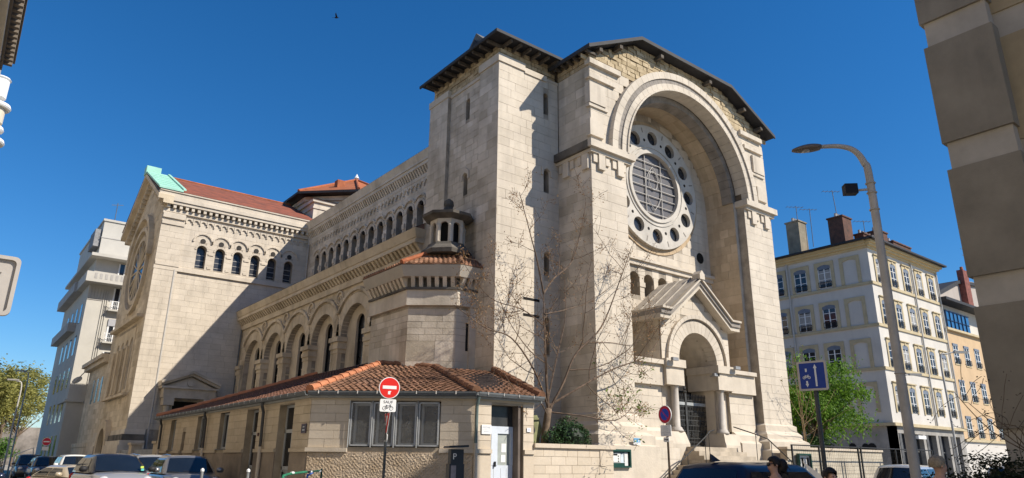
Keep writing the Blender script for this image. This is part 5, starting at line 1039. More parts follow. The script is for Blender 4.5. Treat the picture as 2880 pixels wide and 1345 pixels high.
for (z_, r, m_) in ((22.75, .85, WHITE), (21.2, .75, WHITE), (20.35, .95, WHITE), (17.2, .8, WHITE)):
    MB().lathe((-15.75, 32.7, z_), [(r, 0), (r+.06, .1), (r, .28)], 20).build('balcony', m_, B2); MB().lathe((-15.75, 32.7, z_-1.0), [(r-.22, 0), (r-.22, 1.0)], 18).build('bow_wall', LBM, B2)
MB().lathe((-15.75, 32.7, 23.5), [(.5, 0), (.5, 1.2), (.58, 1.3), (.5, 1.4)], 16).build('turret', WHITE, B2)
for z0 in (2.5, 6, 9.5, 13): [MB().fb(LWF, y, y+1.1, 0, .03, z0, z0+2).build('window', PANE, B2) for y in range(16, 30, 3)]
# ================================================================ trees and shrubs
def leafmat(name, c, c2, tr=.25):
    if name in MATS: return MATS[name]
    m = bpy.data.materials.new(name); m.use_nodes = True; MATS[name] = m; t = m.node_tree; N = t.nodes; L = t.links; b = N['Principled BSDF']; b.inputs['Roughness'].default_value = .6; b.inputs['Specular IOR Level'].default_value = .25
    a = N.new('ShaderNodeAttribute'); a.attribute_name = 'tint'; mr = N.new('ShaderNodeMapRange'); mr.inputs[1].default_value = -1; mr.inputs[2].default_value = 1; L.new(a.outputs['Fac'], mr.inputs[0])
    x = N.new('ShaderNodeMix'); x.data_type = 'RGBA'; x.inputs[6].default_value = (*c, 1); x.inputs[7].default_value = (*c2, 1); L.new(mr.outputs[0], x.inputs[0]); L.new(x.outputs[2], b.inputs['Base Color'])
    tl = N.new('ShaderNodeBsdfTranslucent'); L.new(x.outputs[2], tl.inputs[0]); mx = N.new('ShaderNodeMixShader'); mx.inputs[0].default_value = tr; L.new(b.outputs[0], mx.inputs[1]); L.new(tl.outputs[0], mx.inputs[2]); L.new(mx.outputs[0], N['Material Output'].inputs[0]); return m
BARK = mat('grey_brown_bark', (.20, .145, .10), .95, .25, 6, .5, 30); TWIG = mat('pale_twig', (.17, .12, .085), .9, .25, 8)
def leaf(mb, p, size, r, droop=.3, nrm=None):
    d = Vector((r.gauss(0, 1), r.gauss(0, 1), r.gauss(-droop, .6))).normalized(); s = d.orthogonal().normalized(); s = (s*math.cos(r.uniform(0, 6.3))+d.cross(s)*math.sin(r.uniform(0, 6.3))).normalized()
    l = size*r.uniform(.7, 1.35); w = l*.42
    mb.add([p, p+d*l*.5+s*w*.5, p+d*l, p+d*l*.5-s*w*.5], [(0, 1, 2, 3)], max(-1, min(1, r.gauss(0, .5))))
def grow(mb, path, rad, r, lvl, tips, n_sub, spread=.6, up=.35, seglen=.5, minr=.006):
    """tube along path with recursive side twigs"""
    k = len(path); mb.tube(path, [max(minr, rad*(1-.75*i/(k-1))) for i in range(k)], 6 if rad > .04 else (5 if rad > .02 else 4), False)
    if lvl == 0: tips.append((path[-1], path[-1]-path[-2])); tips.append((path[k//2], path[k//2]-path[k//2-1])); return
    L = sum((b-a).length for a, b in zip(path, path[1:]))
    for i in range(n_sub):
        f = r.uniform(.22, .98); x = f*(k-1); j = min(int(x), k-2); p = path[j].lerp(path[j+1], x-j); d = (path[j+1]-path[j]).normalized()
        s = Vector((r.gauss(0, 1), r.gauss(0, .6), r.gauss(.1, .8))); s = (s-d*s.dot(d)).normalized(); e = (d*(1-spread)+s*spread).normalized(); ln = L*r.uniform(.25, .55)*(1.1-.5*f); pt = [p]; n = max(3, int(ln/seglen)+2)
        for q in range(n): e = (e+Vector((r.gauss(0, .18), r.gauss(0, .14), r.gauss(up*.35, .15)))).normalized(); pt.append(pt[-1]+e*ln/n)
        grow(mb, pt, max(minr, rad*(1-.7*f)*.55), r, lvl-1, tips, max(2, int(n_sub*.75)), spread, up, seglen, minr)
def smooth(pts, n=4):
    P = [Vector(p) for p in pts]; out = []
    for i in range(len(P)-1):
        a, b, c_, d = P[max(i-1, 0)], P[i], P[i+1], P[min(i+2, len(P)-1)]
        for j in range(n):
            t = j/n; out.append(.5*((2*b)+(c_-a)*t+(2*a-5*b+4*c_-d)*t*t+(3*b-a-3*c_+d)*t*t*t))
    return out+[P[-1]]
# -- budding bare tree in front of the tower
r = random.Random(21); T1 = thing('budding_tree', 'slender almost leafless tree with reddish buds in front of the church tower', 'tree', (.4, -2.2, 0))
Y = -2.2; tr = smooth([(.3, Y, 0), (.33, Y, 1.2), (.38, Y, 2.2), (.55, Y, 3.2)])
MB().tube(tr, [.15-.04*i/(len(tr)-1) for i in range(len(tr))], 10).build('trunk', BARK, T1, True)
limbs = [([(.55, Y, 3.1), (.42, Y-.05, 4.2), (.4, Y, 5.6), (.4, Y+.05, 7.0)], .085, 5), ([(.4, Y+.05, 6.9), (.1, Y, 7.9), (-.3, Y-.1, 8.8), (-.85, Y-.2, 10.1)], .05, 9), ([(.4, Y+.05, 6.9), (.9, Y+.1, 7.5), (1.7, Y+.1, 8.2), (2.1, Y, 9.4), (2.4, Y, 10.6)], .05, 9),
 ([(.6, Y, 3.2), (1.0, Y-.2, 4.0), (1.5, Y-.3, 5.0), (2.6, Y-.4, 6.0), (3.6, Y-.4, 7.8), (4.3, Y-.4, 9.2)], .07, 11), ([(.5, Y, 3.3), (-.2, Y-.2, 4.3), (-1.2, Y-.3, 5.2), (-2.2, Y-.3, 5.4), (-3.4, Y-.4, 5.9)], .055, 11), ([(.58, Y, 3.3), (1.6, Y-.3, 3.9), (3.0, Y-.5, 4.6), (4.6, Y-.6, 5.2), (5.6, Y-.6, 6.2)], .06, 12),
 ([(.4, Y, 5.8), (-.6, Y-.1, 6.2), (-1.9, Y-.1, 6.4), (-3.0, Y-.1, 7.4)], .035, 9), ([(.4, Y, 6.2), (1.4, Y, 6.5), (2.6, Y, 7.0), (4.4, Y, 8.2)], .035, 9), ([(.5, Y, 3.0), (-.3, Y-.5, 3.4), (-1.2, Y-.7, 3.5), (-1.9, Y-.8, 4.1)], .035, 7), ([(.45, Y, 4.6), (-.5, Y-.2, 5.0), (-1.5, Y-.3, 6.0), (-2.2, Y-.3, 7.6)], .03, 8), ([(.6, Y, 3.1), (1.4, Y-.6, 3.0), (2.6, Y-.9, 2.9), (3.5, Y-.9, 3.4)], .04, 10), ([(.5, Y, 3.4), (.9, Y, 4.8), (1.3, Y, 6.2), (1.3, Y, 7.6)], .045, 8), ([(2.0, Y-.3, 5.4), (3.0, Y-.4, 5.5), (4.2, Y-.5, 5.6), (5.2, Y-.5, 6.8)], .03, 9)]
tips = []; q = MB()
for (p, rd, ns) in limbs: grow(q, smooth(p, 5), rd*.72, r, 2, tips, max(4, int(ns*.8)), .62, .3, .45, .0055)
q.build('branches', TWIG, T1)
bud = MB(); gl = MB()
for (p, d) in tips:
    low = p.z < 5.0 and p.x > 1.2
    if r.random() < .7:
        for i in range(r.randint(5, 12)): leaf(bud, p-d*r.uniform(0, 3.0)+Vector((r.gauss(0, .07), r.gauss(0, .07), r.gauss(0, .11))), .065, r, .6)
    if low and r.random() < .35:
        for i in range(3): leaf(gl, p+Vector((r.gauss(0, .08), r.gauss(0, .08), r.gauss(0, .08))), .12, r)
tag(bud.build('buds', leafmat('rust_buds', (.20, .085, .03), (.34, .22, .10), .15), T1), kind='stuff'); tag(gl.build('young_leaves', leafmat('young_leaf', (.10, .17, .03), (.22, .30, .06)), T1), kind='stuff')
# -- dark ivy bush over the wall
r = random.Random(5); T2 = thing('evergreen_bush', 'dense dark evergreen bush hanging over the cream garden wall', 'bush', (1.1, -2.7, 0))
q = MB()
for i in range(3400):
    a, b, c_ = r.gauss(0, 1), r.gauss(0, 1), r.gauss(0, 1); k_ = (a*a+b*b+c_*c_)**.5; rr = r.uniform(.55, 1.0); lob = 1+.22*math.sin(5*a/k_+3*c_/k_)
    p = Vector((1.05+.86*a/k_*rr*lob, -2.62+.5*b/k_*rr, 2.36+.56*c_/k_*rr*lob)); leaf(q, p, .085, r, .5)
tag(q.build('foliage', leafmat('evergreen_leaf', (.012, .035, .012), (.05, .11, .035), .1), T2), kind='stuff'); MB().tube([(1.0, -2.4, 0), (1.05, -2.5, 1.2), (1.05, -2.6, 2.1)], .06, 8).build('stem', BARK, T2)
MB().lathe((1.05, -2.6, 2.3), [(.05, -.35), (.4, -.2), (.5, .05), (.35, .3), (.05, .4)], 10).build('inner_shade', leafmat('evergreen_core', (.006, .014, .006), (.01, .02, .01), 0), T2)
def clumpy(label, name, c, rx, ry, rz, n, size, lm, seed, trunk, clumps=26, droop=.4, loc=None, group=None, cat='tree', hollow=.35):
    r = random.Random(seed); t = thing(name, label, cat, loc or (c[0], c[1], 0), group); q = MB(); cl = []
    for i in range(clumps):
        a = Vector((r.gauss(0, 1), r.gauss(0, 1), r.gauss(0, 1))).normalized()*r.uniform(hollow, .95); cl.append((Vector((c[0]+a.x*rx, c[1]+a.y*ry, c[2]+a.z*rz)), r.uniform(.16, .34)))
    for i in range(n):
        p, k_ = r.choice(cl); g = Vector((r.gauss(0, 1)*rx, r.gauss(0, 1)*ry, r.gauss(-.15, .8)*rz))*k_*.62; leaf(q, p+g, size, r, droop)
    tag(q.build('crown', lm, t), kind='stuff')
    b = MB(); base = Vector(trunk[0]); tp = Vector(trunk[1]); b.tube(smooth([base, base.lerp(tp, .5)+Vector((r.gauss(0, .15), r.gauss(0, .15), 0)), tp], 4), [trunk[2]*(1-.5*i/8) for i in range(9)], 8)
    b.build('trunk', BARK, t, True); b = MB()
    for (p, k_) in cl[::2]: m_ = tp.lerp(p, .45)+Vector((r.gauss(0, .2), r.gauss(0, .2), .1)); b.tube(smooth([tp-Vector((0, 0, .3)), m_, p], 3), [trunk[2]*.4, trunk[2]*.34, trunk[2]*.28, trunk[2]*.2, trunk[2]*.14, trunk[2]*.09, trunk[2]*.05], 5, False)
    b.build('limbs', BARK, t); return t
clumpy('bright green leafy tree between the church front and the white apartment house', 'leafy_tree', (18.5, -1.6, 4.6), 2.75, 1.8, 2.2, 17000, .16, leafmat('spring_leaf', (.055, .14, .012), (.20, .34, .04), .35), 4, ((17.6, -1.3, 0), (17.8, -1.4, 3.0), .12), 46, .9, hollow=.12)
clumpy('dark green shrub mass under the leafy tree behind the right garden wall', 'shrub', (17.0, -1.7, 2.3), 1.5, .8, .9, 2600, .14, leafmat('dark_shrub_leaf', (.012, .035, .01), (.05, .10, .02), .15), 8, ((17, -1.7, 0), (17, -1.7, 1.6), .07), 16, .5, cat='shrub')
T3 = thing('climbing_plant', 'bare creeping stems growing up the right corner of the church', 'plant', (15.6, -2.2, 0)); q = MB(); tips = []; r = random.Random(12)
for k_ in range(2): grow(q, smooth([(15.5+.1*k_, -2.2, 0), (15.45+.12*k_, -2.15, 2.2), (15.4+.15*k_, -2.1, 4.2), (15.2+.3*k_, -2.1, 6.2)], 4), .03, r, 1, tips, 9, .6, .2, .4)
q.build('stems', mat('tan_stem', (.36, .25, .14), .9, .15, 5), T3); q = MB()
for (p, d) in tips:
    for i in range(4): leaf(q, p+Vector((r.gauss(0, .12), r.gauss(0, .12), r.gauss(0, .12))), .1, r)
tag(q.build('foliage', leafmat('dry_leaf', (.16, .12, .06), (.2, .2, .06)), T3), kind='stuff')
# -- plane trees at the end of the left street
pl = leafmat('plane_tree_leaf', (.17, .17, .035), (.42, .39, .12), .4)
for i, (x, y, z_, rx, rz, n, sd, lb) in enumerate(((-7.4, 112, 10.5, 4.0, 5.0, 9000, 31, 'yellow green plane tree next to the tall apartment block'), (-11.0, 108, 10.8, 4.0, 5.2, 9000, 32, 'yellow green plane tree in the middle of the far street end'), (-13.9, 57, 9.2, 1.9, 3.2, 3600, 33, 'plane tree with its crown cut by the left edge'), (-4.5, 124, 11.0, 5.0, 5.2, 9000, 34, 'farthest plane tree behind the others at the street end'))):
    clumpy(lb, 'plane_tree', (x, y, z_), rx, rx, rz, n, .42, pl, sd, ((x, y, 0), (x, y, 5.0), .3), 30, .3, group='plane trees at the street end', hollow=.2)
for i, (x, y, rx, h, lb) in enumerate(((-11.6, 92, 2.4, 3.0, 'bright green hedge at the left edge beyond the scooters'), (-8.6, 96, 2.6, 2.2, 'darker green shrub below the plane trees'))):
    clumpy(lb, 'hedge_shrub', (x, y, h), rx, 2.0, h, 2400, .3, leafmat('hedge_leaf', (.03, .09, .01), (.12, .24, .03), .25), 40+i, ((x, y, 0), (x, y, 1.2), .1), 18, .3, cat='shrub')
tag(MB().box(-40, 30, 150, 151, 0, 7).build('backdrop_wall', mat('far_wall', (.30, .26, .22), .9, .3, .4)), 'pale far wall closing the street behind the plane trees', 'wall')
# -- dark hedge and thin shrub in the right foreground
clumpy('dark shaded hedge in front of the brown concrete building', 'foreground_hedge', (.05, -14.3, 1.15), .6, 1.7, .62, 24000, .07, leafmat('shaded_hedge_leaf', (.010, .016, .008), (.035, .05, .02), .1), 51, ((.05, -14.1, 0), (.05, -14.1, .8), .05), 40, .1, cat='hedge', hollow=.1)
T4 = thing('bare_shrub', 'thin bare shrub with drooping twigs against the brown concrete building', 'shrub', (.3, -15.2, 0)); q = MB(); tips = []; r = random.Random(77)
for k_ in range(4): grow(q, smooth([(.35, -15.1, 0), (.3, -15.0-.1*k_, 1.4), (.2, -14.9+.15*k_, 2.2), (.1, -14.6+.2*k_, 2.3+.2*k_)], 4), .02, r, 1, tips, 7, .7, -.1, .3, .005)
q.build('stems', BARK, T4); q = MB()
for (p, d) in tips:
    for i in range(4): leaf(q, p+Vector((r.gauss(0, .05), r.gauss(0, .05), r.gauss(0, .05))), .05, r)
tag(q.build('seed_heads', leafmat('brown_seed', (.05, .035, .02), (.10, .07, .04), 0), T4), kind='stuff')
T5 = thing('bare_street_tree', 'leafless brown street tree in front of the peach house', 'tree', (44, -1.5, 0)); q = MB(); tips = []; r = random.Random(19)
MB().tube([(44.8, -1.5, 0), (44.8, -1.5, 3), (44.7, -1.5, 4.5)], [.14, .12, .1], 8).build('trunk', BARK, T5)
for k_ in range(7): grow(q, smooth([(44.7, -1.5, 3.6+.25*k_), (44.7+r.uniform(-1, 1.0), -1.5+r.uniform(-.8, .8), 5+.3*k_), (44.7+r.uniform(-2.2, 2.2), -1.5+r.uniform(-1, 1), 6+.7*k_)], 4), .05, r, 1, tips, 10, .6, .25, .5, .014)
q.build('branches', mat('brown_twig', (.22, .13, .07), .9, .2, 6), T5)
# ================================================================ street furniture
STEEL = mat('galvanised_steel', (.33, .34, .34), .45, .12, 5, metal=.4); DKP = mat('dark_grey_post', (.07, .075, .08), .45, .12, 5, metal=.2)
RED = mat('sign_red', (.68, .02, .012), .4, .02, 2); SBLU = mat('sign_blue', (.012, .05, .36), .4, .03, 2); SWH = mat('sign_white', (.80, .80, .79), .4, .02, 2); MAG = mat('sign_crimson', (.55, .012, .05), .4, .03, 2)
def sframe(p, n): n = Vector((n[0], n[1], 0)).normalized(); return Fr(p, (-n.y, n.x, 0), n)
def rrect(w, h, r=.03, k=4):
    out = []
    for (cx, cz, a0) in ((w/2-r, h/2-r, 0), (-w/2+r, h/2-r, 90), (-w/2+r, -h/2+r, 180), (w/2-r, -h/2+r, 270)):
        for i in range(k+1): a = math.radians(a0+90*i/k); out.append((cx+r*math.cos(a), cz+r*math.sin(a)))
    return out
def plate(F, u, z_, w, h, n0, n1, m, parent, name, r=.03): return MB().prism(F, [(u+a, z_+b) for a, b in rrect(w, h, r)], n0, n1).build(name, m, parent)
def bicycle(F, u, z_, s, m, parent, n, t=.006, flip=1):
    q = MB(); f = flip
    for x in (-.5, .5): q.arc(F, u+f*x*s, z_, s*.3-t, s*.3, 0, 2*math.pi, n, n+.003, 20)
    def ln(a, b):
        d = Vector((b[0]-a[0], b[1]-a[1])); L = d.length; p = Vector((-d.y, d.x))/L*t*.6; q.prism(F, [(u+f*a[0]*s+f*p.x, z_+a[1]*s+p.y), (u+f*b[0]*s+f*p.x, z_+b[1]*s+p.y), (u+f*b[0]*s-f*p.x, z_+b[1]*s-p.y), (u+f*a[0]*s-f*p.x, z_+a[1]*s-p.y)], n, n+.003)
    for a, b in (((-.5, 0), (-.05, -.02)), ((-.05, -.02), (-.22, .42)), ((-.5, 0), (-.2, .34)), ((-.2, .34), (.34, .36)), ((-.05, -.02), (.34, .36)), ((.5, 0), (.32, .5)), ((.32, .5), (.46, .52)), ((-.34, .43), (-.12, .43)), ((.22, .5), (.34, .5))): ln(a, b)
    return q.build('bicycle_pictogram', m, parent)
# no-entry sign with SAUF plate
P0 = Vector((-6.71, -5.18, 0)); F = sframe(P0, (-.25, -.97))
S1 = thing('no_entry_sign', 'red no entry sign with bicycle exception plate on thin pole before the annex windows', 'road sign', P0)
MB().tube([P0-Vector((F.N.x*.04, F.N.y*.04, 0)), P0+Vector((-F.N.x*.04, -F.N.y*.04, 3.2))], .03, 10).build('pole', DKP, S1)
D = MB().disc(F, 0, 3.13, .235, .02, 40, 0).build('sign_disc', SWH, S1); MB().disc(F, 0, 3.13, .218, .024, 40, .02).build('red_field', RED, D); MB().fb(F, -.155, .155, .024, .028, 3.105, 3.175).build('white_bar', SWH, D); MB().prism(F, [(-.03, 2.99), (.02, 2.985), (.025, 3.03), (.045, 3.06), (-.01, 3.06), (-.03, 3.05)], .024, .027).build('sticker', SWH, D)
Pn = plate(F, -.01, 2.75, .36, .27, 0, .015, SWH, S1, 'exception_plate'); text('SAUF', F, -.01, 2.82, .085, .017, INK, Pn, 'lettering', squeeze=1.1); bicycle(F, -.01, 2.69, .15, INK, Pn, .016, .008)
F2 = sframe(P0+Vector((.03, -.0, 0)), (-.96, .26)); tri = MB().prism(F2, [(-.2, 2.58), (.2, 2.58), (0, 2.17)], .03, .045).build('give_way_sign', RED, S1); MB().prism(F2, [(-.105, 2.53), (.105, 2.53), (0, 2.31)], .045, .048).build('white_field', SWH, tri)
MB().prism(F2, [(-.23, 2.6), (.23, 2.6), (0, 2.12)], .02, .03).build('rim_plate', SWH, S1); plate(F2, 0, 2.07, .2, .14, .02, .03, SWH, S1, 'small_plate')
for z_ in (2.35, 2.0, 2.9): MB().lathe((P0.x-F.N.x*.04, P0.y-F.N.y*.04, z_), [(.036, -.02), (.04, 0), (.036, .02)], 10).build('clamp', STEEL, S1)
# no parking sign
P0 = Vector((.87, -6.6, 0)); F = sframe(P0, (-.99, .08)); S2 = thing('no_parking_sign', 'blue and red no parking sign with white text plate before the church gate', 'road sign', P0)
MB().tube([P0+Vector((.05, 0, 0)), P0+Vector((.05, 0, 3.05))], .03, 10).build('pole', mat('brown_post', (.11, .075, .05), .6, .15, 4), S2)
D = MB().disc(F, 0, 2.85, .235, .02, 40, 0).build('sign_disc', SWH, S2); MB().disc(F, 0, 2.85, .222, .024, 40, .02).build('red_ring', MAG, D); MB().disc(F, 0, 2.85, .152, .027, 36, .024).build('blue_field', mat('sign_vivid_blue', (.01, .06, .50), .4, .02, 2), D)
a = math.radians(135); MB().prism(F, [(.15*math.cos(a)-.02*math.sin(a), 2.85+.15*math.sin(a)+.02*math.cos(a)), (.15*math.cos(a)+.02*math.sin(a), 2.85+.15*math.sin(a)-.02*math.cos(a)), (-.15*math.cos(a)+.02*math.sin(a), 2.85-.15*math.sin(a)-.02*math.cos(a)), (-.15*math.cos(a)-.02*math.sin(a), 2.85-.15*math.sin(a)+.02*math.cos(a))], .027, .03).build('slash', mat('slash_magenta', (.35, .03, .22), .4, .02, 2), D)
Pn = plate(F, 0, 2.43, .38, .29, 0, .015, SWH, S2, 'text_plate')
for i, tx in enumerate(('DU 1ER', 'DIMANCHE', '8H A 13H', 'JOUR DE MARCHE', 'GENANT')): text(tx, F, 0, 2.525-.05*i, .038, .016, GINK, Pn, 'lettering')
Pn = plate(F, 0, 2.2, .2, .12, 0, .015, SWH, S2, 'arrow_plate'); MB().prism(F, [(-.07, 2.19), (.02, 2.19), (.02, 2.17), (.075, 2.2), (.02, 2.23), (.02, 2.21), (-.07, 2.21)], .015, .018).build('arrow', INK, Pn)
# bicycle contraflow sign
P0 = Vector((-2.28, -12.63, 0)); F = sframe(P0, (-.97, -.22)); S3 = thing('bike_contraflow_sign', 'square blue sign with white arrows and bicycle on dark pole by the green tree', 'road sign', P0)
MB().tube([P0+Vector((.05, 0, 0)), P0+Vector((.05, 0, 3.1))], .038, 10).build('pole', DKP, S3)
Pn = plate(F, 0, 3.12, .50, .52, -.03, .015, mat('pale_sign_rim', (.55, .50, .45), .5, .04, 3), S3, 'panel', .035); plate(F, 0, 3.12, .43, .45, .015, .018, mat('deep_sign_blue', (.012, .05, .30), .4, .03, 2), Pn, 'blue_field', .01)
MB().prism(F, [(.045, 2.93), (.075, 2.93), (.075, 3.25), (.092, 3.25), (.06, 3.32), (.028, 3.25), (.045, 3.25)], .018, .021).build('up_arrow', SWH, Pn); MB().fb(F, -.115, -.085, .018, .021, 3.19, 3.25).build('arrow_dash', SWH, Pn)
MB().prism(F, [(-.1, 2.92), (-.07, 2.98), (-.085, 2.98), (-.085, 3.03), (-.115, 3.03), (-.115, 2.98), (-.13, 2.98)], .018, .021).build('down_arrow', SWH, Pn); bicycle(F, -.1, 3.09, .085, SWH, Pn, .018, .009)
# sign seen from behind at the left edge
P0 = Vector((-14.42, -13.3, 0)); F = Fr(P0, (1, 0, 0), (0, -1, 0)); S4 = thing('road_sign_panel', 'grey back of a rounded rectangular road sign at the left edge', 'road sign', P0); SGB = mat('grey_sign_back', (.40, .37, .34), .5, .06, 4, metal=.2)
plate(F, 0, 2.74, .64, .42, -.02, 0, SGB, S4, 'panel', .04); rim = MB(); o1 = rrect(.64, .42, .04); o2 = rrect(.59, .37, .03)
for i in range(len(o1)): j = (i+1) % len(o1); rim.prism(F, [(o1[i][0], 2.74+o1[i][1]), (o1[j][0], 2.74+o1[j][1]), (o2[j][0], 2.74+o2[j][1]), (o2[i][0], 2.74+o2[i][1])], -.0, .025)
rim.build('folded_rim', SGB, S4)
for z_ in (2.84, 2.62): MB().fb(F, -.22, .22, .0, .02, z_-.012, z_+.012).build('rail', SGB, S4)
MB().tube([F(-.1, .05, 0), F(-.1, .05, 2.95)], .03, 10).build('pole', STEEL, S4)
# parking meter
P0 = Vector((-6.38, -7.48, 0)); F = sframe(P0, (-.35, -.94)); S5 = thing('parking_meter', 'dark slate parking meter with flat roof in front of the annex', 'parking meter', P0); PMK = mat('slate_meter_metal', (.03, .035, .045), .4, .1, 3, metal=.2)
MB().prism(F, [(-.15, 0), (.12, 0), (.12, 1.82), (-.13, 1.82)], -.26, 0).build('body', PMK, S5); MB().prism(F, [(-.17, 0), (.14, 0), (.13, 1.55), (-.16, 1.55)], -.28, .02).build('cabinet', PMK, S5)
q = MB(); q.hexa([F(-.22, .17, 1.84), F(.19, .12, 1.86), F(.19, -.34, 1.86), F(-.22, -.34, 1.84), F(-.2, .17, 1.88), F(.19, .12, 1.9), F(.19, -.34, 1.9), F(-.2, -.34, 1.88)]); q.build('roof', PMK, S5)
text('P', F, -.06, 1.68, .16, .012, SWH, S5, 'letter'); MB().fb(F, -.13, -.03, .021, .026, 1.2, 1.52).build('info_panel', mat('meter_label', (.28, .26, .28), .5, .15, 9), S5)
# street lamp
P0 = Vector((-.88, -13.53, 0)); S6 = thing('street_lamp', 'tall grey street lamp with curved arm against the sky', 'street lamp', P0); LG = mat('lamp_grey', (.50, .46, .41), .55, .1, 3)
lf = Vector((-.72, .69, 0)).normalized(); el = [P0, P0+Vector((0, 0, 4)), P0+Vector((0, 0, 6.9)), P0+Vector((0, 0, 7.35))+lf*.06, P0+Vector((0, 0, 7.62))+lf*.22, P0+Vector((0, 0, 7.72))+lf*.5, P0+Vector((0, 0, 7.72))+lf*.9]
MB().tube(smooth(el, 6), [.09-.0014*i for i in range(37)], 12).build('pole', LG, S6, True)
hd = MB(); hc = P0+Vector((0, 0, 7.70))+lf*.86; sd_ = Vector((-lf.y, lf.x, 0)); ring = []
for i in range(9):
    t = i/8; w = .13*math.sin(math.pi*(.16+.8*t))**.7+.02; hh = .08*math.sin(math.pi*(.2+.75*t))**.8+.015; c_ = hc+lf*(.55*t)+Vector((0, 0, -.05*t)); ring.append([c_+sd_*w*math.cos(a)+Vector((0, 0, hh*(math.sin(a) if math.sin(a) > 0 else .55*math.sin(a)))) for a in [2*math.pi*j/14 for j in range(14)]])
hd.v = [tuple(p) for rg in ring for p in rg]; hd.f = [[i*14+j, i*14+(j+1) % 14, i*14+14+(j+1) % 14, i*14+14+j] for i in range(8) for j in range(14)]+[list(range(13, -1, -1)), [112+j for j in range(14)]]; hd.t = [0]*len(hd.f)
LH = hd.build('lamp_head', mat('lamp_head_brown', (.16, .13, .11), .5, .1, 3), S6, True); MB().lathe(hc+lf*.3+Vector((0, 0, -.06)), [(.1, .03), (.09, -.01), (.03, -.03)], 14).build('lamp_glass', mat('lamp_lens', (.4, .38, .36), .15, .05, 3, spec=.6), LH, True)
bc = P0+Vector((0, 0, 6.78)); MB().tube([bc, bc+lf*.3+Vector((0, 0, -.02))], .025, 6).build('bracket', LG, S6); q = MB(); q.hexa([bc+lf*a+sd_*b+Vector((0, 0, c_)) for c_ in (-.1, .1) for (a, b) in ((.28, -.09), (.52, -.09), (.52, .09), (.28, .09))]); q.build('camera_box', mat('black_box', (.008, .008, .012), .6, .05, 3), S6)
for z_ in (6.9, 6.7, 6.35, 3.2): MB().lathe(P0+Vector((0, 0, z_)), [(.09, -.015), (.1, 0), (.09, .015)], 12).build('band', LG, S6)
MB().lathe(P0, [(.16, 0), (.16, .25), (.12, .3)], 12).build('base', LG, S6)
def lamp(label, p, h, d, arm, group=None, r0=.07):
    t = thing('street_lamp', label, 'street lamp', p, group); p = Vector(p); d = Vector((*d, 0)).normalized(); m_ = mat('pale_lamp_post', (.50, .48, .44), .55, .08, 3)
    MB().tube(smooth([p, p+Vector((0, 0, h*.6)), p+Vector((0, 0, h-.3)), p+Vector((0, 0, h))+d*.4, p+Vector((0, 0, h+.12))+d*arm], 5), [r0-.0017*i*r0/.07 for i in range(21)], 8).build('pole', m_, t, True)
    e = p+Vector((0, 0, h+.12))+d*arm; q = MB(); s = Vector((-d.y, d.x, 0)); q.hexa([e+d*a+s*b+Vector((0, 0, c_)) for c_, k_ in ((-.07, .7), (.06, 1)) for (a, b) in ((-.05, -.12*k_), (.75, -.08*k_), (.75, .08*k_), (-.05, .12*k_))]); q.build('lamp_head', m_, t); return t
lamp('slim street lamp in front of the peach house', (30.2, -2.6, 0), 7.8, (.8, -.6), .9); lamp('small street lamp head before the white apartment house windows', (33.2, 1.3, 0), 7.1, (.8, -.6), .9)
lamp('nearest pale street lamp at the far left street end', (-13.2, 46, 0), 6.2, (-1, 0), .8); lamp('pale street lamp left of centre before the plane trees', (-12.3, 55, 0), 8.2, (-1, 0), 1.0); lamp('tall pale lamp post near the white sign board', (-9.9, 52, 0), 7.5, (-1, .2), .3); lamp('farthest pale lamp post beside the tall block', (-8.9, 62, 0), 9.2, (-1, .2), .3)
# far no-entry sign
P0 = Vector((-8.3, 42.2, 0)); F = sframe(P0, (-.2, -.98)); S7 = thing('no_entry_sign', 'small distant no entry sign at the end of the left street', 'road sign', P0); MB().tube([P0, P0+Vector((0, .04, 2.9))], .03, 8).build('pole', STEEL, S7); D = MB().disc(F, 0, 2.62, .28, .04, 28, .01).build('sign_disc', SWH, S7); MB().disc(F, 0, 2.62, .255, .045, 28, .04).build('red_field', MAG, D); MB().fb(F, -.19, .19, .045, .05, 2.58, 2.66).build('white_bar', SWH, D); MB().fb(F, -.2, .2, .01, .03, 2.02, 2.28).build('plate', SWH, S7)
t = thing('white_barrier', 'white angled pedestrian barrier by the distant no entry sign', 'barrier', (-9.5, 44, 0)); q = MB(); q.tube([(-9.9, 44, 0), (-9.9, 44, 1.7), (-8.9, 43.5, 2.2), (-8.6, 43.4, 0)], .05, 6); q.build('frame', WHITE, t)
# green and blue barrier at the annex corner
t = thing('tube_barrier', 'green and blue painted tubular barrier at the annex corner', 'barrier', (-7.6, -3.6, 0)); GRN = mat('green_tube', (.03, .22, .12), .4, .15, 5); BLU = mat('blue_tube', (.04, .12, .45), .4, .15, 5)
a, b = Vector((-9.0, -5.4, 0)), Vector((-6.95, -2.5, 0)); up = Vector((0, 0, 1)); L_ = lambda f, z_: a.lerp(b, f)+up*z_
MB().tube(smooth([L_(0, 0), L_(0, 1.15), L_(.04, 1.3), L_(.3, 1.33), L_(.55, 1.34)], 4), .025, 8).build('green_tube', GRN, t); MB().tube(smooth([L_(.55, 1.34), L_(.75, 1.34), L_(.96, 1.34), L_(1, 1.25), L_(1, 0)], 4), .025, 8).build('dark_green_tube', mat('dark_green_tube', (.01, .07, .05), .4, .1, 4), t)
MB().tube(smooth([L_(.58, 0), L_(.58, 1.15), L_(.62, 1.27), L_(.72, 1.31)], 4), .022, 8).build('blue_tube', BLU, t)
for f in (.2, .66, .93): MB().tube([L_(f-.025, 1.335), L_(f+.025, 1.337)], .028, 8).build('white_band', SWH, t)
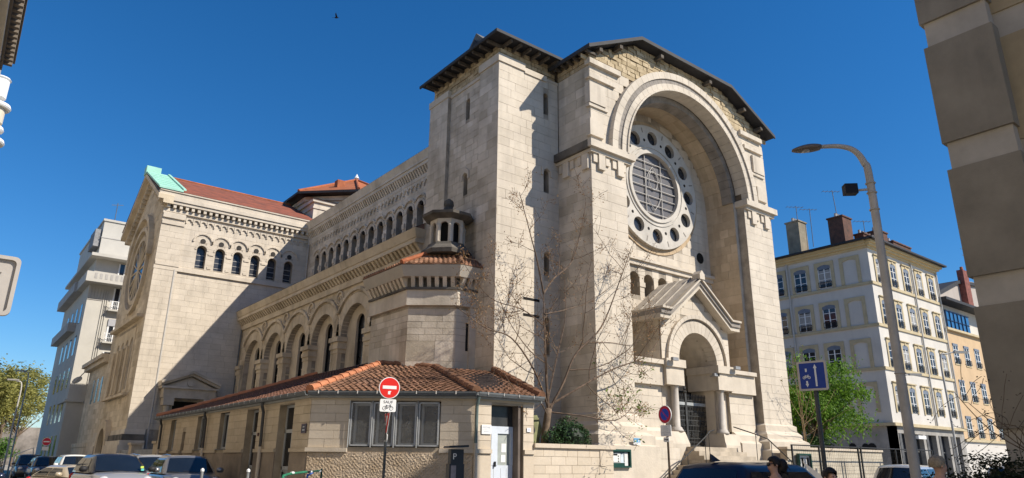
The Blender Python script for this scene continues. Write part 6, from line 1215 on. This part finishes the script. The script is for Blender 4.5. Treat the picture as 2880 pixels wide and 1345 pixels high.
for i, (x, y) in enumerate(((-8.85, .56), (-7.92, -.17))):
    t = thing('bollard', ('thin pale bollard post by the grey rounded car', 'thin pale bollard post by the annex doors')[i], 'bollard', (x, y, 0)); MB().tube([(x, y, 0), (x, y, 1.28)], .035, 8).build('post', STEEL, t); MB().lathe((x, y, 1.28), [(.045, 0), (.045, .05), (.01, .08)], 8).build('cap', WHITE, t)
t = thing('sign_plate_back', 'pale leaf shaped back of a triangular sign near the right wall', 'road sign', (8.2, -6.4, 0)); F = Fr((8.2, -6.4, 0), (.79, -.61, 0), (-.61, -.79, 0)); MB().prism(F, [(-.25, 1.72), (.3, 1.3), (.38, 1.15), (.1, 1.12)], 0, .02).build('panel', SGB, t); MB().tube([F(.2, -.03, 0), F(.2, -.03, 1.5)], .03, 8).build('pole', STEEL, t)
# bird
t = thing('bird', 'small dark bird flying high in the blue sky', 'bird', (7.67, 36.56, 41.98)); c_ = Vector((7.67, 36.56, 41.98)); U = CR; q = MB()
q.lathe(c_-U*.22, [(.01, 0), (.07, .1), (.08, .22), (.04, .36), (.01, .46)], 8, tuple(U)); q.build('body', mat('bird_black', (.01, .01, .015), .7, .1, 5), t, True)
for s, dz in ((-1, .34), (1, .1)): MB().add([c_+U*.1, c_-U*.1, c_-U*(.22+.1*s)+CF*.2*s+Vector((0, 0, dz)), c_+U*.0+CF*.42*s+Vector((0, 0, dz*1.25))], [(0, 1, 2, 3)]).build('wing', MATS['bird_black'], t)
MB().add([c_-U*.18, c_-U*.42+CF*.07, c_-U*.42-CF*.07], [(0, 1, 2)]).build('tail', MATS['bird_black'], t)
# statue fragment behind the garden wall
t = thing('garden_sculpture', 'angular mossy green stone sculpture behind the garden wall', 'sculpture', (-.05, -1.9, 0)); MOS = mat('mossy_stone', (.30, .31, .16), .9, .2, 4, .3, 20)
F = FRONT.off(1.9); q = MB(); q.prism(F, [(-.2, 1.2), (.28, 1.2), (.3, 2.3), (.42, 2.55), (.3, 2.85), (.2, 3.0), (.0, 2.98), (-.14, 2.7), (.1, 2.5), (-.1, 2.2)], -.15, .15); q.build('figure', MOS, t); MB().prism(F, [(-.16, 2.72), (-.02, 2.86), (.12, 2.52), (.0, 2.3), (-.04, 1.6), (-.1, 1.6), (-.08, 2.3)], .151, .17).build('shadow_groove', SLATE, t); MB().fb(F, -.3, .4, -.25, .25, 0, 1.2).build('pedestal', MOS, t)
# ================================================================ vehicles
CGL = mat('car_glass', (.010, .014, .02), .05, .1, 3, spec=.8); TYR = mat('tyre', (.015, .015, .015), .9, .1, 6); RIM = mat('alloy_rim', (.45, .45, .46), .35, .1, 5, metal=.7); BLKP = mat('black_plastic', (.02, .02, .022), .6, .1, 5); HLG = mat('headlight_lens', (.55, .57, .6), .1, .1, 4, spec=.8); CHRM = mat('chrome_trim', (.6, .6, .6), .2, .05, 5, metal=.9); TLR = mat('tail_light', (.45, .01, .01), .2, .1, 3, spec=.6)
def paint(name, c, metal=.3): return mat('paint_'+name, c, .32, .03, 2, spec=.5, coat=.8, metal=metal)
def lerp(a, b, t): return a+(b-a)*t
def car(label, loc, rz, pm, L=3.7, W=1.66, H=1.5, hood=.9, belt=.92, hz=.82, tail=.35, roofm=None, round_=.3, wind=.62, group=None, rails=False, fin=False, wheel=.31, roofl=None):
    """x forward, y left; body loft + greenhouse with separate panes"""
    t = thing('car', label, 'car', (loc[0], loc[1], 0), group, rz); hw = W/2; xf = L/2; xr = -L/2; zb = .2
    def sec(x):
        f = abs(x)/(L/2); w = hw*(1-.16*max(0, (f-.62)/.38)**2*(1+round_)); xc = xf-hood
        if x > xc: k = (x-xc)/hood; top = lerp(belt, hz, min(1, k*1.0))-(.26*max(0, (k-.55)/.45)**2)
        elif x < xr+tail*.6: k = (xr+tail*.6-x)/(tail*.6); top = belt-.10*k*k
        else: top = belt
        return w, top
    n = 26; xs = [lerp(xr, xf, i/n) for i in range(n+1)]; q = MB(); m = 14; rings = []
    for x in xs:
        w, top = sec(x); e = abs(x)/(L/2); lo = zb+.16*max(0, (e-.85)/.15); h = top-lo
        half = [(0, lo), (.72*w, lo), (.93*w, lo+.08), (.99*w, lo+.3*h), (1.0*w, lo+.55*h), (.965*w, lo+.8*h), (.90*w, lo+.93*h), (.74*w, top), (.4*w, top+.025), (0, top+.035)]
        rings.append([Vector((x, y, z)) for y, z in half]+[Vector((x, -y, z)) for y, z in half[-2:0:-1]])
    k = len(rings[0]); q.v = [tuple(p) for r_ in rings for p in r_]; q.f = [[i*k+j, i*k+(j+1) % k, i*k+k+(j+1) % k, i*k+k+j] for i in range(n) for j in range(k)]+[list(range(k-1, -1, -1)), [n*k+j for j in range(k)]]; q.t = [0]*len(q.f)
    body = q.build('body', pm, t, True)
    # greenhouse
    x0 = xf-hood+.06; x1 = x0-wind; xb1 = xr+tail+ (.3 if tail < .5 else .5); xb0 = xr+.16+tail*.3; w0 = hw*.90; w1 = hw*.70; zr = H; zbt = belt-.02
    def side(t_, s, v):   # t 0 front..1 rear along side; v 0 belt..1 roof
        xa = lerp(x0-.12, xb0+.06, t_); xt = lerp(x1-.05, xb1+.02, t_); bul = .03*math.sin(math.pi*v); return Vector((lerp(xa, xt, v), s*(lerp(w0, w1, v)+bul), lerp(zbt, zr-.07, v)))
    def front(u, v): b = .10*(1-u*u); return Vector((lerp(x0, x1, v)+b*(1-.4*v), u*lerp(w0-.02, w1-.02, v), lerp(zbt+.0, zr-.05+.03*(1-u*u), v)))
    def rear(u, v): b = -.06*(1-u*u); return Vector((lerp(xb0, xb1, v)+b, u*lerp(w0-.02, w1-.02, v), lerp(zbt, zr-.05+.03*(1-u*u), v)))
    def grid(fn, a0, a1, v0, v1, na, nv, off, nm, mt, parent, flip=False, sm=True):
        g = MB(); P = [[fn(lerp(a0, a1, i/na), lerp(v0, v1, j/nv)) for j in range(nv+1)] for i in range(na+1)]
        for i in range(na+1):
            for j in range(nv+1):
                du = P[min(i+1, na)][j]-P[max(i-1, 0)][j]; dv = P[i][min(j+1, nv)]-P[i][max(j-1, 0)]; nn = du.cross(dv).normalized(); nn = -nn if flip else nn; g.v.append(tuple(P[i][j]+nn*off))
        g.f = [[i*(nv+1)+j, (i+1)*(nv+1)+j, (i+1)*(nv+1)+j+1, i*(nv+1)+j+1] for i in range(na) for j in range(nv)]; g.t = [0]*len(g.f); return g.build(nm, mt, parent, sm)
    rm = roofm or pm; gh = MB(); nv = 5
    ring = lambda v: [front(u, v) for u in (.96, .6, .2, -.2, -.6, -.96)]+[side(tt, -1, v) for tt in (.02, .25, .5, .75, .98)]+[rear(u, v) for u in (-.96, -.5, 0, .5, .96)]+[side(tt, 1, v) for tt in (.98, .75, .5, .25, .02)]
    R_ = [ring(j/nv) for j in range(nv+1)]; kk = len(R_[0]); c_ = sum(R_[-1], Vector())/kk
    R_.append([p.lerp(c_, .12)+Vector((0, 0, .045)) for p in R_[-1]]); R_.append([p.lerp(c_, .45)+Vector((0, 0, .07)) for p in R_[nv]]); gh.v = [tuple(p) for r_ in R_ for p in r_]+[tuple(c_+Vector((0, 0, .085)))]
    nr = len(R_); gh.f = [[i*kk+j, i*kk+(j+1) % kk, i*kk+kk+(j+1) % kk, i*kk+kk+j] for i in range(nr-1) for j in range(kk)]+[[(nr-1)*kk+j, (nr-1)*kk+(j+1) % kk, nr*kk] for j in range(kk)]; gh.t = [0]*len(gh.f); ROOF = gh.build('roof', rm, t, True)
    grid(front, .9, -.9, .06, .93, 8, 4, .012, 'windscreen', CGL, t, flip=True); grid(rear, -.86, .86, .12, .9, 6, 3, .012, 'rear_window', CGL, t, flip=True)
    for s in (-1, 1):
        for (a0, a1) in (((.05, .5), (.54, .93)) if L > 3.2 else ((.06, .62), (.66, .92))): grid(lambda a, v: side(a, s, v), a0, a1, .08, .9, 4, 3, .012, 'side_window', CGL, t, flip=(s < 0))
        # mirror, lamps
        mp = side(.04, s, .1)+Vector((.02, s*.16, .06)); g = MB(); g.lathe(mp, [(.01, -.11), (.075, -.08), (.085, 0), (.075, .08), (.01, .11)], 10, (0, 1, 0)); g.build('mirror', BLKP if roofm else pm, t, True)
        w, top = sec(xf-.2); g = MB(); g.lathe((xf-.24, s*w*.73, top-.1), [(.005, -.03), (.13, 0), (.15, .06), (.1, .12), (.01, .15)], 14, (1, s*.25, .25)); HL = g.build('headlight', HLG, t, True)
        g = MB(); g.lathe((xr+.1, s*hw*.80, belt-.16), [(.02, -.1), (.1, -.06), (.11, .0), (.03, .04)], 10, (1, 0, 0)); g.build('tail_light', TLR, t, True)
        for x in (xf-.72, xr+.62):
            g = MB(); g.lathe((x, s*(hw-.17), wheel), [(wheel*.6, -.09), (wheel, -.08), (wheel, .16), (wheel*.62, .18)], 22, (0, s, 0)); WH = g.build('wheel', TYR, t, True); g = MB(); g.lathe((x, s*(hw-.17), wheel), [(wheel*.62, .15), (wheel*.6, .185), (wheel*.2, .17), (.02, .18)], 18, (0, s, 0)); g.build('rim', RIM, WH, True)
            g = MB(); g.arc(Fr((0, s*hw*.985, 0), (1, 0, 0), (0, s, 0)), x, wheel, wheel+.02, wheel+.09, 0, math.pi, -.05, .012, 14); g.build('wheel_arch', BLKP if roofm else pm, t)
    w, top = sec(xf-.1); MB().box(xf-.08, xf+.012, -w*.5, w*.5, .32, .5).build('grille', BLKP, t); MB().box(xf-.05, xf+.03, -.26, .26, .42, .53).build('number_plate', WHITE, t); MB().box(xr-.015, xr+.05, -.26, .26, .6, .71).build('number_plate', WHITE, t)
    for s in (-.35, .25): p0 = front(s, .03); p1 = front(s-.55, .12); MB().tube([p0+Vector((.02, 0, .02)), p1+Vector((.03, 0, .02))], .009, 4).build('wiper', BLKP, t)
    if rails:
        for s in (-1, 1): MB().tube([side(.05, s, 1)+Vector((0, -s*.05, .08)), side(.5, s, 1)+Vector((0, -s*.05, .12)), side(.95, s, 1)+Vector((0, -s*.05, .08))], .02, 6).build('roof_rail', CHRM, t)
    if fin: e = rear(0, 1); MB().hexa([(e.x+.05, -.03, H+.03), (e.x+.3, -.02, H+.05), (e.x+.3, .02, H+.05), (e.x+.05, .03, H+.03), (e.x+.04, -.006, H+.17), (e.x+.1, -.006, H+.15), (e.x+.1, .006, H+.15), (e.x+.04, .006, H+.17)]).build('antenna_fin', rm, t)
    return t
R90 = -math.pi/2
c1 = car('small silver city car with black roof driving towards the camera', (-10.05, 5.6), R90+.08, paint('silver', (.42, .42, .42), .5), 3.4, 1.72, 1.68, .9, 1.19, 1.09, .3, roofm=paint('black', (.012, .012, .014), 0), wind=.7)
for (y, z_, m_) in ((.52, 1.3, mat('sticker_green', (.5, .65, .1), .6, .05, 3)), (.54, 1.23, mat('sticker_teal', (.1, .45, .45), .6, .05, 3))): MB().box(.84, .9, y, y+.08, z_, z_+.06).build('windscreen_sticker', m_, c1)
car('rounded grey car parked at the annex wall', (-7.95, 5.9), R90-.03, paint('grey', (.20, .20, .21), .5), 3.7, 1.76, 1.66, 1.0, 1.16, 1.06, .4, wind=.6, round_=.6)
car('silver compact car with roof rails parked behind the rounded grey car', (-7.95, 10.6), R90, paint('light_silver', (.45, .45, .44), .5), 3.8, 1.78, 1.68, .95, 1.15, 1.07, .35, rails=True, wind=.5)
car('dark grey estate roof behind the silver compact car', (-7.95, 15.6), R90, paint('graphite', (.06, .06, .065), .4), 4.2, 1.78, 1.68, 1.0, 1.03, .95, .35, rails=True)
car('white crossover car parked in the distance on the left', (-8.1, 28.6), R90, paint('white', (.72, .72, .70), 0), 4.3, 1.86, 1.7, 1.0, 1.1, 1.02, .35, wind=.6)
car('beige car half hidden behind the silver city car', (-10.2, 11.5), R90+.3, paint('beige', (.50, .42, .30), .2), 4.2, 1.75, 1.3, 1.1, .95, .86, .6)
for i, (x, y, cl, lb) in enumerate(((-8.6, 37, (.03, .03, .032), 'dark car parked right behind the white crossover'), (-9.0, 43.5, (.05, .05, .055), 'dark tall car parked farthest behind the white crossover'), (-13.9, 2.6, (.015, .02, .05), 'dark navy car cut by the left edge'), (-13.2, 52, (.02, .03, .03), 'dark van shape at the far left street end'))):
    car(lb, (x, y), R90 if x > -12 else -R90, paint('dark%d' % i, cl, .3), 4.2, 1.8, 1.6+.12*(i % 2), 1.0, 1.02, .94, .35, group='dark parked cars')
car('dark blue car with its roof in front of the church steps', (-2.25, -11.45), 0.0, mat('paint_navy_blue', (.004, .007, .028), .45, .03, 2, spec=.4, coat=.25), 4.6, 1.85, 1.6, 1.2, 1.0, .9, .45, wind=.8, fin=True)
car('silver crossover seen from behind beside the lamp post', (14.2, -6.9), 0.15, paint('pale_silver', (.50, .50, .48), .4), 4.4, 1.84, 1.62, 1.1, 1.02, .92, .35)
car('white car roof beyond the silver crossover', (21.5, -8.0), 0.1, paint('white_b', (.7, .7, .69), 0), 4.3, 1.8, 1.62, 1.1, 1.02, .92, .35)
def scooter(label, p, rz, group):
    t = thing('motor_scooter', label, 'scooter', (p[0], p[1], 0), group, rz); B_ = paint('scooter_black', (.015, .015, .017), .1)
    for x in (-.6, .6): g = MB(); g.lathe((x, 0, .25), [(.12, -.06), (.25, -.05), (.25, .05), (.12, .06)], 16, (0, 1, 0)); g.build('wheel', TYR, t, True)
    g = MB(); g.prism(Fr((0, 0, 0), (1, 0, 0), (0, -1, 0)), [(-.85, .55), (-.8, .82), (-.1, .8), (0, .45), (.3, .4), (.45, .95), (.58, .98), (.6, .45), (.4, .25), (-.3, .25)], -.17, .17); g.build('body', B_, t)
    MB().box(-.8, -.1, -.15, .15, .82, .92).build('seat', BLKP, t); MB().tube([(.5, -.35, 1.1), (.46, 0, 1.05), (.5, .35, 1.1)], .02, 6).build('handlebar', IRON, t); MB().hexa([(.5, -.2, 1.0), (.56, -.2, 1.0), (.56, .2, 1.0), (.5, .2, 1.0), (.36, -.16, 1.4), (.38, -.16, 1.4), (.38, .16, 1.4), (.36, .16, 1.4)]).build('windshield', CGL, t); MB().box(-1.0, -.7, -.18, .18, .95, 1.25).build('top_box', BLKP, t)
    for s in (-1, 1): MB().lathe((.45, s*.32, 1.25), [(.01, -.02), (.07, 0), (.01, .02)], 8, (1, 0, 0)).build('mirror', BLKP, t)
for i in range(6): scooter(('nearest','second','third','fourth','fifth','farthest')[i]+' black motor scooter in the row at the far left of the street', (-11.9+.25*(i % 2)-.45*i*.3, 30+2.3*i), .3+.1*i, 'scooters in a row')
# ================================================================ people
SKIN = mat('skin', (.52, .31, .22), .55, .06, 8, spec=.3)
def figure(joints, edges, rad, name, m, parent, sub=2, root=0):
    me = bpy.data.meshes.new(name); me.from_pydata([Vector(j) for j in joints], edges, []); o = bpy.data.objects.new(name+'_tmp', me); COL.objects.link(o)
    md = o.modifiers.new('s', 'SKIN'); md.use_smooth_shade = True
    for i, v in enumerate(me.skin_vertices[0].data): rr = rad[i]; v.radius = rr if isinstance(rr, tuple) else (rr, rr); v.use_root = (i == root)
    sb = o.modifiers.new('d', 'SUBSURF'); sb.levels = sub; sb.render_levels = sub
    dg = bpy.context.evaluated_depsgraph_get(); ev = bpy.data.meshes.new_from_object(o.evaluated_get(dg)); bpy.data.objects.remove(o); ev.name = name
    ev.materials.clear(); ev.materials.append(m); ev.polygons.foreach_set('use_smooth', [True]*len(ev.polygons)); o = bpy.data.objects.new(name, ev); COL.objects.link(o); o.parent = parent; return o
def person(label, loc, rz, h, top, trousers, hair, stride=.0, woman=True, glasses=False, shoe=None):
    """local: x forward, y left"""
    t = thing('person', label, 'person', (loc[0], loc[1], 0), None, rz); s = h/1.68; sw = .17 if woman else .19
    J = []; E = []; Rr = []
    def add(p, r, par=None):
        J.append((p[0]*s, p[1]*s, p[2]*s)); Rr.append((r[0]*s, r[1]*s) if isinstance(r, tuple) else r*s); i = len(J)-1
        if par is not None: E.append((par, i))
        return i
    pel = add((0, 0, .93), (.15, .11)); wai = add((.0, 0, 1.08), (.125, .095), pel); ch = add((0, 0, 1.26), (.145, .105), wai); nb_ = add((-.01, 0, 1.385), (.085, .07), ch); ne = add((.005, 0, 1.44), .048, nb_); jw = add((.03, 0, 1.515), (.062, .075), ne); hd_ = add((.012, 0, 1.575), (.072, .088), jw); cr = add((-.005, 0, 1.625), (.058, .07), hd_)
    ns = add((.098, 0, 1.55), .012, hd_)
    hands = []
    for sd, st in ((1, stride), (-1, -stride)):
        sh = add((0, sd*sw, 1.345), .052, nb_); el = add((-.03-st*.25, sd*(sw+.05), 1.09), .04, sh); wr = add((.06-st*.4, sd*(sw+.05), .87), .027, el); pm = add((.08-st*.44, sd*(sw+.045), .80), (.036, .02), wr); hands.append(pm)
        for k_, (dx, ln) in enumerate(((.025, .075), (.009, .085), (-.007, .08), (-.023, .065))):
            a_ = add((.085-st*.44+dx, sd*(sw+.045), .762), .0095, pm); b_ = add((.09-st*.44+dx, sd*(sw+.035), .762-ln*.6), .0085, a_); add((.088-st*.44+dx, sd*(sw+.022), .762-ln), .007, b_)
        th = add((.115-st*.44, sd*(sw+.03), .79), .011, pm); add((.13-st*.44, sd*(sw+.02), .75), .009, th)
        hp = add((0, sd*.085, .90), .085, pel); kn = add((.03+st*.35, sd*.09, .49), .056, hp); an = add((-.01+st*.55-.05*abs(st), sd*.09, .085), .036, kn); toe = add((.14+st*.55, sd*.1, .035), .032, an)
    figure(J, E, Rr, 'body', SKIN, t, 2, pel)
    # clothes: slightly larger shells over torso, arms, legs
    cj = [J[pel], J[wai], J[ch]]; ce = [(0, 1), (1, 2)]; cr_ = [(.165*s, .125*s), (.14*s, .11*s), (.16*s, .12*s)]
    neckr = 3; cj.append((J[nb_][0]-.01, 0, J[nb_][2]-.055*s)); ce.append((2, 3)); cr_.append((.105*s, .085*s))
    for sd, st in ((1, stride), (-1, -stride)):
        k_ = len(cj); cj += [(0, sd*sw*s, 1.335*s), ((-.02-st*.12)*s, sd*(sw+.035)*s, 1.2*s), ((-.03-st*.25)*s, sd*(sw+.05)*s, 1.1*s)]; ce += [(3, k_), (k_, k_+1), (k_+1, k_+2)]; cr_ += [.064*s, .058*s, .052*s]
    figure(cj, ce, cr_, 'top', top, t, 2, 0)
    lj = [(0, 0, .97*s), (0, 0, .9*s)]; le = [(0, 1)]; lr = [(.155*s, .12*s), (.15*s, .115*s)]
    for sd, st in ((1, stride), (-1, -stride)):
        k_ = len(lj); lj += [(0, sd*.088*s, .84*s), ((.03+st*.35)*s, sd*.09*s, .49*s), ((-.01+st*.55-.05*abs(st))*s, sd*.09*s, .12*s)]; le += [(1, k_), (k_, k_+1), (k_+1, k_+2)]; lr += [.1*s, .07*s, .06*s]
    figure(lj, le, lr, 'trousers', trousers, t, 2, 0)
    for sd, st in ((1, stride), (-1, -stride)):
        g = MB(); x = (.04+st*.55)*s; g.hexa([((x-.1*s), (sd*.09-.05)*s, 0), (x+.16*s, (sd*.095-.045)*s, 0), (x+.16*s, (sd*.095+.045)*s, 0), (x-.1*s, (sd*.09+.05)*s, 0), (x-.09*s, (sd*.09-.042)*s, .09*s), (x+.13*s, (sd*.095-.035)*s, .055*s), (x+.13*s, (sd*.095+.035)*s, .055*s), (x-.09*s, (sd*.09+.042)*s, .09*s)]); g.build('shoe', shoe or BLKP, t)
    hc_ = Vector((.012*s, 0, 1.585*s))
    for sd in (-1, 1): g = MB(); g.lathe(hc_+Vector((-.012*s, sd*.079*s, -.02*s)), [(.004, -.01*s), (.022*s, -.004), (.024*s, .004), (.006, .012*s)], 10, (.2, sd, 0)); g.build('ear', SKIN, t, True); g = MB(); g.lathe(hc_+Vector((.082*s, sd*.031*s, -.012*s)), [(.002, -.006), (.011*s, 0), (.004, .008*s)], 8, (1, 0, 0)); g.build('eye', INK, t, True)
    g = MB(); g.tube([hc_+Vector((.082*s, -.022*s, -.083*s)), hc_+Vector((.09*s, 0, -.083*s)), hc_+Vector((.082*s, .022*s, -.083*s))], .005*s, 6); g.build('mouth', mat('lips', (.42, .14, .12), .5, .05, 4), t)
    # hair cap
    g = MB(); n1, n2 = 20, 12; r3 = random.Random(int(h*100)); vs = []
    for i in range(n2+1):
        ph = math.pi*.63*i/n2
        for j in range(n1):
            a = 2*math.pi*j/n1; back = max(0, -math.cos(a)); lim = 1.0 if math.cos(a) < .45 else .62; pp_ = ph*lim; rx, ry, rz_ = .104*s, .089*s, .102*s; k_ = 1.03+.05*r3.random()
            vs.append(hc_+Vector((-.012*s+rx*math.sin(pp_)*math.cos(a)*k_, ry*math.sin(pp_)*math.sin(a)*k_, rz_*math.cos(pp_)*k_+.008*s)))
    g.v = [tuple(v) for v in vs]; g.f = [[i*n1+j, i*n1+(j+1) % n1, i*n1+n1+(j+1) % n1, i*n1+n1+j] for i in range(n2) for j in range(n1)]; g.t = [0]*len(g.f); g.build('hair', hair, t, True)
    if woman and glasses:
        g = MB(); g.tube(smooth([hc_+Vector((-.08, 0, .03))*s, hc_+Vector((-.13, 0, -.01))*s, hc_+Vector((-.12, 0, -.07))*s, hc_+Vector((-.085, 0, -.12))*s, hc_+Vector((-.10, .01, -.15))*s], 4), [.05*s, .066*s, .075*s, .08*s, .082*s, .082*s, .08*s, .078*s, .075*s, .07*s, .066*s, .06*s, .055*s, .05*s, .045*s, .03*s, .012*s], 12); g.build('hair_bun', hair, t, True)
        g = MB()
        for i in range(14): a0 = hc_+Vector((-.13+r3.uniform(-.03, .03), r3.uniform(-.05, .05), r3.uniform(-.12, .0)))*1; g.tube([a0, a0+Vector((-.05, r3.gauss(0, .02), r3.uniform(-.05, .02)))*s, a0+Vector((-.09, r3.gauss(0, .03), r3.uniform(-.10, .02)))*s], [.012*s, .008*s, .002], 4)
        g.build('hair_strands', hair, t)
        g = MB()
        for sd in (-1, 1): g.lathe(hc_+Vector((.088*s, sd*.034*s, -.008*s)), [(.004, -.012), (.03*s, -.004), (.03*s, .006), (.01, .01)], 12, (1, sd*.25, 0)); g.tube([hc_+Vector((.085*s, sd*.06*s, .0)), hc_+Vector((-.01*s, sd*.088*s, .0))], .006*s, 5)
        g.build('sunglasses', mat('sunglass_black', (.008, .006, .006), .15, .05, 3, spec=.6), t)
    return t
DHAIR = mat('dark_brown_hair', (.018, .012, .009), .5, .3, 25, .5, 60); GHAIR = mat('grey_blond_hair', (.34, .27, .19), .6, .2, 30, .5, 60); BKT = mat('black_top', (.012, .012, .013), .85, .1, 5); OLV = mat('olive_top', (.13, .12, .02), .85, .1, 6); JEAN = mat('dark_jeans', (.03, .04, .07), .85, .15, 8)
lft = math.atan2(.616, -.788)
person('woman with dark hair, sunglasses and black top walking left past the blue car', (-4.03, -12.8), lft, 1.71, BKT, JEAN, DHAIR, .35, True, True)
person('dark haired person whose head shows under the blue bicycle sign', (-5.24, -14.34), lft+1.9, 1.56, BKT, JEAN, DHAIR, .1, False)
person('grey blond person in olive top seen from behind near the lamp post', (-4.17, -15.22), -.55, 1.72, OLV, JEAN, GHAIR, .2, False)
